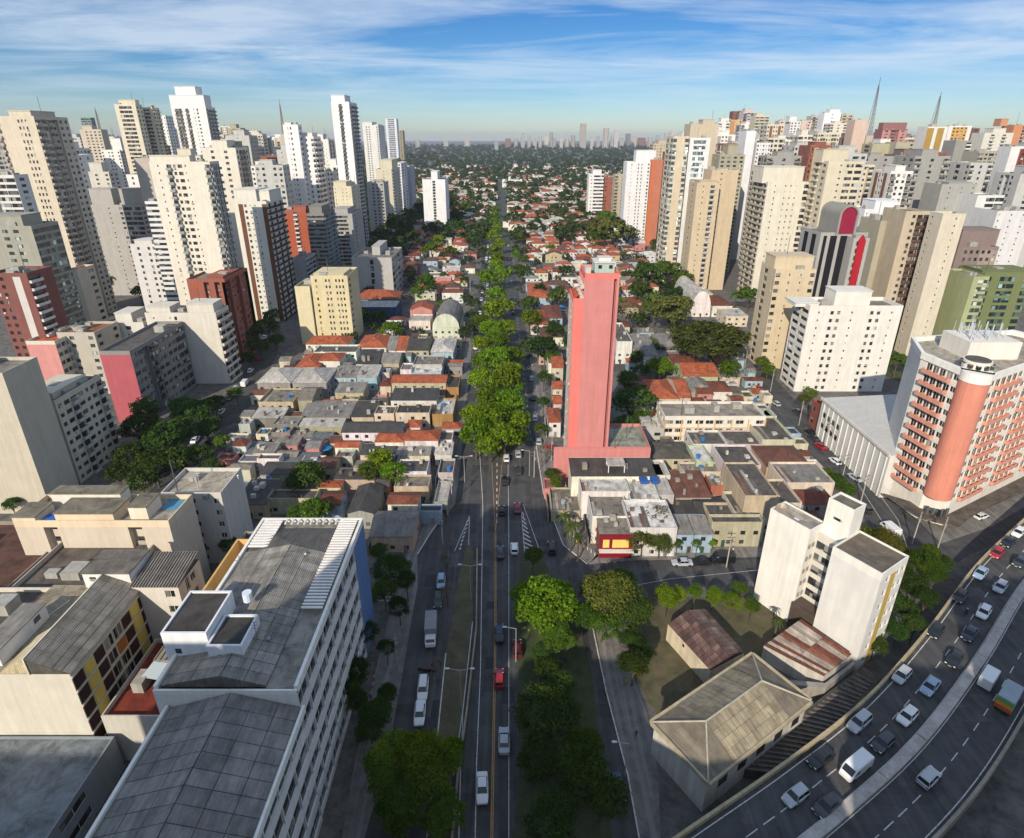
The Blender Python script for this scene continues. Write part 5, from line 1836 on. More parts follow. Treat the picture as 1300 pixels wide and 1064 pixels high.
    if detail:
        m = MB()
        x = a + w * rs.uniform(.15, .8)
        m.box(x, x + .95, -.06, .02, 0, 2.1)
        obj('door', m, 'plain', r, rs.choice(['#4a3526', '#6b6b68', '#2f4a3a', '#7c7a72']))
        if tank or (tank is None and rs.random() < .3):
            m = MB()
            x, y = a + w * rs.uniform(.2, .8), d * rs.uniform(.3, .8)
            if typ == 'f':
                m.bar((x, y, H - .2), (x, y, H + 1.0), (.6, .7), 10)
                obj('water_tank', m, 'plain', r, rs.choice(['#2b6ca8', '#8f9aa0', '#2b6ca8']))
            elif rs.random() < .5:
                m.box(x - .8, x + .8, d - 1.8, d - .4, H - .5, H + 1.6)
                obj('water_tank', m, 'old_paint', r, '#a9a294')
    return r


def HS(xL, xR, yF, yB, H, typ, roof, wall, label=None, **kw):
    x0, y0 = gp(xL, yF, H)
    x1, _ = gp(xR, yF, H)
    _, y1 = gp((xL + xR) / 2, yB, H)
    return house(x0, x1, y0, max(y1, y0 + 3), H, typ, roof, wall, label, **kw)


def left_block():
    for q in [(448, 503, 391, 381, 9, 'f', 'pale sheet', 'blue', "dark blue columned shop building with a flat roof, right of the pale yellow office block"),
              (447, 505, 379, 370, 7, 'h', 'orange tile', 'beige'), (549, 583, 416, 396, 7, 'b', 'grey sheet', 'ivory', "cream warehouse with a grey barrel roof beside the avenue"),
              (519, 546, 408, 400, 5, 'f', 'pale sheet', 'white'), (453, 490, 441, 426, 6, 'h', 'orange tile', 'white'), (491, 502, 445, 427, 6, 'g', 'grey sheet', 'white'),
              (503, 515, 445, 427, 6, 'g', 'orange tile', 'white'), (516, 544, 445, 430, 6, 'g', 'dark sheet', 'beige'), (547, 575, 447, 430, 7, 'h', 'pale sheet', 'pale blue'),
              (388, 441, 437, 427, 6, 'h', 'orange tile', 'white'), (398, 452, 448, 439, 6, 'f', 'dark concrete', 'white'), (375, 404, 466, 449, 6, 'h', 'orange tile', 'pink'),
              (405, 431, 458, 448, 7, 'h', 'orange tile', 'white'), (452, 479, 462, 447, 6, 'm', 'dark sheet', 'white'), (484, 506, 461, 448, 5, 'g', 'grey sheet', 'beige'),
              (524, 561, 464, 452, 7, 'f', 'bare concrete', 'pale grey'), (508, 522, 470, 462, 5, 'f', 'grey sheet', 'white'), (522, 560, 474, 466, 6, 'f', 'white slab', 'pale blue', "pale blue and white two storey house near the avenue, behind a long orange roof"),
              (326, 368, 486, 467, 7, 'h', 'pale sheet', 'grey', "grey house with a pale hipped roof, left of a matching pair"), (371, 414, 486, 467, 7, 'h', 'pale sheet', 'grey', "grey house with a pale hipped roof, right of a matching pair"),
              (421, 452, 479, 467, 6, 'm', 'grey sheet', 'pale blue'), (453, 478, 479, 466, 6, 'm', 'pale sheet', 'pale blue'), (497, 566, 486, 476, 6.5, 'g', 'orange tile', 'beige', "long gabled orange tile roof over dark shop fronts beside the avenue"),
              (482, 496, 490, 480, 5, 'h', 'dark red tile', 'cream'), (567, 582, 493, 478, 5, 'f', 'dark sheet', 'ochre'), (425, 461, 498, 487, 5, 'm', 'grey sheet', 'beige'), (496, 554, 508, 495, 6.5, 'm', 'dark sheet', 'white', "white warehouse with a dark sloping roof in the left block"),
              (328, 372, 512, 494, 6, 'f', 'bare concrete', 'beige'), (378, 396, 508, 492, 7, 'g', 'bare concrete', 'khaki'), (382, 444, 528, 512, 5, 'm', 'grey sheet', 'concrete'), (446, 474, 529, 512, 5, 'm', 'dark sheet', 'beige'),
              (475, 500, 527, 516, 5.5, 'f', 'dark concrete', 'cream'), (502, 545, 526, 514, 6, 'f', 'dark sheet', 'cream'), (548, 575, 528, 506, 4.5, 'f', 'pale sheet', 'ochre'),
              (320, 358, 530, 519, 5, 'm', 'pale sheet', 'concrete'), (346, 378, 540, 529, 5, 'f', 'grey sheet', 'concrete'), (380, 434, 541, 532, 5, 'm', 'pale sheet', 'khaki'),
              (434, 508, 549, 536, 6, 'g', 'dark sheet', 'white', "long white walled shed with a dark gabled roof in the left block"), (476, 512, 561, 550, 6.5, 'h', 'orange tile', 'white'), (513, 556, 559, 546, 7, 'h', 'orange tile', 'white', "white house with the brightest orange hipped roof near the avenue bend"),
              (425, 455, 568, 560, 5, 'g', 'orange tile', 'white'), (457, 500, 577, 565, 4.5, 'm', 'dark sheet', 'cream'), (503, 545, 578, 568, 5, 'm', 'grey sheet', 'cream'),
              (556, 574, 560, 548, 5, 'f', 'dark concrete', 'white'), (552, 573, 577, 563, 4, 'm', 'pale sheet', 'white'), (503, 542, 600, 584, 6, 'f', 'dark concrete', 'white'), (500, 544, 620, 604, 5, 'f', 'bare concrete', 'beige'),
              (424, 475, 608, 596, 5, 'm', 'dark sheet', 'beige'), (492, 530, 640, 626, 6, 'g', 'dark red tile', 'white'), (407, 432, 641, 624, 6, 'g', 'dark red tile', 'pale blue'), (441, 474, 652, 618, 5, 'G', 'dark sheet', 'grey'),
              (470, 524, 681, 650, 5, 'g', 'grey sheet', 'beige', "grey corrugated shed beside the left service road"), (340, 400, 634, 622, 5, 'f', 'dark concrete', 'beige'), (300, 338, 640, 612, 5, 'm', 'dark sheet', 'beige'),
              (556, 575, 602, 584, 4, 'f', 'dark concrete', 'pale grey'), (551, 568, 640, 612, 4, 'f', 'pale sheet', 'grey'), (330, 396, 602, 588, 5, 'm', 'dark sheet', 'grey')]:
        HS(*q)
    # car park canopies with posts
    for (xl, xr, yf, yb, lab) in ((300, 345, 588, 570, 'dark car park canopy left of the round crowned dark tree'), (347, 398, 592, 574, 'dark car park canopy nearest the large grey roof'), (285, 330, 570, 560, 'small dark car park canopy nearest the left street'), (340, 420, 557, 548, 'longest dark car park canopy over a row of white cars')):
        x0, y0 = gp(xl, yf, 3.2)
        x1, _ = gp(xr, yf, 3.2)
        y1 = gp(xl, yb, 3.2)[1]
        r = thing('carport', lab, 'carport', ((x0 + x1) / 2, y0, 0))
        w, d = (x1 - x0) / 2, y1 - y0
        m = MB()
        m.box(-w, w, 0, d, 3.1, 3.25, True)
        obj('roof', m, 'sheet', r, '#6b6f72')
        for x in (-w + .2, 0, w - .2):
            for y in (.3, d - .3):
                m = MB()
                m.bar((x, y, 0), (x, y, 3.1), .09, 6)
                obj('post', m, 'metal', r, '#777777')


def right_block():
    for q in [(696, 716, 462, 450, 7, 'f', 'dark red tile', 'white'), (701, 715, 467, 452, 7, 'g', 'orange tile', 'cream'), (702, 714, 494, 484, 6, 'g', 'orange tile', 'cream'), (703, 713, 513, 502, 6, 'g', 'orange tile', 'cream'),
              (697, 712, 536, 518, 6, 'h', 'orange tile', 'white'), (690, 714, 404, 388, 6, 'h', 'dark red tile', 'pale blue'), (671, 700, 378, 360, 7, 'h', 'orange tile', 'pale blue'), (674, 696, 412, 394, 6, 'h', 'orange tile', 'white'), (686, 716, 428, 416, 5, 'h', 'brown tile', 'white'),
              (783, 803, 434, 411, 11, 'f', 'dark concrete', 'white', "white house with a sunken dark roof, right of the pink tower"), (808, 836, 452, 430, 7, 'm', 'grey sheet', 'white'), (838, 866, 440, 424, 6, 'h', 'grey sheet', 'dark grey'), (838, 872, 462, 446, 5, 'f', 'grey sheet', 'grey'),
              (856, 893, 463, 450, 7, 'h', 'dark red tile', 'beige'), (868, 912, 478, 460, 7, 'g', 'orange tile', 'pale green', "pale green house with an orange gabled roof by the broad dark tree"), (828, 862, 506, 482, 6.5, 'h', 'orange tile', 'cream', "house with the widest orange hipped roof behind the three storey white block"), (862, 877, 505, 480, 6.5, 'g', 'orange tile', 'cream'),
              (878, 905, 496, 478, 6, 'h', 'grey sheet', 'grey'), (905, 930, 497, 484, 6, 'h', 'dark red tile', 'white'), (886, 905, 500, 492, 6, 'g', 'dark red tile', 'pink'),
              (876, 905, 374, 366, 6, 'f', 'pale sheet', 'cream'), (878, 902, 392, 370, 5, 'b', 'pale sheet', 'white', "pale barrel roofed hall by the tan tower pair"), (905, 930, 388, 376, 7, 'h', 'dark red tile', 'white'), (922, 950, 402, 392, 6, 'f', 'pale sheet', 'cream'),
              (826, 878, 582, 561, 6, 'h', 'dark concrete', 'beige'), (880, 924, 566, 548, 6, 'f', 'dark concrete', 'white'), (926, 968, 566, 547, 6, 'f', 'dark concrete', 'pale grey'), (884, 906, 588, 566, 7, 'f', 'white slab', 'pale green', "pale green house with a red roofed white stair box, right of the pink annex"),
              (920, 966, 592, 566, 8, 'f', 'dark concrete', 'white'), (866, 915, 600, 588, 6, 'f', 'bare concrete', 'cream'), (858, 903, 631, 601, 6.5, 'm', 'rusty sheet', 'grey', "house with a brown corrugated lean-to roof in the right block"),
              (903, 936, 618, 600, 5, 'f', 'bare concrete', 'orange'), (946, 990, 632, 588, 11, 'f', 'dark concrete', 'beige', "bare beige windowless house block, tallest in the right block"), (836, 856, 630, 588, 8, 'f', 'pale sheet', 'pale grey'),
              (855, 890, 652, 634, 5, 'm', 'dark sheet', 'dark grey'), (862, 900, 672, 654, 5.5, 'f', 'bare concrete', 'grey'), (888, 926, 654, 632, 5, 'g', 'dark sheet', 'grey'), (905, 938, 664, 640, 6.5, 'f', 'dark concrete', 'beige'), (938, 972, 662, 626, 6.5, 'f', 'dark concrete', 'cream'),
              (858, 881, 678, 656, 6, 'm', 'grey sheet', 'pale blue', "pale blue house on the side street, left of two"), (882, 905, 678, 656, 6, 'm', 'grey sheet', 'pale blue', "pale blue house on the side street, right of two"),
              (904, 970, 664, 664 - 8, 7.5, 'f', 'dark concrete', 'beige', "long beige shop building with shutters on the side street"),
              (726, 832, 604, 584, 10, 'm', 'dark sheet', 'white', "long dark corrugated roof on white walls in front of the pink podium"), (830, 851, 606, 586, 8, 'f', 'pale sheet', 'white'),
              (738, 800, 626, 606, 9, 'f', 'white slab', 'white', "white house with a cluttered roof terrace and blue tarpaulins"), (800, 838, 636, 608, 8.5, 'f', 'white slab', 'white'), (752, 800, 658, 628, 8, 'f', 'bare concrete', 'white'),
              (800, 860, 672, 636, 8.5, 'f', 'white slab', 'white', "white walled building with a stained white roof beside the crimson house"), (762, 804, 677, 658, 7.5, 'm', 'bare concrete', 'brick', None),
              (700, 737, 650, 620, 3.2, 'f', 'bare concrete', 'beige'),
              (968, 1010, 560, 530, 7, 'f', 'dark concrete', 'cream'), (974, 1030, 592, 566, 6, 'h', 'rusty sheet', 'beige'), (996, 1060, 614, 588, 7, 'f', 'grey sheet', 'ivory'), (1016, 1062, 640, 622, 6, 'h', 'dark red tile', 'grey'),
              (990, 1018, 640, 610, 8, 'f', 'dark concrete', 'cream'), (960, 986, 530, 514, 5, 'f', 'dark concrete', 'white'), (976, 1003, 552, 520, 5, 'f', 'pale sheet', 'pale green')]:
        HS(*q)


def inside(p, poly):
    c = False
    for i in range(len(poly)):
        (x0, y0), (x1, y1) = poly[i - 1], poly[i]
        if (y0 > p[1]) != (y1 > p[1]) and p[0] < (x1 - x0) * (p[1] - y0) / (y1 - y0) + x0:
            c = not c
    return c


def infill():
    """lean-tos, back houses and sheds packed between the surveyed roofs"""
    rs = random.Random(42)
    polys = [[(352, 470), (450, 440), (578, 440), (580, 560), (570, 640), (525, 690), (440, 650), (395, 655), (285, 650), (288, 575), (330, 510)],
             [(800, 430), (930, 440), (955, 480), (995, 548), (1050, 612), (1052, 690), (865, 690), (835, 560), (800, 540)],
             [(690, 400), (716, 400), (712, 560), (698, 560), (690, 480)]]
    n = 0
    for k in range(6000):
        if n > 120:
            break
        poly = rs.choice(polys[:2])
        x = rs.uniform(min(p[0] for p in poly), max(p[0] for p in poly))
        y = rs.uniform(min(p[1] for p in poly), max(p[1] for p in poly))
        if not inside((x, y), poly):
            continue
        X, Y = gp(x, y)
        w, d = rs.uniform(3.2, 8), rs.uniform(3.2, 7)
        if k > 3500:
            w, d = w * .65, d * .65
        if any(x0 - .3 < X + w / 2 and x1 + .3 > X - w / 2 and y0 - .3 < Y + d and y1 + .3 > Y for x0, x1, y0, y1 in FOOT):
            continue
        rf = rs.choice(['grey sheet', 'grey sheet', 'dark sheet', 'pale sheet', 'bare concrete', 'dark concrete', 'orange tile', 'dark red tile', 'rusty sheet'])
        typ = rs.choice('hg') if 'tile' in rf else rs.choice('ffmmg')
        wl = rs.choice(['white', 'cream', 'beige', 'grey', 'pale grey', 'concrete', 'ivory', 'pale blue', 'pink'])
        r = house(X - w / 2, X + w / 2, Y, Y + d, rs.uniform(2.7, 5.2), typ, rf, wl, f"small {wl} outbuilding, {rf} roof, {where((x, y))}", rs=rs, name='outbuilding')
        r['category'] = 'outbuilding'
        r['group'] = 'outbuildings packed between the houses'
        n += 1


def crimson_front():
    x0, y0 = gp(762, 677, 7.5)
    x1, _ = gp(804, 677, 7.5)
    cx = (x0 + x1) / 2
    r = thing('shop_front', "crimson shop front with two yellow windows facing the side street", 'shop front', (cx, y0 - .4, 0))
    LABELS[-1] = (r, pr(cx, y0, 4))
    m = MB()
    w = (x1 - x0) / 2
    m.box(-w, w, 0, .35, 0, 7.2)
    obj('wall', m, 'paint', r, '#7d1626')
    for (a, b) in ((-w + .8, -w + 2.4), (-w + 3.2, w - 1.0)):
        m = MB()
        m.box(a, b, -.06, 0, 3.4, 5.8)
        obj('window', m, 'paint', r, '#e2c26a')
    m = MB()
    m.box(-w - .2, w + .2, -1.4, 0, 2.7, 2.9, True)
    obj('awning', m, 'paint', r, '#d8d2c8')
    # roof clutter of the white house
    x, y = gp(815, 612, 9)
    for i, (px, py) in enumerate(((818, 614), (832, 614))):
        x, y = gp(px, py, 9.2)
        r = thing('tarpaulin', ("left" if i == 0 else "right") + " of two blue tarpaulin stacks on the white roof terrace", 'tarpaulin', (x, y, 9.0))
        rs = random.Random(i)
        m = MB()
        for k in range(5):
            a = k * .7
            m.box(-1.0, 1.0 + rs.uniform(-.3, .3), a, a + .6, 0, .8 + rs.uniform(-.2, .3))
        obj('fold', m, 'plain', r, '#1f4f8f', kind='stuff')
    x, y = gp(780, 598, 9)
    r = thing('roof_pavilion', "small white roof pavilion with a grey sheet top among the terraces", 'pavilion', (x, y - 3, 9))
    m = MB()
    m.box(-2.6, 2.6, 0, 4.4, 3.4, 3.6, True)
    obj('roof', m, 'sheet', r, '#b9b4aa')
    for sx in (-2.4, 2.2):
        for sy in (.1, 4.1):
            m = MB()
            m.box(sx, sx + .2, sy, sy + .2, 0, 3.4)
            obj('post', m, 'paint', r, '#e2ded6')
    m = MB()
    m.box(-2.2, 2.2, 3.6, 3.9, 0, 3.4)
    obj('back_wall', m, 'paint', r, '#d9dbe4')
    # blue parasol in the car park and red one by the tower
    for (px, py, c, lab) in ((412, 567, '#1d6f9c', "blue square canopy in the car park of the left block"), (697, 566, '#b3223a', "small crimson parasol by the pavement left of the pink tower"),
                             (712, 388, '#1d6fae', "blue pool cover in a garden left of the pink tower")):
        x, y = gp(px, py, 3)
        r = thing('canopy', lab, 'canopy', (x, y, 0))
        s = 2.6 if c != '#b3223a' else 1.8
        m = MB()
        for i in range(8):
            t0, t1 = 2 * math.pi * i / 8, 2 * math.pi * (i + 1) / 8
            m.face((s * math.cos(t0), s * math.sin(t0), 2.6), (s * math.cos(t1), s * math.sin(t1), 2.6), (0, 0, 3.5))
            m.face((s * math.cos(t0), s * math.sin(t0), 2.58), (0, 0, 3.46), (s * math.cos(t1), s * math.sin(t1), 2.58))
        obj('cover', m, 'plain', r, c)
        m = MB()
        m.bar((0, 0, 0), (0, 0, 3.4), .05, 5)
        obj('pole', m, 'metal', r, '#888888')


def avx(Y):
    """middle of the avenue"""
    return -3.2 - .017 * (Y - 70)


def suburb():
    """houses along the avenue and through the suburb up to the tree line"""
    rs = random.Random(21)
    roofs = ['orange tile'] * 9 + ['dark red tile'] * 5 + ['brown tile'] * 2 + ['grey sheet', 'pale sheet', 'bare concrete', 'white slab', 'white slab']
    walls = ['white', 'white', 'ivory', 'cream', 'pale grey', 'beige', 'pink', 'white', 'pale blue', 'cream']
    n = 0
    Y = 262.0
    total = 0
    while Y < 640 and total < 175:
        row = rs.uniform(13, 16)
        lim0 = -70 - (Y - 262) * .10
        lim1 = 62 + (Y - 262) * .22
        X = lim0 + rs.uniform(0, 6)
        while X < lim1:
            w, d = rs.uniform(8, 15), rs.uniform(8, 12)
            cx = X + w / 2
            ax = avx(Y)
            skip = X - 3 < ax + 15 and X + w + 3 > ax - 15
            skip |= any(x0 - 2 < X + w and x1 + 2 > X and y0 - 2 < Y + d and y1 + 2 > Y for x0, x1, y0, y1 in FOOT)
            skip |= rs.random() < .12
            if not skip:
                typ = rs.choice('hhhgGff')
                rf = rs.choice(roofs)
                if typ == 'f' and 'tile' in rf:
                    typ = 'h'
                house(X, X + w, Y, Y + d, rs.uniform(4.2, 7.4), typ, rf, rs.choice(walls), rs=rs, detail=Y < 420)
                total += 1
            X += w + rs.uniform(1.5, 6)
        Y += row
    # farther roofs, too many to tell one by one
    groups = {'tile': MB(), 'tile2': MB(), 'sheet': MB(), 'wall': MB()}
    rs = random.Random(5)
    for k in range(4200):
        Y = 640 * (4.2 ** rs.random())
        X = rs.uniform(-.19, .36) * Y + rs.uniform(-20, 20)
        if abs(X - avx(Y)) < 15 or any(x0 - 6 < X + 6 and x1 + 6 > X - 6 and y0 - 6 < Y + 10 and y1 + 6 > Y for x0, x1, y0, y1 in FOOT):
            continue
        if rs.random() < .2 + (Y - 640) / 2100:
            continue
        w, d, H = rs.uniform(9, 26), rs.uniform(8, 18), rs.uniform(5, 11)
        groups['wall'].box(X - w / 2, X + w / 2, Y, Y + d, 0, H)
        g = groups[rs.choice(['tile', 'tile2', 'sheet', 'sheet'])]
        g.hip(X - w / 2, X + w / 2, Y, Y + d, H + .1, 2.4, .4)
    r = bpy.data.objects.new('distant_houses', mesh_of('distant_houses', groups['wall'], 'paint'))
    COL.objects.link(r)
    r['kind'] = 'stuff'
    r.color = (*lin('#d9d3c6'), 1)
    tag(r, "far pale walled houses with tiled roofs scattered through the wooded suburb", 'houses', None, (650, 240))
    for k, mt, c in (('tile', 'tile', '#a25c3e'), ('tile2', 'tile', '#7c4a38'), ('sheet', 'sheet', '#b3aea2')):
        obj('roof', groups[k], mt, r, c, kind='stuff')
    # pale low villa in the suburb
    x, y = gp(652, 238)
    block('villa', "low white modern villa with long ribbon windows in the wooded suburb", 'building', x - 24, x + 18, y, y + 26, 14, 3, '#dfe3e2', 'R', right='R', seed=301, rcol='#cfd3d0', cheap=True)


left_block()
right_block()
infill()
crimson_front()
suburb()
# ------------------------------------------------------------------ roads, pavements, medians, markings
def P0(pts, z=0.0):
    return [gp(x, y, z) for x, y in pts]


def poly_up(pts):
    a = sum(p[0] * q[1] - q[0] * p[1] for p, q in zip(pts, pts[1:] + pts[:1]))
    return pts if a > 0 else pts[::-1]


def strip(name, pts, w, z, mat, color=None, off=0.0, kind='structure', h=None, parent=None):
    """a band of width w along a line of ground points"""
    m = MB()
    L_, R_ = [], []
    for i, p in enumerate(pts):
        a, b = Vector(pts[max(0, i - 1)]), Vector(pts[min(len(pts) - 1, i + 1)])
        d = (b - a).normalized()
        n = Vector((-d.y, d.x))
        c = Vector(p) + n * off
        L_.append(c + n * w / 2)
        R_.append(c - n * w / 2)
    for i in range(len(pts) - 1):
        if h:
            m.face((*R_[i], z + h), (*R_[i + 1], z + h), (*L_[i + 1], z + h), (*L_[i], z + h))
            m.face((*R_[i], z), (*R_[i + 1], z), (*R_[i + 1], z + h), (*R_[i], z + h))
            m.face((*L_[i + 1], z), (*L_[i], z), (*L_[i], z + h), (*L_[i + 1], z + h))
        else:
            m.face((*R_[i], z), (*R_[i + 1], z), (*L_[i + 1], z), (*L_[i], z))
    if h:
        m.face((*R_[0], z), (*R_[0], z + h), (*L_[0], z + h), (*L_[0], z))
        m.face((*L_[-1], z), (*L_[-1], z + h), (*R_[-1], z + h), (*R_[-1], z))
    return obj(name, m, mat, parent, color, kind)


def dashes(name, pts, w, z, on, gap, color, off=0.0):
    m = MB()
    P = [Vector(p) for p in pts]
    out = []
    for a, b in zip(P, P[1:]):
        L = (b - a).length
        d = (b - a) / L
        n = Vector((-d.y, d.x))
        t = 0.0
        while t + on < L:
            p, q = a + d * t + n * off, a + d * (t + on) + n * off
            e = n * w / 2
            m.face((*(p - e), z), (*(q - e), z), (*(q + e), z), (*(p + e), z))
            t += on + gap
    return obj(name, m, 'marking', None, color, 'structure')


def smooth(pts, n=6):
    P = [Vector(p) for p in pts]
    P = [P[0] * 2 - P[1]] + P + [P[-1] * 2 - P[-2]]
    out = []
    for i in range(1, len(P) - 2):
        for k in range(n):
            t = k / n
            a, b, c, d = P[i - 1:i + 3]
            out.append(.5 * ((2 * b) + (c - a) * t + (2 * a - 5 * b + 4 * c - d) * t * t + (-a + 3 * b - 3 * c + d) * t ** 3))
    out.append(P[-2])
    return [tuple(q) for q in out]


ROAD_CLEAR = []


def roads():  # noqa
    sheet('asphalt_road', poly_up(P0([(455, 1080), (490, 970), (512, 850), (530, 745), (530, 705), (555, 665), (578, 640), (583, 600), (590, 540), (603, 400), (613, 320), (619, 280),
                                      (641, 280), (650, 330), (668, 420), (676, 480), (680, 560), (690, 625), (715, 690), (748, 716), (800, 712), (1000, 706), (1050, 720), (1045, 752), (985, 735), (800, 752),
                                      (752, 775), (770, 850), (795, 970), (812, 1080)])), .010, 'asphalt')
    sheet('left_street', poly_up(P0([(150, 660), (215, 600), (262, 545), (325, 450), (345, 405), (358, 400), (352, 450), (300, 548), (262, 605), (215, 665)])), .006, 'asphalt')
    sheet('right_street', poly_up(P0([(955, 470), (972, 468), (1035, 535), (1090, 590), (1150, 645), (1195, 690), (1260, 668), (1340, 620), (1340, 655), (1230, 705), (1170, 745), (1120, 690), (1060, 610), (1000, 545), (960, 500)])), .008, 'asphalt')
    for k, (Y, w) in enumerate(((258, 9), (420, 9), (545, 9))):
        a = avx(Y)
        sheet('cross_street', [(a - 95, Y - w / 2), (a - 14, Y - w / 2), (a - 14, Y + w / 2), (a - 95, Y + w / 2)], .005, 'asphalt')
        sheet('cross_street', [(a + 14, Y - w / 2), (a + 90, Y - w / 2), (a + 90, Y + w / 2), (a + 14, Y + w / 2)], .005, 'asphalt')
    far = [(avx(Y), Y) for Y in range(380, 1500, 60)]
    strip('avenue', far, 22, .014, 'asphalt')
    # tree median of the avenue
    med = poly_up(P0([(628, 582), (612, 560), (607, 470), (616, 400), (622, 330), (640, 330), (644, 400), (652, 470), (656, 560), (640, 582)]))
    sheet('median', med, .15, 'grass', thick=.14)
    strip('median', [(avx(Y), Y) for Y in range(345, 1500, 60)], 7, .02, 'grass', h=.15)
    # planted strip between the avenue and the right service road, and the left divider
    sheet('median', poly_up(P0([(664, 705), (680, 700), (705, 735), (735, 790), (752, 860), (765, 970), (780, 1090), (650, 1090), (660, 970), (657, 850), (655, 760)])), .15, 'grass', thick=.14)
    sheet('median', poly_up(P0([(593, 690), (601, 700), (600, 790), (588, 900), (575, 985), (566, 1090), (540, 1090), (553, 960), (566, 830), (582, 735)])), .15, 'soil', thick=.14)
    # pavements
    for q in [[(795, 975), (770, 880), (756, 800), (775, 792), (800, 850), (830, 930), (836, 1000), (840, 1090), (815, 1090)],
              [(676, 560), (690, 625), (715, 690), (748, 716), (760, 706), (735, 675), (716, 640), (708, 600), (700, 560)],
              [(748, 716), (800, 712), (1000, 706), (1000, 694), (800, 697), (768, 692)],
              [(530, 705), (555, 665), (578, 640), (583, 600), (572, 600), (560, 640), (545, 660), (522, 690), (505, 735), (490, 800), (470, 880), (450, 970), (430, 1090), (455, 1090), (490, 970), (512, 850), (530, 745)],
              [(590, 540), (583, 600), (572, 600), (578, 540), (596, 400), (603, 400)],
              [(668, 420), (676, 480), (680, 560), (700, 560), (690, 480), (676, 420)],
              [(1035, 535), (1090, 590), (1150, 645), (1195, 690), (1260, 668), (1340, 620), (1340, 608), (1220, 660), (1160, 640), (1060, 545)]]:
        sheet('pavement', poly_up(P0(q)), .13, 'pavement', thick=.12)
    # vacant yard and the dark ribbed slope by the flyover
    sheet('yard', poly_up(P0([(800, 760), (985, 755), (1010, 800), (960, 850), (930, 840), (835, 910), (800, 850)])), .02, 'soil')
    # markings
    W = '#cfccc4'
    Yl = '#b98a3a'
    z = .018
    Lx = lambda x0, y0, x1, y1: [gp(x0, y0), gp(x1, y1)]
    strip('lane_marking', P0([(603, 1080), (605, 970), (610, 850), (613, 640), (608, 560)]), .14, z, 'marking', W)
    strip('lane_marking', P0([(582, 1080), (585, 970), (592, 800), (596, 655)]), .14, z, 'marking', W)
    strip('lane_marking', P0([(624, 1080), (626, 970), (629, 800), (629, 676)]), .14, z, 'marking', Yl, off=.14)
    strip('lane_marking', P0([(624, 1080), (626, 970), (629, 800), (629, 676)]), .14, z, 'marking', Yl, off=-.14)
    strip('lane_marking', P0([(629, 676), (624, 582)]), .14, z, 'marking', Yl)
    strip('lane_marking', P0([(629, 676), (638, 582)]), .14, z, 'marking', Yl)
    strip('lane_marking', P0([(646, 1080), (646, 850), (646, 690), (645, 590)]), .12, z, 'marking', W)
    strip('lane_marking', P0([(596, 655), (577, 700)]), .14, z, 'marking', W)
    strip('lane_marking', P0([(661, 640), (666, 700), (684, 696), (664, 640)]), .14, z, 'marking', W)
    for i in range(9):                          # gore bars
        y = 650 + i * 5.5
        t = i / 9
        strip('gore_bar', P0([(663 + 2 * t, y), (665 + 14 * t, y + 5)]), .35, z + .001, 'marking', W)
    for i in range(10):
        y = 588 + i * 8
        t = i / 10
        strip('gore_bar', P0([(631 - .4 * t, y), (631 - .4 * t, y + 4)]), .3, z + .001, 'marking', '#c9a26a' if i % 2 else W)
    for i in range(8):
        y = 660 + i * 5
        strip('gore_bar', P0([(596 - i * 1.6, y), (592 - i * 1.2, y + 3)]), .3, z + .001, 'marking', W)
    dashes('lane_marking', P0([(612, 560), (622, 330)]), .14, z, 2.2, 3.5, W, off=3.2)
    dashes('lane_marking', P0([(660, 560), (648, 400)]), .14, z, 2.2, 3.5, W, off=-4)
    strip('kerb', P0([(745, 716), (715, 692), (690, 627), (680, 562)]), .22, .02, 'marking', '#d8d4ca', h=.14)
    strip('kerb', P0([(752, 795), (770, 880), (797, 985), (815, 1085)]), .22, .02, 'marking', '#d0ccc2', h=.16)
    strip('kerb', P0([(566, 830), (553, 960), (540, 1085)]), .2, .02, 'marking', '#cfcabf', h=.16)
    strip('kerb', P0([(600, 790), (588, 900), (576, 985)]), .2, .02, 'marking', '#b9b4a9', h=.16)
    strip('kerb', P0([(530, 704), (546, 678), (556, 664)]), .25, .02, 'marking', '#e0dcd2', h=.15)
    strip('lane_marking', P0([(760, 752), (850, 735), (980, 722)]), .13, z, 'marking', '#bdb9b0')
    strip('lane_marking', P0([(1096, 600), (1140, 660), (1165, 735)]), .13, z, 'marking', '#cfccc4')
    strip('lane_marking', P0([(1080, 600), (1120, 662), (1150, 735)]), .13, z, 'marking', '#cfccc4')
    # crossing of the side road, left by the blue wall
    for i in range(9):
        x, y = 478 + i * 2.1, 762 - i * 4.6
        strip('crossing_bar', P0([(x, y), (x + 24, y + 1)]), .42, z + .01, 'marking', '#b7b4ac')
    # dividing walls along the sunk avenue
    r = strip('divider_wall', P0([(601, 700), (599, 800), (586, 905), (574, 985), (564, 1085)]), .35, 0, 'old_paint', '#9d8f78', h=.95, kind=None, off=1.0)
    tag(r, "low concrete divider wall between the left service road and the avenue", 'wall', None, (590, 850))


VD = []


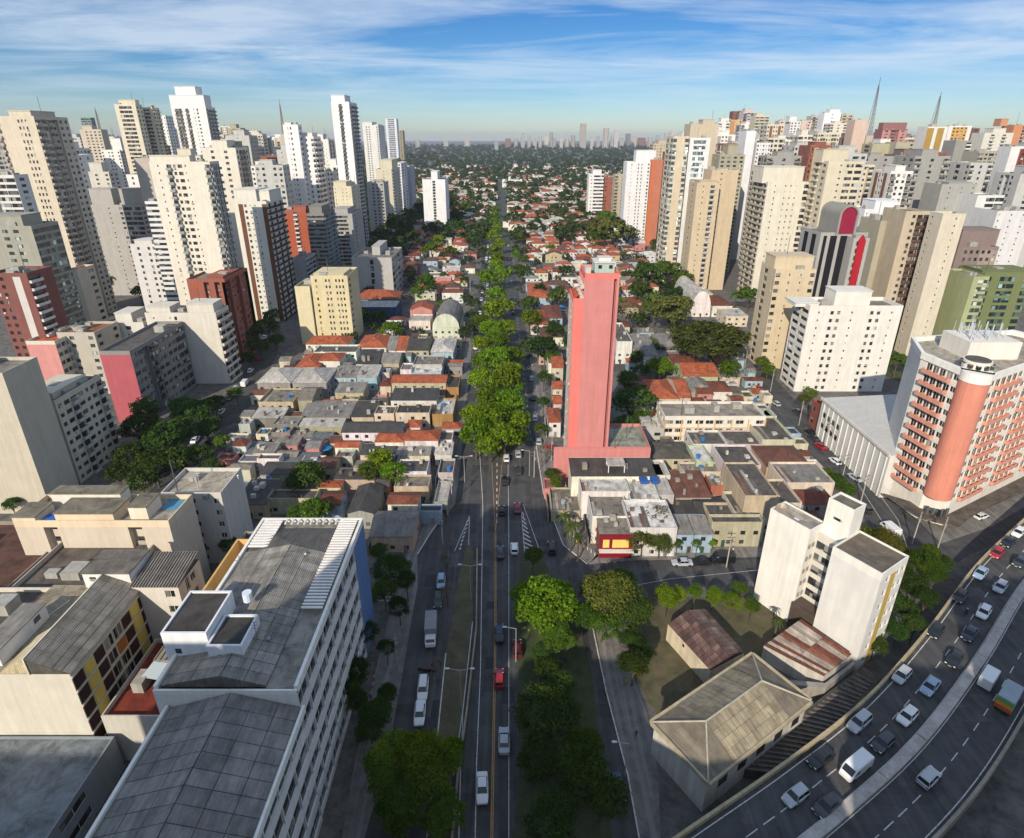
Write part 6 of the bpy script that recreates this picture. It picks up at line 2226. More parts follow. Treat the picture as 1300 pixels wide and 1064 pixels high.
def viaduct():
    z = 6.0
    edge = [gp(x, y, z) for x, y in ((1000, 970), (1100, 890), (1180, 800), (1240, 720), (1300, 662))]
    a, b = Vector(edge[0]), Vector(edge[1])
    pre = [tuple(a - (b - a) * k + Vector((0, 1.2 * k))) for k in (3, 2, 1)]
    c, d = Vector(edge[-2]), Vector(edge[-1])
    post = [tuple(d + (d - c) * k + Vector((0.6 * k, 0))) for k in (1, 2, 4)]
    line = smooth(pre + edge + post, 6)
    VD.extend(line)
    r = thing('viaduct', "curving elevated motorway with two carriageways and concrete parapets", 'viaduct', (*edge[1], 0))
    o = Vector(edge[1])
    ln = [(p[0] - o.x, p[1] - o.y) for p in line]
    wd = 17.8
    strip('deck', ln, wd + .6, z - 1.3, 'old_paint', '#8d877c', off=-wd / 2, kind=None, h=1.28, parent=r)
    strip('carriageway', ln, wd, z, 'asphalt', None, off=-wd / 2, kind=None, parent=r)
    strip('parapet', ln, .45, z - 1.2, 'old_paint', '#b3a483', off=.1, kind=None, h=2.05, parent=r)
    strip('parapet', ln, .45, z - 1.2, 'old_paint', '#9d9484', off=-wd - .1, kind=None, h=2.05, parent=r)
    n = len(ln)
    k = 0
    while k < n - 3:                            # median blocks with gaps
        strip('median_block', ln[k:k + 4], 1.6, z - .05, 'old_paint', '#b9b2ab', off=-9.0, kind=None, h=.75, parent=r)
        k += 3
    for off, col in ((-.8, W_), (-8.0, W_), (-10.0, W_), (-17.1, W_)):
        strip('lane_marking', ln, .15, z + .008, 'marking', col, off=off, kind=None, parent=r)
    for off in (-4.4, -13.5):
        m = MB()
        P = [Vector(p) for p in ln]
        acc = 0.0
        for p, q in zip(P, P[1:]):
            L = (q - p).length
            d = (q - p) / L
            nn = Vector((-d.y, d.x))
            t = -acc
            while t + 2.4 < L:
                if t >= 0:
                    s, e = p + d * t + nn * off, p + d * (t + 2.4) + nn * off
                    w = nn * .075
                    m.face((*(s - w), z + .008), (*(e - w), z + .008), (*(e + w), z + .008), (*(s + w), z + .008))
                t += 6.5
            acc = (L - t) if L - t > 0 else 0
        obj('lane_dash', m, 'marking', r, W_, kind='stuff')
    for i in range(4, n, 6):
        p = Vector(ln[i])
        d = (Vector(ln[min(n - 1, i + 1)]) - Vector(ln[i - 1])).normalized()
        nn = Vector((-d.y, d.x))
        for off in (-4.5, -13.3):
            c = p + nn * off
            m = MB()
            m.bar((c.x, c.y, 0), (c.x, c.y, z - 1.25), 1.0, 12)
            obj('pier', m, 'old_paint', r, '#8d877c')


W_ = '#c9c6be'


def slope():
    """long dark ribbed roof below the flyover"""
    q = [gp(x, y, 2.2) for x, y in ((1010, 985), (930, 975), (1050, 880), (1095, 845), (1118, 862), (1090, 895))]
    q = poly_up(q)
    o = q[0]
    r = thing('ribbed_roof', "long dark ribbed roof sloping beside the flyover parapet", 'roof', (o[0], o[1], 0))
    m = MB()
    m.prism([(x - o[0], y - o[1]) for x, y in q], 0, 2.2)
    obj('roof', m, 'sheet', r, '#4d4842')
    A, B = Vector(gp(930, 978, 2.2)), Vector(gp(1085, 852, 2.2))
    C, D = Vector(gp(1008, 986, 2.2)), Vector(gp(1114, 868, 2.2))
    n = 26
    oo = Vector(o)
    for i in range(n):
        t = (i + .5) / n
        p, s = A.lerp(B, t) - oo, C.lerp(D, t) - oo
        d = (s - p).normalized()
        p, s = p + d * .5, s - d * .6
        nn = Vector((-d.y, d.x)) * .16
        m = MB()
        lo = [(*(p - nn), 2.2), (*(s - nn), 2.2), (*(s + nn), 2.2), (*(p + nn), 2.2)]
        hi = [(x, y, 2.42) for x, y, _ in lo]
        m.v = lo + hi
        m.f = [(4, 5, 6, 7), (0, 1, 5, 4), (1, 2, 6, 5), (2, 3, 7, 6), (3, 0, 4, 7)]
        obj('roof_rib', m, 'sheet', r, '#6d675e')


roads()
viaduct()
slope()
# ------------------------------------------------------------------ trees
def np_mesh(name, verts, nquad, mat):
    me = bpy.data.meshes.new(name)
    me.vertices.add(len(verts))
    me.vertices.foreach_set('co', verts.astype(np.float32).ravel())
    me.loops.add(nquad * 4)
    me.loops.foreach_set('vertex_index', np.arange(nquad * 4, dtype=np.int32))
    me.polygons.add(nquad)
    me.polygons.foreach_set('loop_start', np.arange(0, nquad * 4, 4, dtype=np.int32))
    me.update(calc_edges=True)
    me.materials.append(MATS[mat])
    return me


def leaf_quads(rg, pos, nrm, size):
    n = len(pos)
    a = np.cross(nrm, rg.normal(size=(n, 3)))
    a /= np.linalg.norm(a, axis=1, keepdims=True) + 1e-9
    b = np.cross(nrm, a)
    s = (size * rg.uniform(.6, 1.35, n))[:, None]
    l = s * rg.uniform(.55, .8, n)[:, None]
    v = np.empty((n, 4, 3))
    v[:, 0] = pos - a * s
    v[:, 1] = pos - b * l
    v[:, 2] = pos + a * s
    v[:, 3] = pos + b * l
    return v.reshape(-1, 3)


def crown_mesh(seed, puffs, leaves, size, flat=.82, spread=.66, pr_=(.2, .36)):
    """leaf clumps through an uneven crown of radius about one"""
    rg = np.random.default_rng(seed)
    P, Nn = [], []
    lobes = rg.normal(size=(5, 3))
    for k in range(puffs):
        d = rg.normal(size=3)
        d /= np.linalg.norm(d)
        if d[2] < -.45:
            d[2] = -d[2]
        bump = 1 + .24 * max(np.dot(lobes, d)) - .22
        c = d * np.array([1, 1, flat]) * spread * bump * rg.uniform(.72, 1.1)
        r = rg.uniform(*pr_)
        q = rg.normal(size=(leaves, 3))
        q /= np.linalg.norm(q, axis=1, keepdims=True)
        q[:, 2] = np.where(q[:, 2] < -.3, -q[:, 2], q[:, 2])
        rad = r * rg.uniform(.55, 1.08, (leaves, 1))
        P.append(c + q * rad * np.array([1, 1, .8]))
        Nn.append(q * .8 + rg.normal(size=(leaves, 3)) * .45 + np.array([0, 0, .25]))
    P, Nn = np.concatenate(P), np.concatenate(Nn)
    Nn /= np.linalg.norm(Nn, axis=1, keepdims=True)
    v = leaf_quads(rg, P, Nn, size)
    return np_mesh('crown', v, len(P), 'leaf')


def trunk_mesh(seed, h=1.0):
    rs = random.Random(seed)
    m = MB()
    m.bar((0, 0, 0), (.05, .03, .62), (.075, .05), 8)
    for i in range(5):
        t = 2 * math.pi * i / 5 + rs.uniform(-.4, .4)
        q = (.05 + .42 * math.cos(t), .03 + .42 * math.sin(t), 1.0 + rs.uniform(-.15, .15))
        m.bar((.05, .03, rs.uniform(.45, .6)), q, (.042, .014), 5)
        s = (q[0] + .2 * math.cos(t + .6), q[1] + .2 * math.sin(t + .6), q[2] + .25)
        m.bar(q, s, (.016, .006), 4)
    return mesh_of('trunk', m, 'bark')


def palm_mesh(seed):
    rs = random.Random(seed)
    m = MB()
    for i in range(20):
        t = 2 * math.pi * i / 20 + rs.uniform(-.1, .1)
        up = rs.uniform(.1, .9)
        prev = None
        for k in range(7):
            s = k / 6
            r = s * (1.0 - .15 * up)
            z = up * s * 1.0 - s * s * (1.15 if up < .5 else .9) + .1
            c = Vector((r * math.cos(t), r * math.sin(t), z))
            w = .13 * (1 - s) ** .6 + .015
            n = Vector((-math.sin(t), math.cos(t), 0)) * w
            if prev:
                a, b = prev
                m.face(tuple(a - b), tuple(a), tuple(c), tuple(c - n + Vector((0, 0, -w * .6))))
                m.face(tuple(a), tuple(a + b), tuple(c + n + Vector((0, 0, -w * .6))), tuple(c))
            prev = (c, n)
    return mesh_of('crown', m, 'leaf')


CROWN = {'near': [crown_mesh(s, 95, 75, .042) for s in (1, 2, 3, 4)], 'mid': [crown_mesh(s, 60, 42, .066) for s in (11, 12, 13, 14)],
         'far': [crown_mesh(s, 30, 26, .11) for s in (21, 22, 23)], 'flat': [crown_mesh(31, 150, 60, .040, .55, .78, (.13, .22))],
         'bare': [crown_mesh(s, 44, 16, .04, .9, .72, (.12, .25)) for s in (41, 42)], 'cone': [crown_mesh(51, 60, 40, .06, 1.9, .5)]}
TRUNK = [trunk_mesh(s) for s in (1, 2, 3)]
PALM = [palm_mesh(s) for s in (1, 2)]
TREE_TXT = {'b': 'bright green leafy tree', 'd': 'dark green dense tree', 'm': 'mid green leafy tree', 'r': 'tree with reddish brown tips', 'p': 'palm tree', 'w': 'thin brownish half bare tree',
            'o': 'olive green spreading tree', 'y': 'yellowish green bushy tree'}
TREE_COL = {'b': (.110, .190, .014), 'd': (.044, .082, .020), 'm': (.066, .122, .018), 'r': (.090, .130, .030), 'p': (.060, .100, .028), 'w': (.12, .095, .045), 'o': (.095, .118, .034), 'y': (.120, .130, .024)}
TREE_GROUP = 'street and garden trees'
trs = random.Random(77)


def tree_at(X, Y, R, kind, label=None, zc=None, flat=1.0, mesh=None, px=None):
    zc = zc if zc is not None else R * .85 + 2.2
    px = px or pr(X, Y, zc)
    r = thing('palm_tree' if kind == 'p' else 'tree', label or f"{'small' if R < 4 else 'large' if R > 6.2 else 'mid sized'} {TREE_TXT[kind]} {where(px)}", 'tree', (X, Y, 0), trs.uniform(0, 6.28), TREE_GROUP)
    LABELS[-1] = (r, px)
    sc = depth(Y, zc)
    c = TREE_COL[kind]
    k = trs.uniform(.66, 1.3)
    h = trs.uniform(-.16, .2)
    col = (c[0] * k * (1 + h), c[1] * k, c[2] * k)
    if kind == 'p':
        m = MB()
        m.bar((0, 0, 0), (.15, .1, zc), (.26, .16), 8)
        obj('trunk', m, 'bark', r)
        o = obj('crown', None, None, r, col, mesh=trs.choice(PALM))
        o.location = (.15, .1, zc)
        o.scale = (R, R, R)
        return r
    if mesh is None:
        mesh = 'bare' if kind == 'w' else ('near' if sc < 150 else 'mid' if sc < 330 else 'far')
    o = obj('crown', None, None, r, col, mesh=trs.choice(CROWN[mesh]))
    o.location = (0, 0, zc)
    o.scale = (R, R * trs.uniform(.9, 1.1), R * flat * trs.uniform(.88, 1.08))
    o = obj('trunk', None, None, r, mesh=trs.choice(TRUNK))
    s = zc / 1.0
    o.scale = (R * .75, R * .75, s)
    return r


def tree_px(x, y, rpx, kind, label=None, flat=1.0, mesh=None, lift=0.0):
    zc = 6.0
    if 585 < x < 672 and y < 575:
        rpx *= .88
    for _ in range(4):
        X, Y = gp(x, y, zc)
        R = rpx * 1.2 * depth(Y, zc) / F
        zc = R * .85 * flat + 2.0 + lift + (hash((x, y)) % 7) * .35
    return tree_at(X, Y, R, kind, label, zc, flat, mesh, (x, y))


def trees():
    # avenue median canopy
    for x, y, r in [(604, 553, 25), (641, 556, 25), (622, 566, 18), (625, 532, 28), (654, 536, 19), (599, 528, 18), (660, 556, 12), (612, 482, 20), (641, 480, 22), (628, 457, 22), (649, 452, 15), (611, 459, 16), (632, 436, 15),
                    (655, 490, 12), (625, 394, 16), (640, 390, 15), (630, 376, 16), (622, 354, 14), (638, 351, 14), (630, 340, 12), (628, 320, 11), (634, 311, 10), (627, 301, 10), (620, 506, 22), (645, 510, 20),  (624, 418, 17), (641, 416, 15), (611, 436, 13), (652, 470, 15), (612, 408, 11), (632, 330, 10), (632, 292, 9), (628, 284, 9), (629, 275, 8), (629, 267, 7)]:
        tree_px(x, y, r, 'b')
    for x, y, r, k in [(185, 525, 17, 'd'), (222, 552, 20, 'd'), (225, 585, 20, 'd'), (180, 610, 18, 'd'), (262, 545, 14, 'd'), (268, 595, 12, 'd'), (283, 560, 10, 'm'), (330, 440, 12, 'd'), (315, 455, 9, 'd'), (300, 500, 9, 'm'), (1131, 762, 16, 'd'), (1121, 792, 15, 'd'), (1112, 818, 12, 'd'), (1163, 792, 14, 'd'), (1141, 802, 13, 'd'), (1195, 716, 13, 'd'), (1176, 760, 14, 'd'), (712, 870, 18, 'd'), (720, 815, 12, 'm'), (690, 480, 9, 'd'), (700, 455, 9, 'm'), (690, 510, 8, 'd'), (686, 545, 8, 'm'), (468, 760, 12, 'd'), (462, 800, 13, 'd'), (490, 820, 10, 'd'), (455, 890, 14, 'd'), (175, 545, 22, 'd'), (205, 562, 24, 'd'), (240, 532, 20, 'd'), (195, 590, 22, 'd'), (166, 577, 18, 'd'), (258, 520, 16, 'd'), (228, 517, 15, 'd'), (250, 580, 16, 'd'), (150, 602, 15, 'd'), (272, 512, 12, 'd'),
                       (340, 416, 14, 'd'), (325, 422, 13, 'd'), (350, 432, 9, 'd'), (345, 402, 10, 'd'), (150, 352, 14, 'd'), (165, 346, 12, 'd'), (135, 358, 12, 'd'), (118, 362, 10, 'd'), (178, 372, 10, 'd'),
                       (500, 290, 20, 'd'), (520, 281, 17, 'd'), (485, 301, 15, 'd'), (520, 305, 15, 'd'), (505, 312, 13, 'd'), (548, 318, 11, 'b'), (557, 306, 9, 'b'), (580, 292, 14, 'd'), (570, 262, 12, 'd'), (590, 264, 10, 'm'), (577, 276, 10, 'd'),
                       (475, 316, 11, 'd'), (530, 268, 12, 'd'), (512, 268, 11, 'd'), (572, 322, 10, 'm'), (597, 300, 8, 'm'), (600, 285, 8, 'm'),
                       (540, 362, 13, 'm'), (530, 372, 9, 'm'), (390, 605, 21, 'd'), (375, 612, 13, 'd'), (484, 588, 17, 'b'), (466, 598, 12, 'm'), (497, 600, 14, 'b'), (395, 648, 17, 'm'), (377, 652, 12, 'm'), (412, 646, 10, 'm'),
                       (500, 722, 19, 'd'), (488, 748, 15, 'd'), (516, 737, 14, 'd'), (506, 768, 12, 'd'), (450, 850, 18, 'd'), (447, 870, 14, 'd'), (478, 906, 19, 'd'), (470, 928, 16, 'd'), (492, 880, 12, 'd'), (480, 700, 12, 'd'),
                       (532, 958, 30, 'b'), (500, 965, 26, 'b'), (562, 966, 24, 'b'), (578, 950, 12, 'b'), (545, 992, 26, 'm'), (488, 992, 24, 'm'), (510, 1030, 30, 'm'), (560, 1035, 24, 'm'),
                       (566, 712, 9, 'w'), (567, 752, 11, 'w'), (553, 845, 9, 'w'), (571, 690, 6, 'w'),
                       (690, 772, 36, 'b'), (670, 755, 19, 'b'), (708, 755, 22, 'b'), (702, 806, 18, 'm'), (776, 757, 32, 'r'), (801, 777, 25, 'r'), (755, 748, 20, 'r'), (790, 737, 18, 'r'), (741, 778, 16, 'm'),
                       (765, 790, 18, 'm'), (846, 760, 17, 'b'), (863, 754, 10, 'b'), (677, 706, 12, 'm'), (805, 842, 18, 'd'), (816, 826, 13, 'd'), (800, 812, 14, 'd'), (700, 906, 33, 'd'), (738, 950, 24, 'm'), (684, 962, 24, 'd'),
                       (697, 852, 18, 'd'), (688, 830, 14, 'd'), (737, 990, 30, 'd'), (765, 1010, 26, 'd'), (705, 1040, 30, 'd'),
                       (855, 396, 22, 'o'), (832, 388, 20, 'o'), (822, 352, 18, 'd'), (845, 346, 17, 'm'), (866, 357, 14, 'm'), (800, 398, 16, 'w'), (780, 297, 20, 'o'), (764, 292, 16, 'o'), (797, 300, 13, 'o'), (770, 278, 12, 'm'), (755, 305, 12, 'm'), (816, 372, 14, 'd'), (870, 385, 11, 'o'),
                       (838, 466, 16, 'b'), (800, 512, 22, 'd'), (790, 542, 18, 'd'), (812, 530, 12, 'd'), (797, 482, 13, 'd'), (822, 505, 9, 'm'), (926, 468, 13, 'm'), (815, 470, 9, 'd'), (808, 455, 9, 'd'),
                       (692, 442, 17, 'd'), (706, 420, 10, 'd'), (672, 404, 13, 'b'), (706, 378, 12, 'd'), (684, 368, 8, 'd'), (669, 385, 8, 'm'), (718, 345, 10, 'd'),
                       (975, 470, 9, 'm'), (1020, 507, 8, 'y'), (951, 376, 13, 'm'), (968, 460, 9, 'm'), (1030, 500, 8, 'm'), (1062, 611, 11, 'm'), (1076, 622, 10, 'm'), (1050, 601, 8, 'm'), (1100, 682, 15, 'y'), (1121, 687, 15, 'y'), (1141, 702, 12, 'y'),
                       (1172, 716, 18, 'm'), (1187, 731, 14, 'm'), (1162, 746, 17, 'd'), (1151, 772, 15, 'd'), (1182, 702, 12, 'm'), (1150, 730, 14, 'd'), (1140, 458, 12, 'm'), (1160, 464, 10, 'm'),
                       (955, 771, 10, 'm'), (931, 762, 10, 'b'), (906, 757, 11, 'b'), (882, 752, 9, 'b'), (940, 748, 9, 'm'), (700, 602, 9, 'd'), (706, 612, 8, 'm'), (693, 572, 10, 'w'), (831, 662, 20, 'w'), (816, 686, 15, 'o'), (838, 690, 13, 'o'),
                       (30, 700, 14, 'd'), (12, 720, 16, 'd'), (8, 690, 12, 'd'), (15, 640, 10, 'd'), (275, 660, 12, 'd'), (262, 690, 10, 'd'), (290, 690, 10, 'd'), (860, 690, 6, 'm'), (885, 690, 5, 'b'), (905, 690, 5, 'b')]:
        tree_px(x, y, r, k)
    tree_px(908, 434, 45, 'o', "broadest dark olive tree with a wide flat crown left of the tan arch office", flat=.78, mesh='flat', lift=1)
    for x, y, r in [(683, 437, 12), (815, 492, 9), (704, 374, 9), (712, 366, 8), (934, 373, 8), (726, 668, 12), (718, 655, 10), (735, 682, 9), (988, 786, 8), (806, 492, 9), (830, 432, 9)]:
        tree_px(x, y, r, 'p', lift=2.5)
    # gardens of the near suburb
    rs = random.Random(31)
    n = 0
    for k in range(2500):
        if n > 40:
            break
        Y = 255 + 440 * rs.random() ** 1.2
        X = rs.uniform(-85 - (Y - 262) * .12, 75 + (Y - 262) * .3)
        R = rs.uniform(3.2, 6.8)
        if abs(X - avx(Y)) < 14 or any(x0 - R * .45 < X < x1 + R * .45 and y0 - R * .45 < Y < y1 + R * .45 for x0, x1, y0, y1 in FOOT):
            continue
        FOOT.append((X - 2, X + 2, Y - 2, Y + 2))
        tree_at(X, Y, R, rs.choice('ddmmmobd'))
        n += 1
    # along the avenue beyond the second crossing
    for Y in range(430, 900, 16):
        for s in (-1, 1):
            if rs.random() < .3:
                tree_at(avx(Y) + s * rs.uniform(13, 15), Y + rs.uniform(-5, 5), rs.uniform(3.5, 5.5), rs.choice('mdb'))


def forest():
    """the wooded suburb to the horizon: one mass"""
    rg = np.random.default_rng(9)
    V = []
    tmpl = []
    for s in range(6):
        q = rg.normal(size=(22, 3))
        q /= np.linalg.norm(q, axis=1, keepdims=True)
        q[:, 2] = np.abs(q[:, 2]) * .9
        tmpl.append(leaf_quads(rg, q * rg.uniform(.55, .95, (22, 1)) + np.array([0, 0, .4]), q * .6 + rg.normal(size=(22, 3)) * .3 + np.array([0, 0, .2]), .42))
    n = 0
    rich = []
    for s in range(5):
        q = rg.normal(size=(150, 3))
        q /= np.linalg.norm(q, axis=1, keepdims=True)
        q[:, 2] = np.abs(q[:, 2]) * .95 - .15
        lump = 1 + .25 * np.sin(q[:, :1] * 5 + s) * np.cos(q[:, 1:2] * 4 - s)
        rich.append(leaf_quads(rg, q * lump * rg.uniform(.55, .95, (150, 1)) + np.array([0, 0, .55]), q * .7 + rg.normal(size=(150, 3)) * .35 + np.array([0, 0, .2]), .15))
    for k in range(1500):
        Y = rg.uniform(262, 640)
        X = rg.uniform(-85 - (Y - 262) * .12, 75 + (Y - 262) * .3)
        R = rg.uniform(2.6, 5.6)
        if abs(X - avx(Y)) < 13 or any(x0 - R * .4 < X < x1 + R * .4 and y0 - R * .4 < Y < y1 + R * .4 for x0, x1, y0, y1 in FOOT):
            continue
        V.append(rich[k % 5] * np.array([R, R, R * rg.uniform(.9, 1.25)]) + np.array([X, Y, R * .45]))
        n += 150
        if n > 190 * 150:
            break
    for k in range(12000):
        Y = 600 * (10.5 ** rg.random())
        X = rg.uniform(-.30, .42) * Y
        if Y > 1800:
            X = rg.uniform(-.55, .6) * Y
        if Y < 1150 and rg.random() < .42:
            continue
        if abs(X - avx(Y)) < 11 and Y < 1500:
            continue
        if Y < 1300 and any(x0 - 2 < X < x1 + 2 and y0 - 2 < Y < y1 + 2 for x0, x1, y0, y1 in FOOT):
            continue
        R = rg.uniform(4.5, 8.5) * (1 + max(0, Y - 1500) / 3500)
        V.append(tmpl[k % 6] * np.array([R, R, R * rg.uniform(.9, 1.3)]) + np.array([X, Y, R * .5]))
        n += 22
    me = np_mesh('distant_woods', np.concatenate(V), n, 'leaf')
    o = bpy.data.objects.new('distant_woods', me)
    COL.objects.link(o)
    o.color = (.038, .062, .022, 1)
    o['kind'] = 'stuff'
    tag(o, "dark green mass of garden trees reaching through the far suburb to the horizon", 'woods', None, (700, 210))
    # grass lot
    sheet('grass', poly_up(P0([(1128, 440), (1150, 446), (1190, 470), (1180, 500), (1120, 476)])), .015, 'grass')


trees()
forest()


# ------------------------------------------------------------------ vehicles
def loft(m, st, ring):
    n = len(m.v)
    k = len(ring(*st[0]))
    for s in st:
        m.v += ring(*s)
    for i in range(len(st) - 1):
        for j in range(k):
            a, b = n + i * k + j, n + i * k + (j + 1) % k
            m.f.append((b, a, a + k, b + k))
    m.f.append(tuple(n + j for j in range(k)))
    m.f.append(tuple(n + (len(st) - 1) * k + k - 1 - j for j in range(k)))


def ring8(y, hw, zb, zs, zt, tw=.84):
    return [(-hw * .9, y, zb), (-hw, y, zb + .14), (-hw, y, zs), (-hw * tw, y, zt), (hw * tw, y, zt), (hw, y, zs), (hw, y, zb + .14), (hw * .9, y, zb)]


CARSPEC = {'hatchback': (1.95, 1.0, -1.78, -1.55, .95, .35, 1.48), 'saloon': (2.2, 1.0, -1.45, -.95, 1.05, .35, 1.44), 'estate': (2.25, 1.16, -2.0, -1.85, 1.1, .5, 1.70)}


def car_parts(kind):
    hl, zk, rb, rt, fb, ft, zr = CARSPEC[kind]
    out = []
    m = MB()
    st = [(-hl, .70, .36, .60, .76), (-hl + .08, .80, .26, .76, .90), (-hl + .7, .86, .22, .84, .95), (0, .88, .22, .84, .94), (.95, .87, .22, .82, .92), (hl - .45, .83, .24, .74, .82), (hl - .08, .75, .28, .60, .68), (hl, .66, .36, .48, .54)]
    loft(m, [(a, b, c * zk, d * zk, e * zk) for a, b, c, d, e in st], ring8)
    out.append(('body', m, 'car_paint', True))
    zb = .90 * zk
    m = MB()
    lo = [(-.77, rb, zb), (.77, rb, zb), (.76, fb, zb), (-.76, fb, zb)]
    hi = [(-.62, rt, zr - .06), (.62, rt, zr - .06), (.60, ft, zr - .06), (-.60, ft, zr - .06)]
    m.v = lo + hi
    m.f = [(0, 1, 5, 4), (1, 2, 6, 5), (2, 3, 7, 6), (3, 0, 4, 7)]
    out.append(('window', m, 'car_glass', False))
    m = MB()
    st = [(rt - .06, .60, zr - .07, zr - .03), (rt + .15, .64, zr - .07, zr + .01), ((rt + ft) / 2, .65, zr - .07, zr + .03), (ft - .1, .63, zr - .07, zr), (ft + .06, .59, zr - .07, zr - .03)]
    loft(m, st, lambda y, h, a, b: [(-h, y, a), (-h * .9, y, b), (h * .9, y, b), (h, y, a)])
    for s in (-1, 1):
        for (ya, yb, za, zb_) in ((ft, fb, zr - .06, zb), (rt, rb, zr - .06, zb), ((ft + rt) / 2, (fb + rb) / 2 - .1, zr - .06, zb)):
            m.bar((s * .625, ya, za), (s * .77, yb, zb_), .035, 4)
    out.append(('roof', m, 'car_paint', True))
    for sx in (-1, 1):
        for sy in (-hl + .75, hl - .78):
            m = MB()
            m.bar((sx * .70, sy, .32), (sx * .89, sy, .32), .32, 14)
            out.append(('wheel', m, 'rubber', False))
    for sx in (-1, 1):
        m = MB()
        m.box(sx * .60 - .15, sx * .60 + .15, hl - .14, hl - .03, .56 * zk, .69 * zk, True)
        out.append(('headlight', m, 'plain', '#e6e6e0'))
        m = MB()
        m.box(sx * .66 - .12, sx * .66 + .12, -hl - .01, -hl + .1, .64 * zk, .80 * zk, True)
        out.append(('taillight', m, 'plain', '#7a0f0f'))
        m = MB()
        m.box(sx * .93 - .07, sx * .93 + .07, fb - .35, fb - .2, zb - .02, zb + .12, True)
        out.append(('mirror', m, 'plain', '#2a2a2a'))
    m = MB()
    m.box(-.24, .24, hl - .03, hl + .015, .38, .5)
    out.append(('number_plate', m, 'plain', '#b9b9b4'))
    return out


def van_parts():
    out = []
    m = MB()
    st = [(-2.5, .86, .35, 1.9, 2.05, .9), (-2.4, .92, .3, 2.0, 2.15, .9), (1.1, .92, .3, 2.0, 2.15, .9), (1.5, .92, .3, 1.85, 1.98, .88), (2.2, .88, .32, 1.05, 1.15, .9), (2.5, .8, .4, .85, .92, .9)]
    loft(m, st, ring8)
    out.append(('body', m, 'car_paint', True))
    m = MB()
    m.face((-.74, 2.17, 1.2), (.74, 2.17, 1.2), (.72, 1.56, 1.93), (-.72, 1.56, 1.93))
    for s in (-1, 1):
        p = [(s * .93, .7, 1.2), (s * .93, 1.75, 1.2), (s * .93, 1.4, 1.75), (s * .93, .7, 1.75)]
        m.face(*(p if s > 0 else p[::-1]))
    out.append(('window', m, 'car_glass', False))
    for sx in (-1, 1):
        for sy in (-1.6, 1.65):
            m = MB()
            m.bar((sx * .72, sy, .35), (sx * .95, sy, .35), .35, 14)
            out.append(('wheel', m, 'rubber', False))
        m = MB()
        m.box(sx * .66 - .14, sx * .66 + .14, 2.40, 2.49, .7, .88, True)
        out.append(('headlight', m, 'plain', '#e6e6e0'))
    return out


def truck_parts(box_col, L=4.6, hb=2.3):
    out = []
    m = MB()
    m.box(-1.05, 1.05, -L + 1.0, 1.0, .95, .95 + hb, True)
    out.append(('cargo_box', m, 'paint', box_col))
    m = MB()
    st = [(1.12, .95, .45, 2.0, 2.15, .9), (1.9, .96, .45, 2.0, 2.12, .9), (2.45, .95, .45, 1.3, 1.4, .95), (2.6, .9, .5, 1.15, 1.2, .95)]
    loft(m, st, ring8)
    out.append(('cab', m, 'car_paint', True))
    m = MB()
    m.face((-.8, 2.43, 1.45), (.8, 2.43, 1.45), (.8, 1.97, 2.02), (-.8, 1.97, 2.02))
    for s in (-1, 1):
        p = [(s * .97, 1.3, 1.35), (s * .97, 2.2, 1.35), (s * .97, 1.95, 1.9), (s * .97, 1.3, 1.9)]
        m.face(*(p if s > 0 else p[::-1]))
    out.append(('window', m, 'car_glass', False))
    m = MB()
    m.box(-.45, .45, -L + 1.1, 2.2, .55, .94, True)
    out.append(('chassis', m, 'plain', '#2b2b2b'))
    for sx in (-1, 1):
        for sy in (-L + 2.0, 1.7):
            m = MB()
            m.bar((sx * .72, sy, .42), (sx * 1.0, sy, .42), .42, 14)
            out.append(('wheel', m, 'rubber', False))
        m = MB()
        m.box(sx * .7 - .15, sx * .7 + .15, 2.55, 2.62, .7, .9, True)
        out.append(('headlight', m, 'plain', '#e6e6e0'))
    return out


PROTO = {}
CAR_GROUP = 'cars on the avenue, streets and flyover'
CARCOL = {'white': '#dcdcd8', 'silver': '#a9adb0', 'black': '#15171a', 'dark grey': '#33363a', 'red': '#a01822', 'dark red': '#5a1420', 'blue': '#24406e', 'silver blue': '#8fa3b8', 'dark green': '#1f3a30', 'dark blue': '#141d33', 'beige': '#b5aa94'}


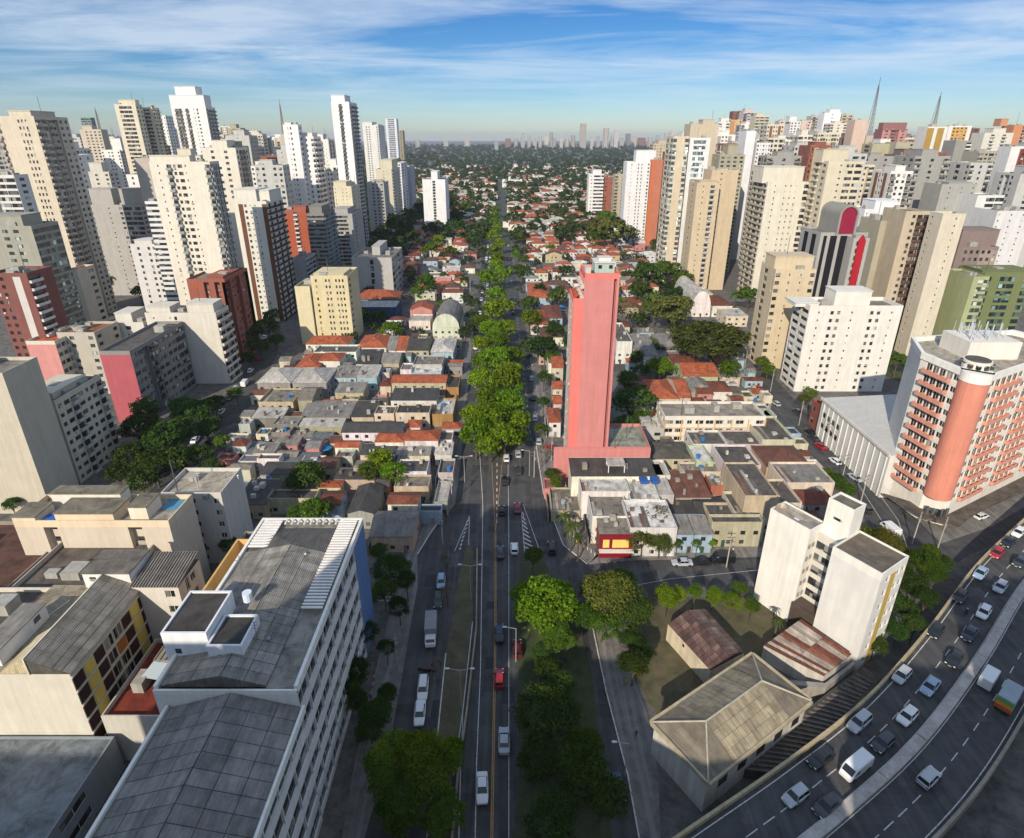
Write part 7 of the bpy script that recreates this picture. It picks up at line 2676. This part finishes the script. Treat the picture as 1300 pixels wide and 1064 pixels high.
def vehicle(kind, X, Y, z, rz, col, label, far=False, box='#c9cbcc'):
    key = (kind, box if kind == 'truck' else '', far)
    cc = CARCOL.get(col, col)
    nm = {'hatchback': 'car', 'saloon': 'car', 'estate': 'car', 'van': 'van', 'truck': 'truck'}[kind]
    if key not in PROTO:
        parts = van_parts() if kind == 'van' else truck_parts(box) if kind == 'truck' else car_parts(kind)
        if far:
            m = MB()
            mats, mi = [], []
            for n, mb, mt, c in parts:
                if n in ('mirror', 'number_plate', 'headlight', 'taillight'):
                    continue
                if mt not in mats:
                    mats.append(mt)
                k = len(m.v)
                m.v += mb.v
                m.f += [tuple(k + i for i in f) for f in mb.f]
                mi += [mats.index(mt)] * len(mb.f)
            me = mesh_of(nm, m, mats)
            me.polygons.foreach_set('material_index', mi)
            PROTO[key] = me
        else:
            PROTO[key] = [(n, mesh_of(n, mb, mt), c) for n, mb, mt, c in parts]
    p = PROTO[key]
    px = pr(X, Y, z + .7)
    if far:
        o = bpy.data.objects.new(nm, p)
        COL.objects.link(o)
        o.location = (X, Y, z)
        o.rotation_euler = (0, 0, rz)
        o.scale = (1.15, 1.15, 1.15)
        o.color = (*lin(cc), 1)
        tag(o, label, nm, CAR_GROUP, px)
        return o
    r = thing(nm, label, nm, (X, Y, z), rz, CAR_GROUP)
    r.scale = (1.17, 1.17, 1.17)
    LABELS[-1] = (r, px)
    for n, me, c in p:
        o = bpy.data.objects.new(n, me)
        COL.objects.link(o)
        o.parent = r
        o.color = (*lin(cc if c is True else (c or '#ffffff')), 1)
    return r


def vd_dir(X, Y):
    k = min(range(len(VD) - 1), key=lambda i: (VD[i][0] - X) ** 2 + (VD[i][1] - Y) ** 2)
    k = max(1, k)
    d = Vector(VD[k + 1]) - Vector(VD[k - 1])
    return math.atan2(d.y, d.x)


def vehicles():
    V = [(1293, 676, 'white', 'hatchback'), (1280, 688, 'black', 'saloon'), (1266, 702, 'red', 'hatchback'), (1245, 727, 'silver blue', 'saloon'), (1270, 745, 'silver', 'hatchback'), (1219, 757, 'black', 'hatchback'),
         (1249, 777, 'white', 'hatchback'), (1295, 713, 'dark grey', 'saloon'), (1188, 801, 'black', 'hatchback'), (1231, 804, 'dark blue', 'saloon'), (1212, 836, 'black', 'saloon'), (1145, 857, 'silver', 'hatchback'), (1181, 871, 'silver blue', 'saloon'),
         (1091, 917, 'silver', 'estate'), (1152, 909, 'white', 'hatchback'), (1121, 943, 'dark grey', 'hatchback'), (1042, 962, 'black', 'saloon'), (1086, 975, 'white', 'van'), (1010, 1010, 'silver', 'hatchback'), (1050, 1022, 'dark grey', 'saloon')]
    for x, y, c, k in V:
        X, Y = gp(x, y, 6.7)
        a = vd_dir(X, Y)
        vehicle(k, X, Y, 6.012, a + math.pi / 2, c, f"{c} {k} on the near flyover carriageway")
    for x, y, c, k, b, lab in [(1256, 860, 'white', 'van', '', "white van on the far carriageway of the flyover"), (1281, 886, 'white', 'truck', '#9aa3a8', "grey box truck with orange and green tail on the far carriageway"), (1180, 985, 'silver', 'hatchback', '', "silver hatchback on the far carriageway of the flyover")]:
        X, Y = gp(x, y, 7.0)
        a = vd_dir(X, Y)
        r = vehicle(k, X, Y, 6.012, a - math.pi / 2, c, lab, box=b)
        if k == 'truck':
            for z0, z1, cc in ((1.0, 1.7, '#b5502c'), (1.7, 2.4, '#d58a2e'), (2.4, 3.0, '#5f9a4a')):
                m = MB()
                m.box(-1.04, 1.04, -3.66, -3.61, z0, z1, True)
                obj('tail_panel', m, 'plain', r, cc)
    for x, y, c, k, away, lab in [(634, 861, 'red', 'hatchback', 1, "small red hatchback on the sunk avenue lane"), (634, 804, 'dark blue', 'saloon', 1, None), (657, 823, 'dark red', 'hatchback', 1, "dark red hatchback beside the big round tree"),
                                  (635, 701, 'dark grey', 'saloon', 1, None), (653, 696, 'white', 'hatchback', 1, "white hatchback beside the hatched gore"), (637, 648, 'black', 'hatchback', 1, None), (657, 645, 'dark red', 'saloon', 1, "dark red saloon beside the hatched gore"),
                                  (641, 610, 'black', 'saloon', 1, None), (658, 597, 'dark grey', 'saloon', 1, None), (643, 581, 'white', 'hatchback', 1, None), (700, 696, 'black', 'estate', 1, None), (658, 576, 'silver', 'hatchback', 1, None),
                                  (537, 874, 'white', 'estate', 0, None), (533, 905, 'white', 'saloon', 0, None), (560, 738, 'silver blue', 'hatchback', 0, None), (556, 762, 'dark green', 'hatchback', 0, None), (640, 940, 'silver', 'saloon', 1, None), (612, 1000, 'white', 'saloon', 0, None), (785, 1000, 'blue', 'hatchback', 0, None)]:
        X, Y = gp(x, y, .7)
        vehicle(k, X, Y, .02, .02 if away else math.pi + .06, c, lab or f"{c} {k} {where((x, y))}")
    X, Y = gp(547, 805, 1.2)
    vehicle('truck', X, Y, .02, math.pi + .08, 'white', "white small truck with a grey load bed parked on the left service road", box='#8f9091')
    for x, y, c, k in [(866, 714, 'silver', 'saloon'), (889, 713, 'black', 'saloon'), (917, 711, 'black', 'van')]:
        X, Y = gp(x, y, .7)
        vehicle(k, X, Y, .02, math.pi / 2, c, f"{c} {k} parked on the side street by the blue houses")
    for x, y, c, k, a in [(281, 522, 'white', 'hatchback', .1), (277, 531, 'black', 'hatchback', .1), (248, 558, 'white', 'saloon', .1), (311, 487, 'white', 'van', .1), (962, 492, 'red', 'hatchback', .2), (969, 500, 'white', 'hatchback', .2), (1041, 566, 'red', 'saloon', .2), (1033, 556, 'dark grey', 'saloon', .2), (1012, 522, 'dark grey', 'hatchback', .2),
                          (1028, 548, 'black', 'hatchback', .2), (1246, 655, 'white', 'hatchback', -1.2), (330, 592, 'silver', 'hatchback', 0), (322, 590, 'dark red', 'hatchback', 0), (341, 560, 'white', 'hatchback', 0), (352, 560, 'white', 'saloon', 0), (363, 561, 'silver', 'hatchback', 0), (374, 561, 'white', 'hatchback', 0), (386, 562, 'white', 'saloon', 0), (396, 562, 'silver', 'hatchback', 0),
                          (448, 502, 'red', 'hatchback', 1.5), (458, 505, 'silver blue', 'hatchback', 1.5), (888, 552, 'white', 'van', 1.4), (236, 575, 'silver', 'hatchback', .1), (292, 505, 'dark grey', 'saloon', .1), (300, 492, 'silver', 'hatchback', .1), (318, 470, 'white', 'hatchback', .1), (327, 455, 'red', 'hatchback', .1), (336, 428, 'white', 'saloon', .1), (268, 560, 'black', 'hatchback', .1), (255, 590, 'silver', 'saloon', .1), (1060, 585, 'white', 'hatchback', .2), (1085, 606, 'silver', 'saloon', .2), (1098, 645, 'dark grey', 'hatchback', .2), (1130, 672, 'white', 'van', .15), (985, 512, 'silver', 'hatchback', .2), (684, 560, 'silver', 'hatchback', 0), (679, 530, 'white', 'hatchback', 0), (677, 505, 'black', 'saloon', 0), (675, 480, 'silver', 'hatchback', 0), (672, 450, 'dark grey', 'hatchback', 0), (592, 545, 'white', 'hatchback', 3.1), (594, 520, 'silver', 'saloon', 3.1), (600, 470, 'black', 'hatchback', 3.1), (603, 440, 'white', 'hatchback', 3.1)]:
        X, Y = gp(x, y, .7)
        vehicle(k, X, Y, .02, a, c, f"{c} {k} {where((x, y))}", far=True)
    # queue on the avenue beyond the crossing
    rs = random.Random(3)
    cl = ['white', 'silver', 'black', 'dark grey', 'white', 'silver', 'red', 'dark blue', 'beige']
    for i in range(34):
        Y = 255 + i * 10.5 + rs.uniform(-1.5, 1.5)
        for off in (-8.4, -11.6):
            if rs.random() < .62:
                c = rs.choice(cl)
                X = avx(Y) + off
                vehicle(rs.choice(['hatchback', 'saloon']), X, Y, .03, math.pi, c, f"{c} car in avenue queue {where(pr(X, Y, .7))}", far=True)
        if rs.random() < .35:
            c = rs.choice(cl)
            X = avx(Y) + 8.6
            vehicle('hatchback', X, Y, .03, 0, c, f"{c} car on right avenue lane {where(pr(X, Y, .7))}", far=True)


vehicles()


# ------------------------------------------------------------------ posts, motorcycles, people
def lamp(x, y, h=9.0, arms=1, label=None, rz=0.0):
    X, Y = gp(x, y)
    r = thing('street_lamp', label or f"{'double' if arms == 2 else 'single'} armed street lamp {where((x, y))}", 'street lamp', (X, Y, 0), rz, 'street lamps')
    m = MB()
    m.bar((0, 0, 0), (0, 0, h), (.11, .07), 8)
    obj('pole', m, 'metal', r, '#a9a79f')
    for s in ((1, -1) if arms == 2 else (1,)):
        m = MB()
        m.bar((0, 0, h - .1), (s * 2.0, 0, h + .35), .05, 6)
        obj('arm', m, 'metal', r, '#a9a79f')
        m = MB()
        m.box(min(s * 1.9, s * 2.7), max(s * 1.9, s * 2.7), -.16, .16, h + .28, h + .45, True)
        obj('lamp_head', m, 'metal', r, '#c9c9c4')


def pole(x, y, h=9.5, label=None, rz=0.0):
    X, Y = gp(x, y)
    r = thing('utility_pole', label or f"concrete utility pole with cross arms {where((x, y))}", 'utility pole', (X, Y, 0), rz, 'utility poles')
    m = MB()
    m.bar((0, 0, 0), (0, 0, h), (.17, .11), 8)
    obj('pole', m, 'old_paint', r, '#b3aca0')
    for z in (h - .4, h - 1.7):
        m = MB()
        m.box(-1.1, 1.1, -.06, .06, z - .06, z + .06, True)
        obj('cross_arm', m, 'plain', r, '#6d6257')
    m = MB()
    m.bar((.32, 0, h - 3.2), (.32, 0, h - 2.3), .22, 8)
    obj('transformer', m, 'metal', r, '#8c9092')


def wire(a, b, za, zb, lab):
    (x0, y0), (x1, y1) = gp(*a), gp(*b)
    r = thing('overhead_wire', lab, 'wire', (x0, y0, za), 0, 'overhead wires between utility poles')
    m = MB()
    n = 8
    for off in (-.9, 0, .9):
        prev = None
        for i in range(n + 1):
            t = i / n
            p = ((x1 - x0) * t + off, (y1 - y0) * t, (zb - za) * t - 1.1 * 4 * t * (1 - t) * .6)
            if prev:
                m.bar(prev, p, .025, 3)
            prev = p
    obj('wire', m, 'plain', r, '#1c1c1c', kind='stuff')


def person(x, y, shirt, label):
    X, Y = gp(x, y)
    r = thing('person', label, 'person', (X, Y, .13), rnd.uniform(0, 6), 'people on the pavements')
    m = MB()
    for s in (-1, 1):
        m.bar((s * .09, .05 * s, 0), (s * .09, .02 * s, .45), (.055, .07), 8)
        m.bar((s * .09, .02 * s, .45), (s * .09, 0, .88), (.07, .095), 8)
        m.bar((s * .2, 0, 1.42), (s * .26, .05, 1.12), (.055, .045), 8)
        m.bar((s * .26, .05, 1.12), (s * .25, .14, .85), (.045, .035), 8)
    m.bar((0, 0, 1.4), (0, 0, 1.56), (.06, .05), 8)
    m.bar((0, .01, 1.52), (0, .01, 1.62), (.075, .105), 10)
    m.bar((0, .01, 1.62), (0, .01, 1.72), (.105, .06), 10)
    obj('body', m, 'plain', r, '#7a5a45')
    m = MB()
    m.bar((0, 0, .85), (0, 0, 1.1), (.16, .15), 10)
    m.bar((0, 0, 1.1), (0, 0, 1.44), (.15, .2), 10)
    obj('shirt', m, 'plain', r, shirt)


def motorbike(X, Y, z, rz, label, rider=False, col='#22252a'):
    r = thing('motorcycle', label, 'motorcycle', (X, Y, z), rz, 'motorcycles')
    for y in (-.65, .65):
        m = MB()
        m.bar((-.06, y, .31), (.06, y, .31), .31, 14)
        obj('wheel', m, 'rubber', r)
    m = MB()
    loft(m, [(-.75, .1, .6, .72), (-.3, .15, .5, .85), (.1, .17, .45, .95), (.4, .12, .5, .95), (.55, .08, .6, .9)], lambda y, h, a, b: [(-h, y, a), (-h, y, b), (h, y, b), (h, y, a)])
    m.bar((0, .62, .35), (0, .4, 1.0), .045, 6)
    m.bar((-.36, .38, 1.05), (.36, .38, 1.05), .03, 6)
    obj('body', m, 'car_paint', r, col)
    if rider:
        p = thing('person', "motorcyclist in dark jacket and pale helmet riding between the flyover lanes", 'person', (X, Y, z), rz)
        m = MB()
        for s in (-1, 1):
            m.bar((s * .13, -.25, .88), (s * .22, .15, .78), (.1, .08), 8)
            m.bar((s * .22, .15, .78), (s * .18, -.05, .36), (.075, .055), 8)
            m.bar((s * .2, -.12, 1.36), (s * .3, .1, 1.15), (.06, .05), 8)
            m.bar((s * .3, .1, 1.15), (s * .3, .36, 1.06), (.05, .04), 8)
        m.bar((0, -.3, .85), (0, -.1, 1.42), (.16, .19), 10)
        m.bar((0, -.1, 1.4), (0, -.05, 1.52), (.06, .06), 8)
        obj('body', m, 'plain', p, '#23262c')
        m = MB()
        m.bar((0, -.04, 1.48), (0, -.03, 1.62), (.11, .15), 10)
        m.bar((0, -.03, 1.62), (0, -.03, 1.76), (.15, .07), 10)
        obj('helmet', m, 'car_paint', p, '#c9c9c9')


def street_things():
    for x, y, h, a, rz in [(598, 762, 10, 2, 0), (655, 840, 9, 1, 3.14), (590, 612, 9, 2, 0), (672, 604, 9, 1, 3.14), (793, 985, 8, 1, 3.14), (586, 900, 10, 2, 0), (604, 470, 9, 1, 0), (660, 470, 9, 1, 3.14), (1222, 860, 9, 1, .6)]:
        if x == 1222:
            continue
        lamp(x, y, h, a, None, rz)
    q = [(978, 497), (1014, 540), (1046, 570), (1068, 612), (1092, 640), (1158, 690), (1190, 697)]
    for i, (x, y) in enumerate(q):
        pole(x, y, 10, None, .5)
    for i, (a, b) in enumerate(zip(q, q[1:])):
        wire(a, b, 9.6, 9.6, f"sagging overhead wires {where(((a[0] + b[0]) / 2, a[1] - 40))}")
    for x, y in ((678, 606), (700, 585), (574, 640), (922, 720), (562, 690), (505, 850), (945, 470), (590, 430), (597, 370), (1115, 600)):
        pole(x, y, 9.5)
    for i, (x, y, c, lab) in enumerate([(690, 607, '#2f3f66', "pedestrian in a dark blue top on the pavement left of the pink podium"), (696, 612, '#8a2f2f', "pedestrian in a red top on the pavement left of the pink podium"),
                                        (768, 888, '#20242c', "pedestrian in dark clothes on the right service pavement"), (930, 702, '#c9c4b8', "pedestrian in a pale top on the side street pavement"), (560, 668, '#556', "pedestrian in grey on the left corner pavement")]):
        person(x, y, c if len(c) == 7 else '#555566', lab)
    rs = random.Random(52)
    cols = [('#2b3350', 'navy'), ('#7a2a2a', 'maroon'), ('#b9b4a8', 'pale'), ('#1f1f22', 'black'), ('#3f5a3f', 'green'), ('#c2a24a', 'yellow')]
    walk = [((684, 560), (692, 625)), ((700, 560), (708, 640)), ((730, 690), (752, 708)), ((770, 702), (990, 698)), ((560, 655), (578, 615)), ((522, 700), (500, 780)), ((478, 850), (462, 940)),
            ((790, 850), (812, 960)), ((1045, 548), (1150, 648)), ((586, 560), (600, 420)), ((680, 500), (672, 430)), ((232, 590), (290, 520)), ((1180, 676), (1270, 632))]
    for k in range(34):
        (x0, y0), (x1, y1) = walk[k % len(walk)]
        t = rs.random()
        x, y = x0 + (x1 - x0) * t, y0 + (y1 - y0) * t
        c, nme = rs.choice(cols)
        person(x, y, c, f"pedestrian in a {nme} top {where((x, y))}")
    # mended patches and covers in the road surface
    for k in range(46):
        x, y = rs.choice([(rs.uniform(590, 650), rs.uniform(600, 960)), (rs.uniform(520, 560), rs.uniform(700, 960)), (rs.uniform(740, 780), rs.uniform(790, 960)), (rs.uniform(690, 980), rs.uniform(715, 745))])
        X, Y = gp(x, y)
        if k % 3 == 0:
            m = MB()
            m.prism([(X + .38 * math.cos(q * .785), Y + .38 * math.sin(q * .785)) for q in range(8)], .012, .022)
            obj('manhole_cover', m, 'plain', None, '#3c3b3a', 'structure')
        else:
            w, d = rs.uniform(.5, 1.6), rs.uniform(1, 6)
            sheet('road_patch', [(X - w, Y - d), (X + w, Y - d * .9), (X + w * .9, Y + d), (X - w, Y + d * .95)], .0145 + k * .00004, 'plain', color=rs.choice(['#26262a', '#2f2e2e', '#444240']))
    X, Y = gp(1227, 777, 6.7)
    motorbike(X, Y, 6.012, vd_dir(X, Y) + math.pi / 2, "motorcycle carrying a rider between the flyover lanes", True)
    for i, x in enumerate((536, 541, 546)):
        X, Y = gp(x, 850, .5)
        motorbike(X, Y, .02, 1.3, ("left", "middle", "right")[i] + " motorcycle of three parked side by side on the left service road", False, ('#22252a', '#5a1a1a', '#1c1c1c')[i])
    # white bollards on the corner kerb
    for i in range(9):
        t = i / 8
        x, y = 719 + 36 * t, 676 + 30 * t
        X, Y = gp(x, y)
        o = obj('bollard', None, None, None, '#dddad2', mesh=bollard_mesh())
        o.location = (X, Y, .13)
        tag(o, "short white bollard on the corner kerb by the palm forecourt", 'bollard', 'bollards on the corner kerb', (x, y))


def bollard_mesh(c=[]):
    if not c:
        m = MB()
        m.bar((0, 0, 0), (0, 0, .8), .09, 8)
        m.bar((0, 0, .8), (0, 0, .95), (.11, .05), 8)
        c.append(mesh_of('bollard', m, 'paint'))
    return c[0]


street_things()


# ------------------------------------------------------------------ unseen city towers added behind the viewpoint, shaped to shade the near streets
def behind():
    for i, (x0, x1, y0, y1, H) in enumerate([(-150, -101, -34, -15, 55), (-100, -78.5, -34, -15, 79), (-78, -56, -34, -15, 96.5), (-55, -45, -34, -15, 61), (-44.5, -22, -34, -15, 63.5), (-21.5, 14, -34, -15, 55), (19, 43, -34, -15, 65), (44, 112, -34, -15, 80)]):
        block('apartment_tower', f"{('low cream', 'grey', 'tall cream', 'narrow white', 'stepped beige', 'low beige', 'small grey', 'broad white')[i]} building added unseen behind the viewpoint to shade the near streets", 'tower', x0, x1, y0, y1, H, int(H / 3.2), PAL[('cream', 'grey', 'ivory', 'white', 'beige', 'beige', 'pale grey', 'white')[i]], 'w.ww.w', 'ww', 'ww', back='wBw.wBw', cheap=True, seed=900 + i)


behind()


# ------------------------------------------------------------------ air
def haze():
    m = MB()
    m.box(-14500, 14500, -3500, 14500, -1.0, 158, True)
    mt = bpy.data.materials.new('haze')
    mt.use_nodes = True
    N, L = mt.node_tree.nodes, mt.node_tree.links
    N.remove(N['Principled BSDF'])
    v = N.new('ShaderNodeVolumePrincipled')
    v.inputs['Color'].default_value = (0.88, 0.92, 1.0, 1)
    v.inputs['Density'].default_value = 0.00006
    v.inputs['Anisotropy'].default_value = 0.2
    L.new(v.outputs[0], N['Material Output'].inputs['Volume'])
    MATS['haze'] = mt
    o = obj('haze', m, 'haze', None, None, 'stuff')


haze()


# ------------------------------------------------------------------ labels: where equal ones remain, say where each stands
def finish_labels():
    for o, px in LABELS:
        try:
            l = o['label']
        except ReferenceError:
            continue
        if o.get('group') in ('towers of the high-rise quarter', 'towers on the distant skyline') and len(l.split()) < 11 and px:
            o['label'] = f"{l}, {where(px)}"
    by = {}
    for o, px in LABELS:
        try:
            by.setdefault(o['label'], []).append((o, px))
        except ReferenceError:
            pass
    ORD = ['leftmost', 'second from left', 'third from left', 'fourth from left', 'fifth from left', 'sixth from left', 'seventh from left', 'eighth from left', 'ninth from left', 'tenth from left', 'eleventh from left', 'twelfth from left']
    NUM = ['', '', 'two', 'three', 'four', 'five', 'six', 'seven', 'eight', 'nine', 'ten', 'eleven', 'twelve', 'thirteen']
    for l, q in by.items():
        if 1 < len(q) <= 13 and all(p for _, p in q):
            q.sort(key=lambda t: t[1][0])
            for i, (o, p) in enumerate(q):
                t = ('left one' if i == 0 else 'right one') if len(q) == 2 else ('rightmost' if i == len(q) - 1 else ORD[i])
                o['label'] = f"{l}, {t}"
    for o, px in LABELS:
        try:
            w = o['label'].split()
        except ReferenceError:
            continue
        if len(w) > 16:
            for a in ('walled ', 'the ', ' roof'):
                if len(o['label'].split()) > 16:
                    o['label'] = o['label'].replace(a, '' if a != ' roof' else '', 1)


finish_labels()
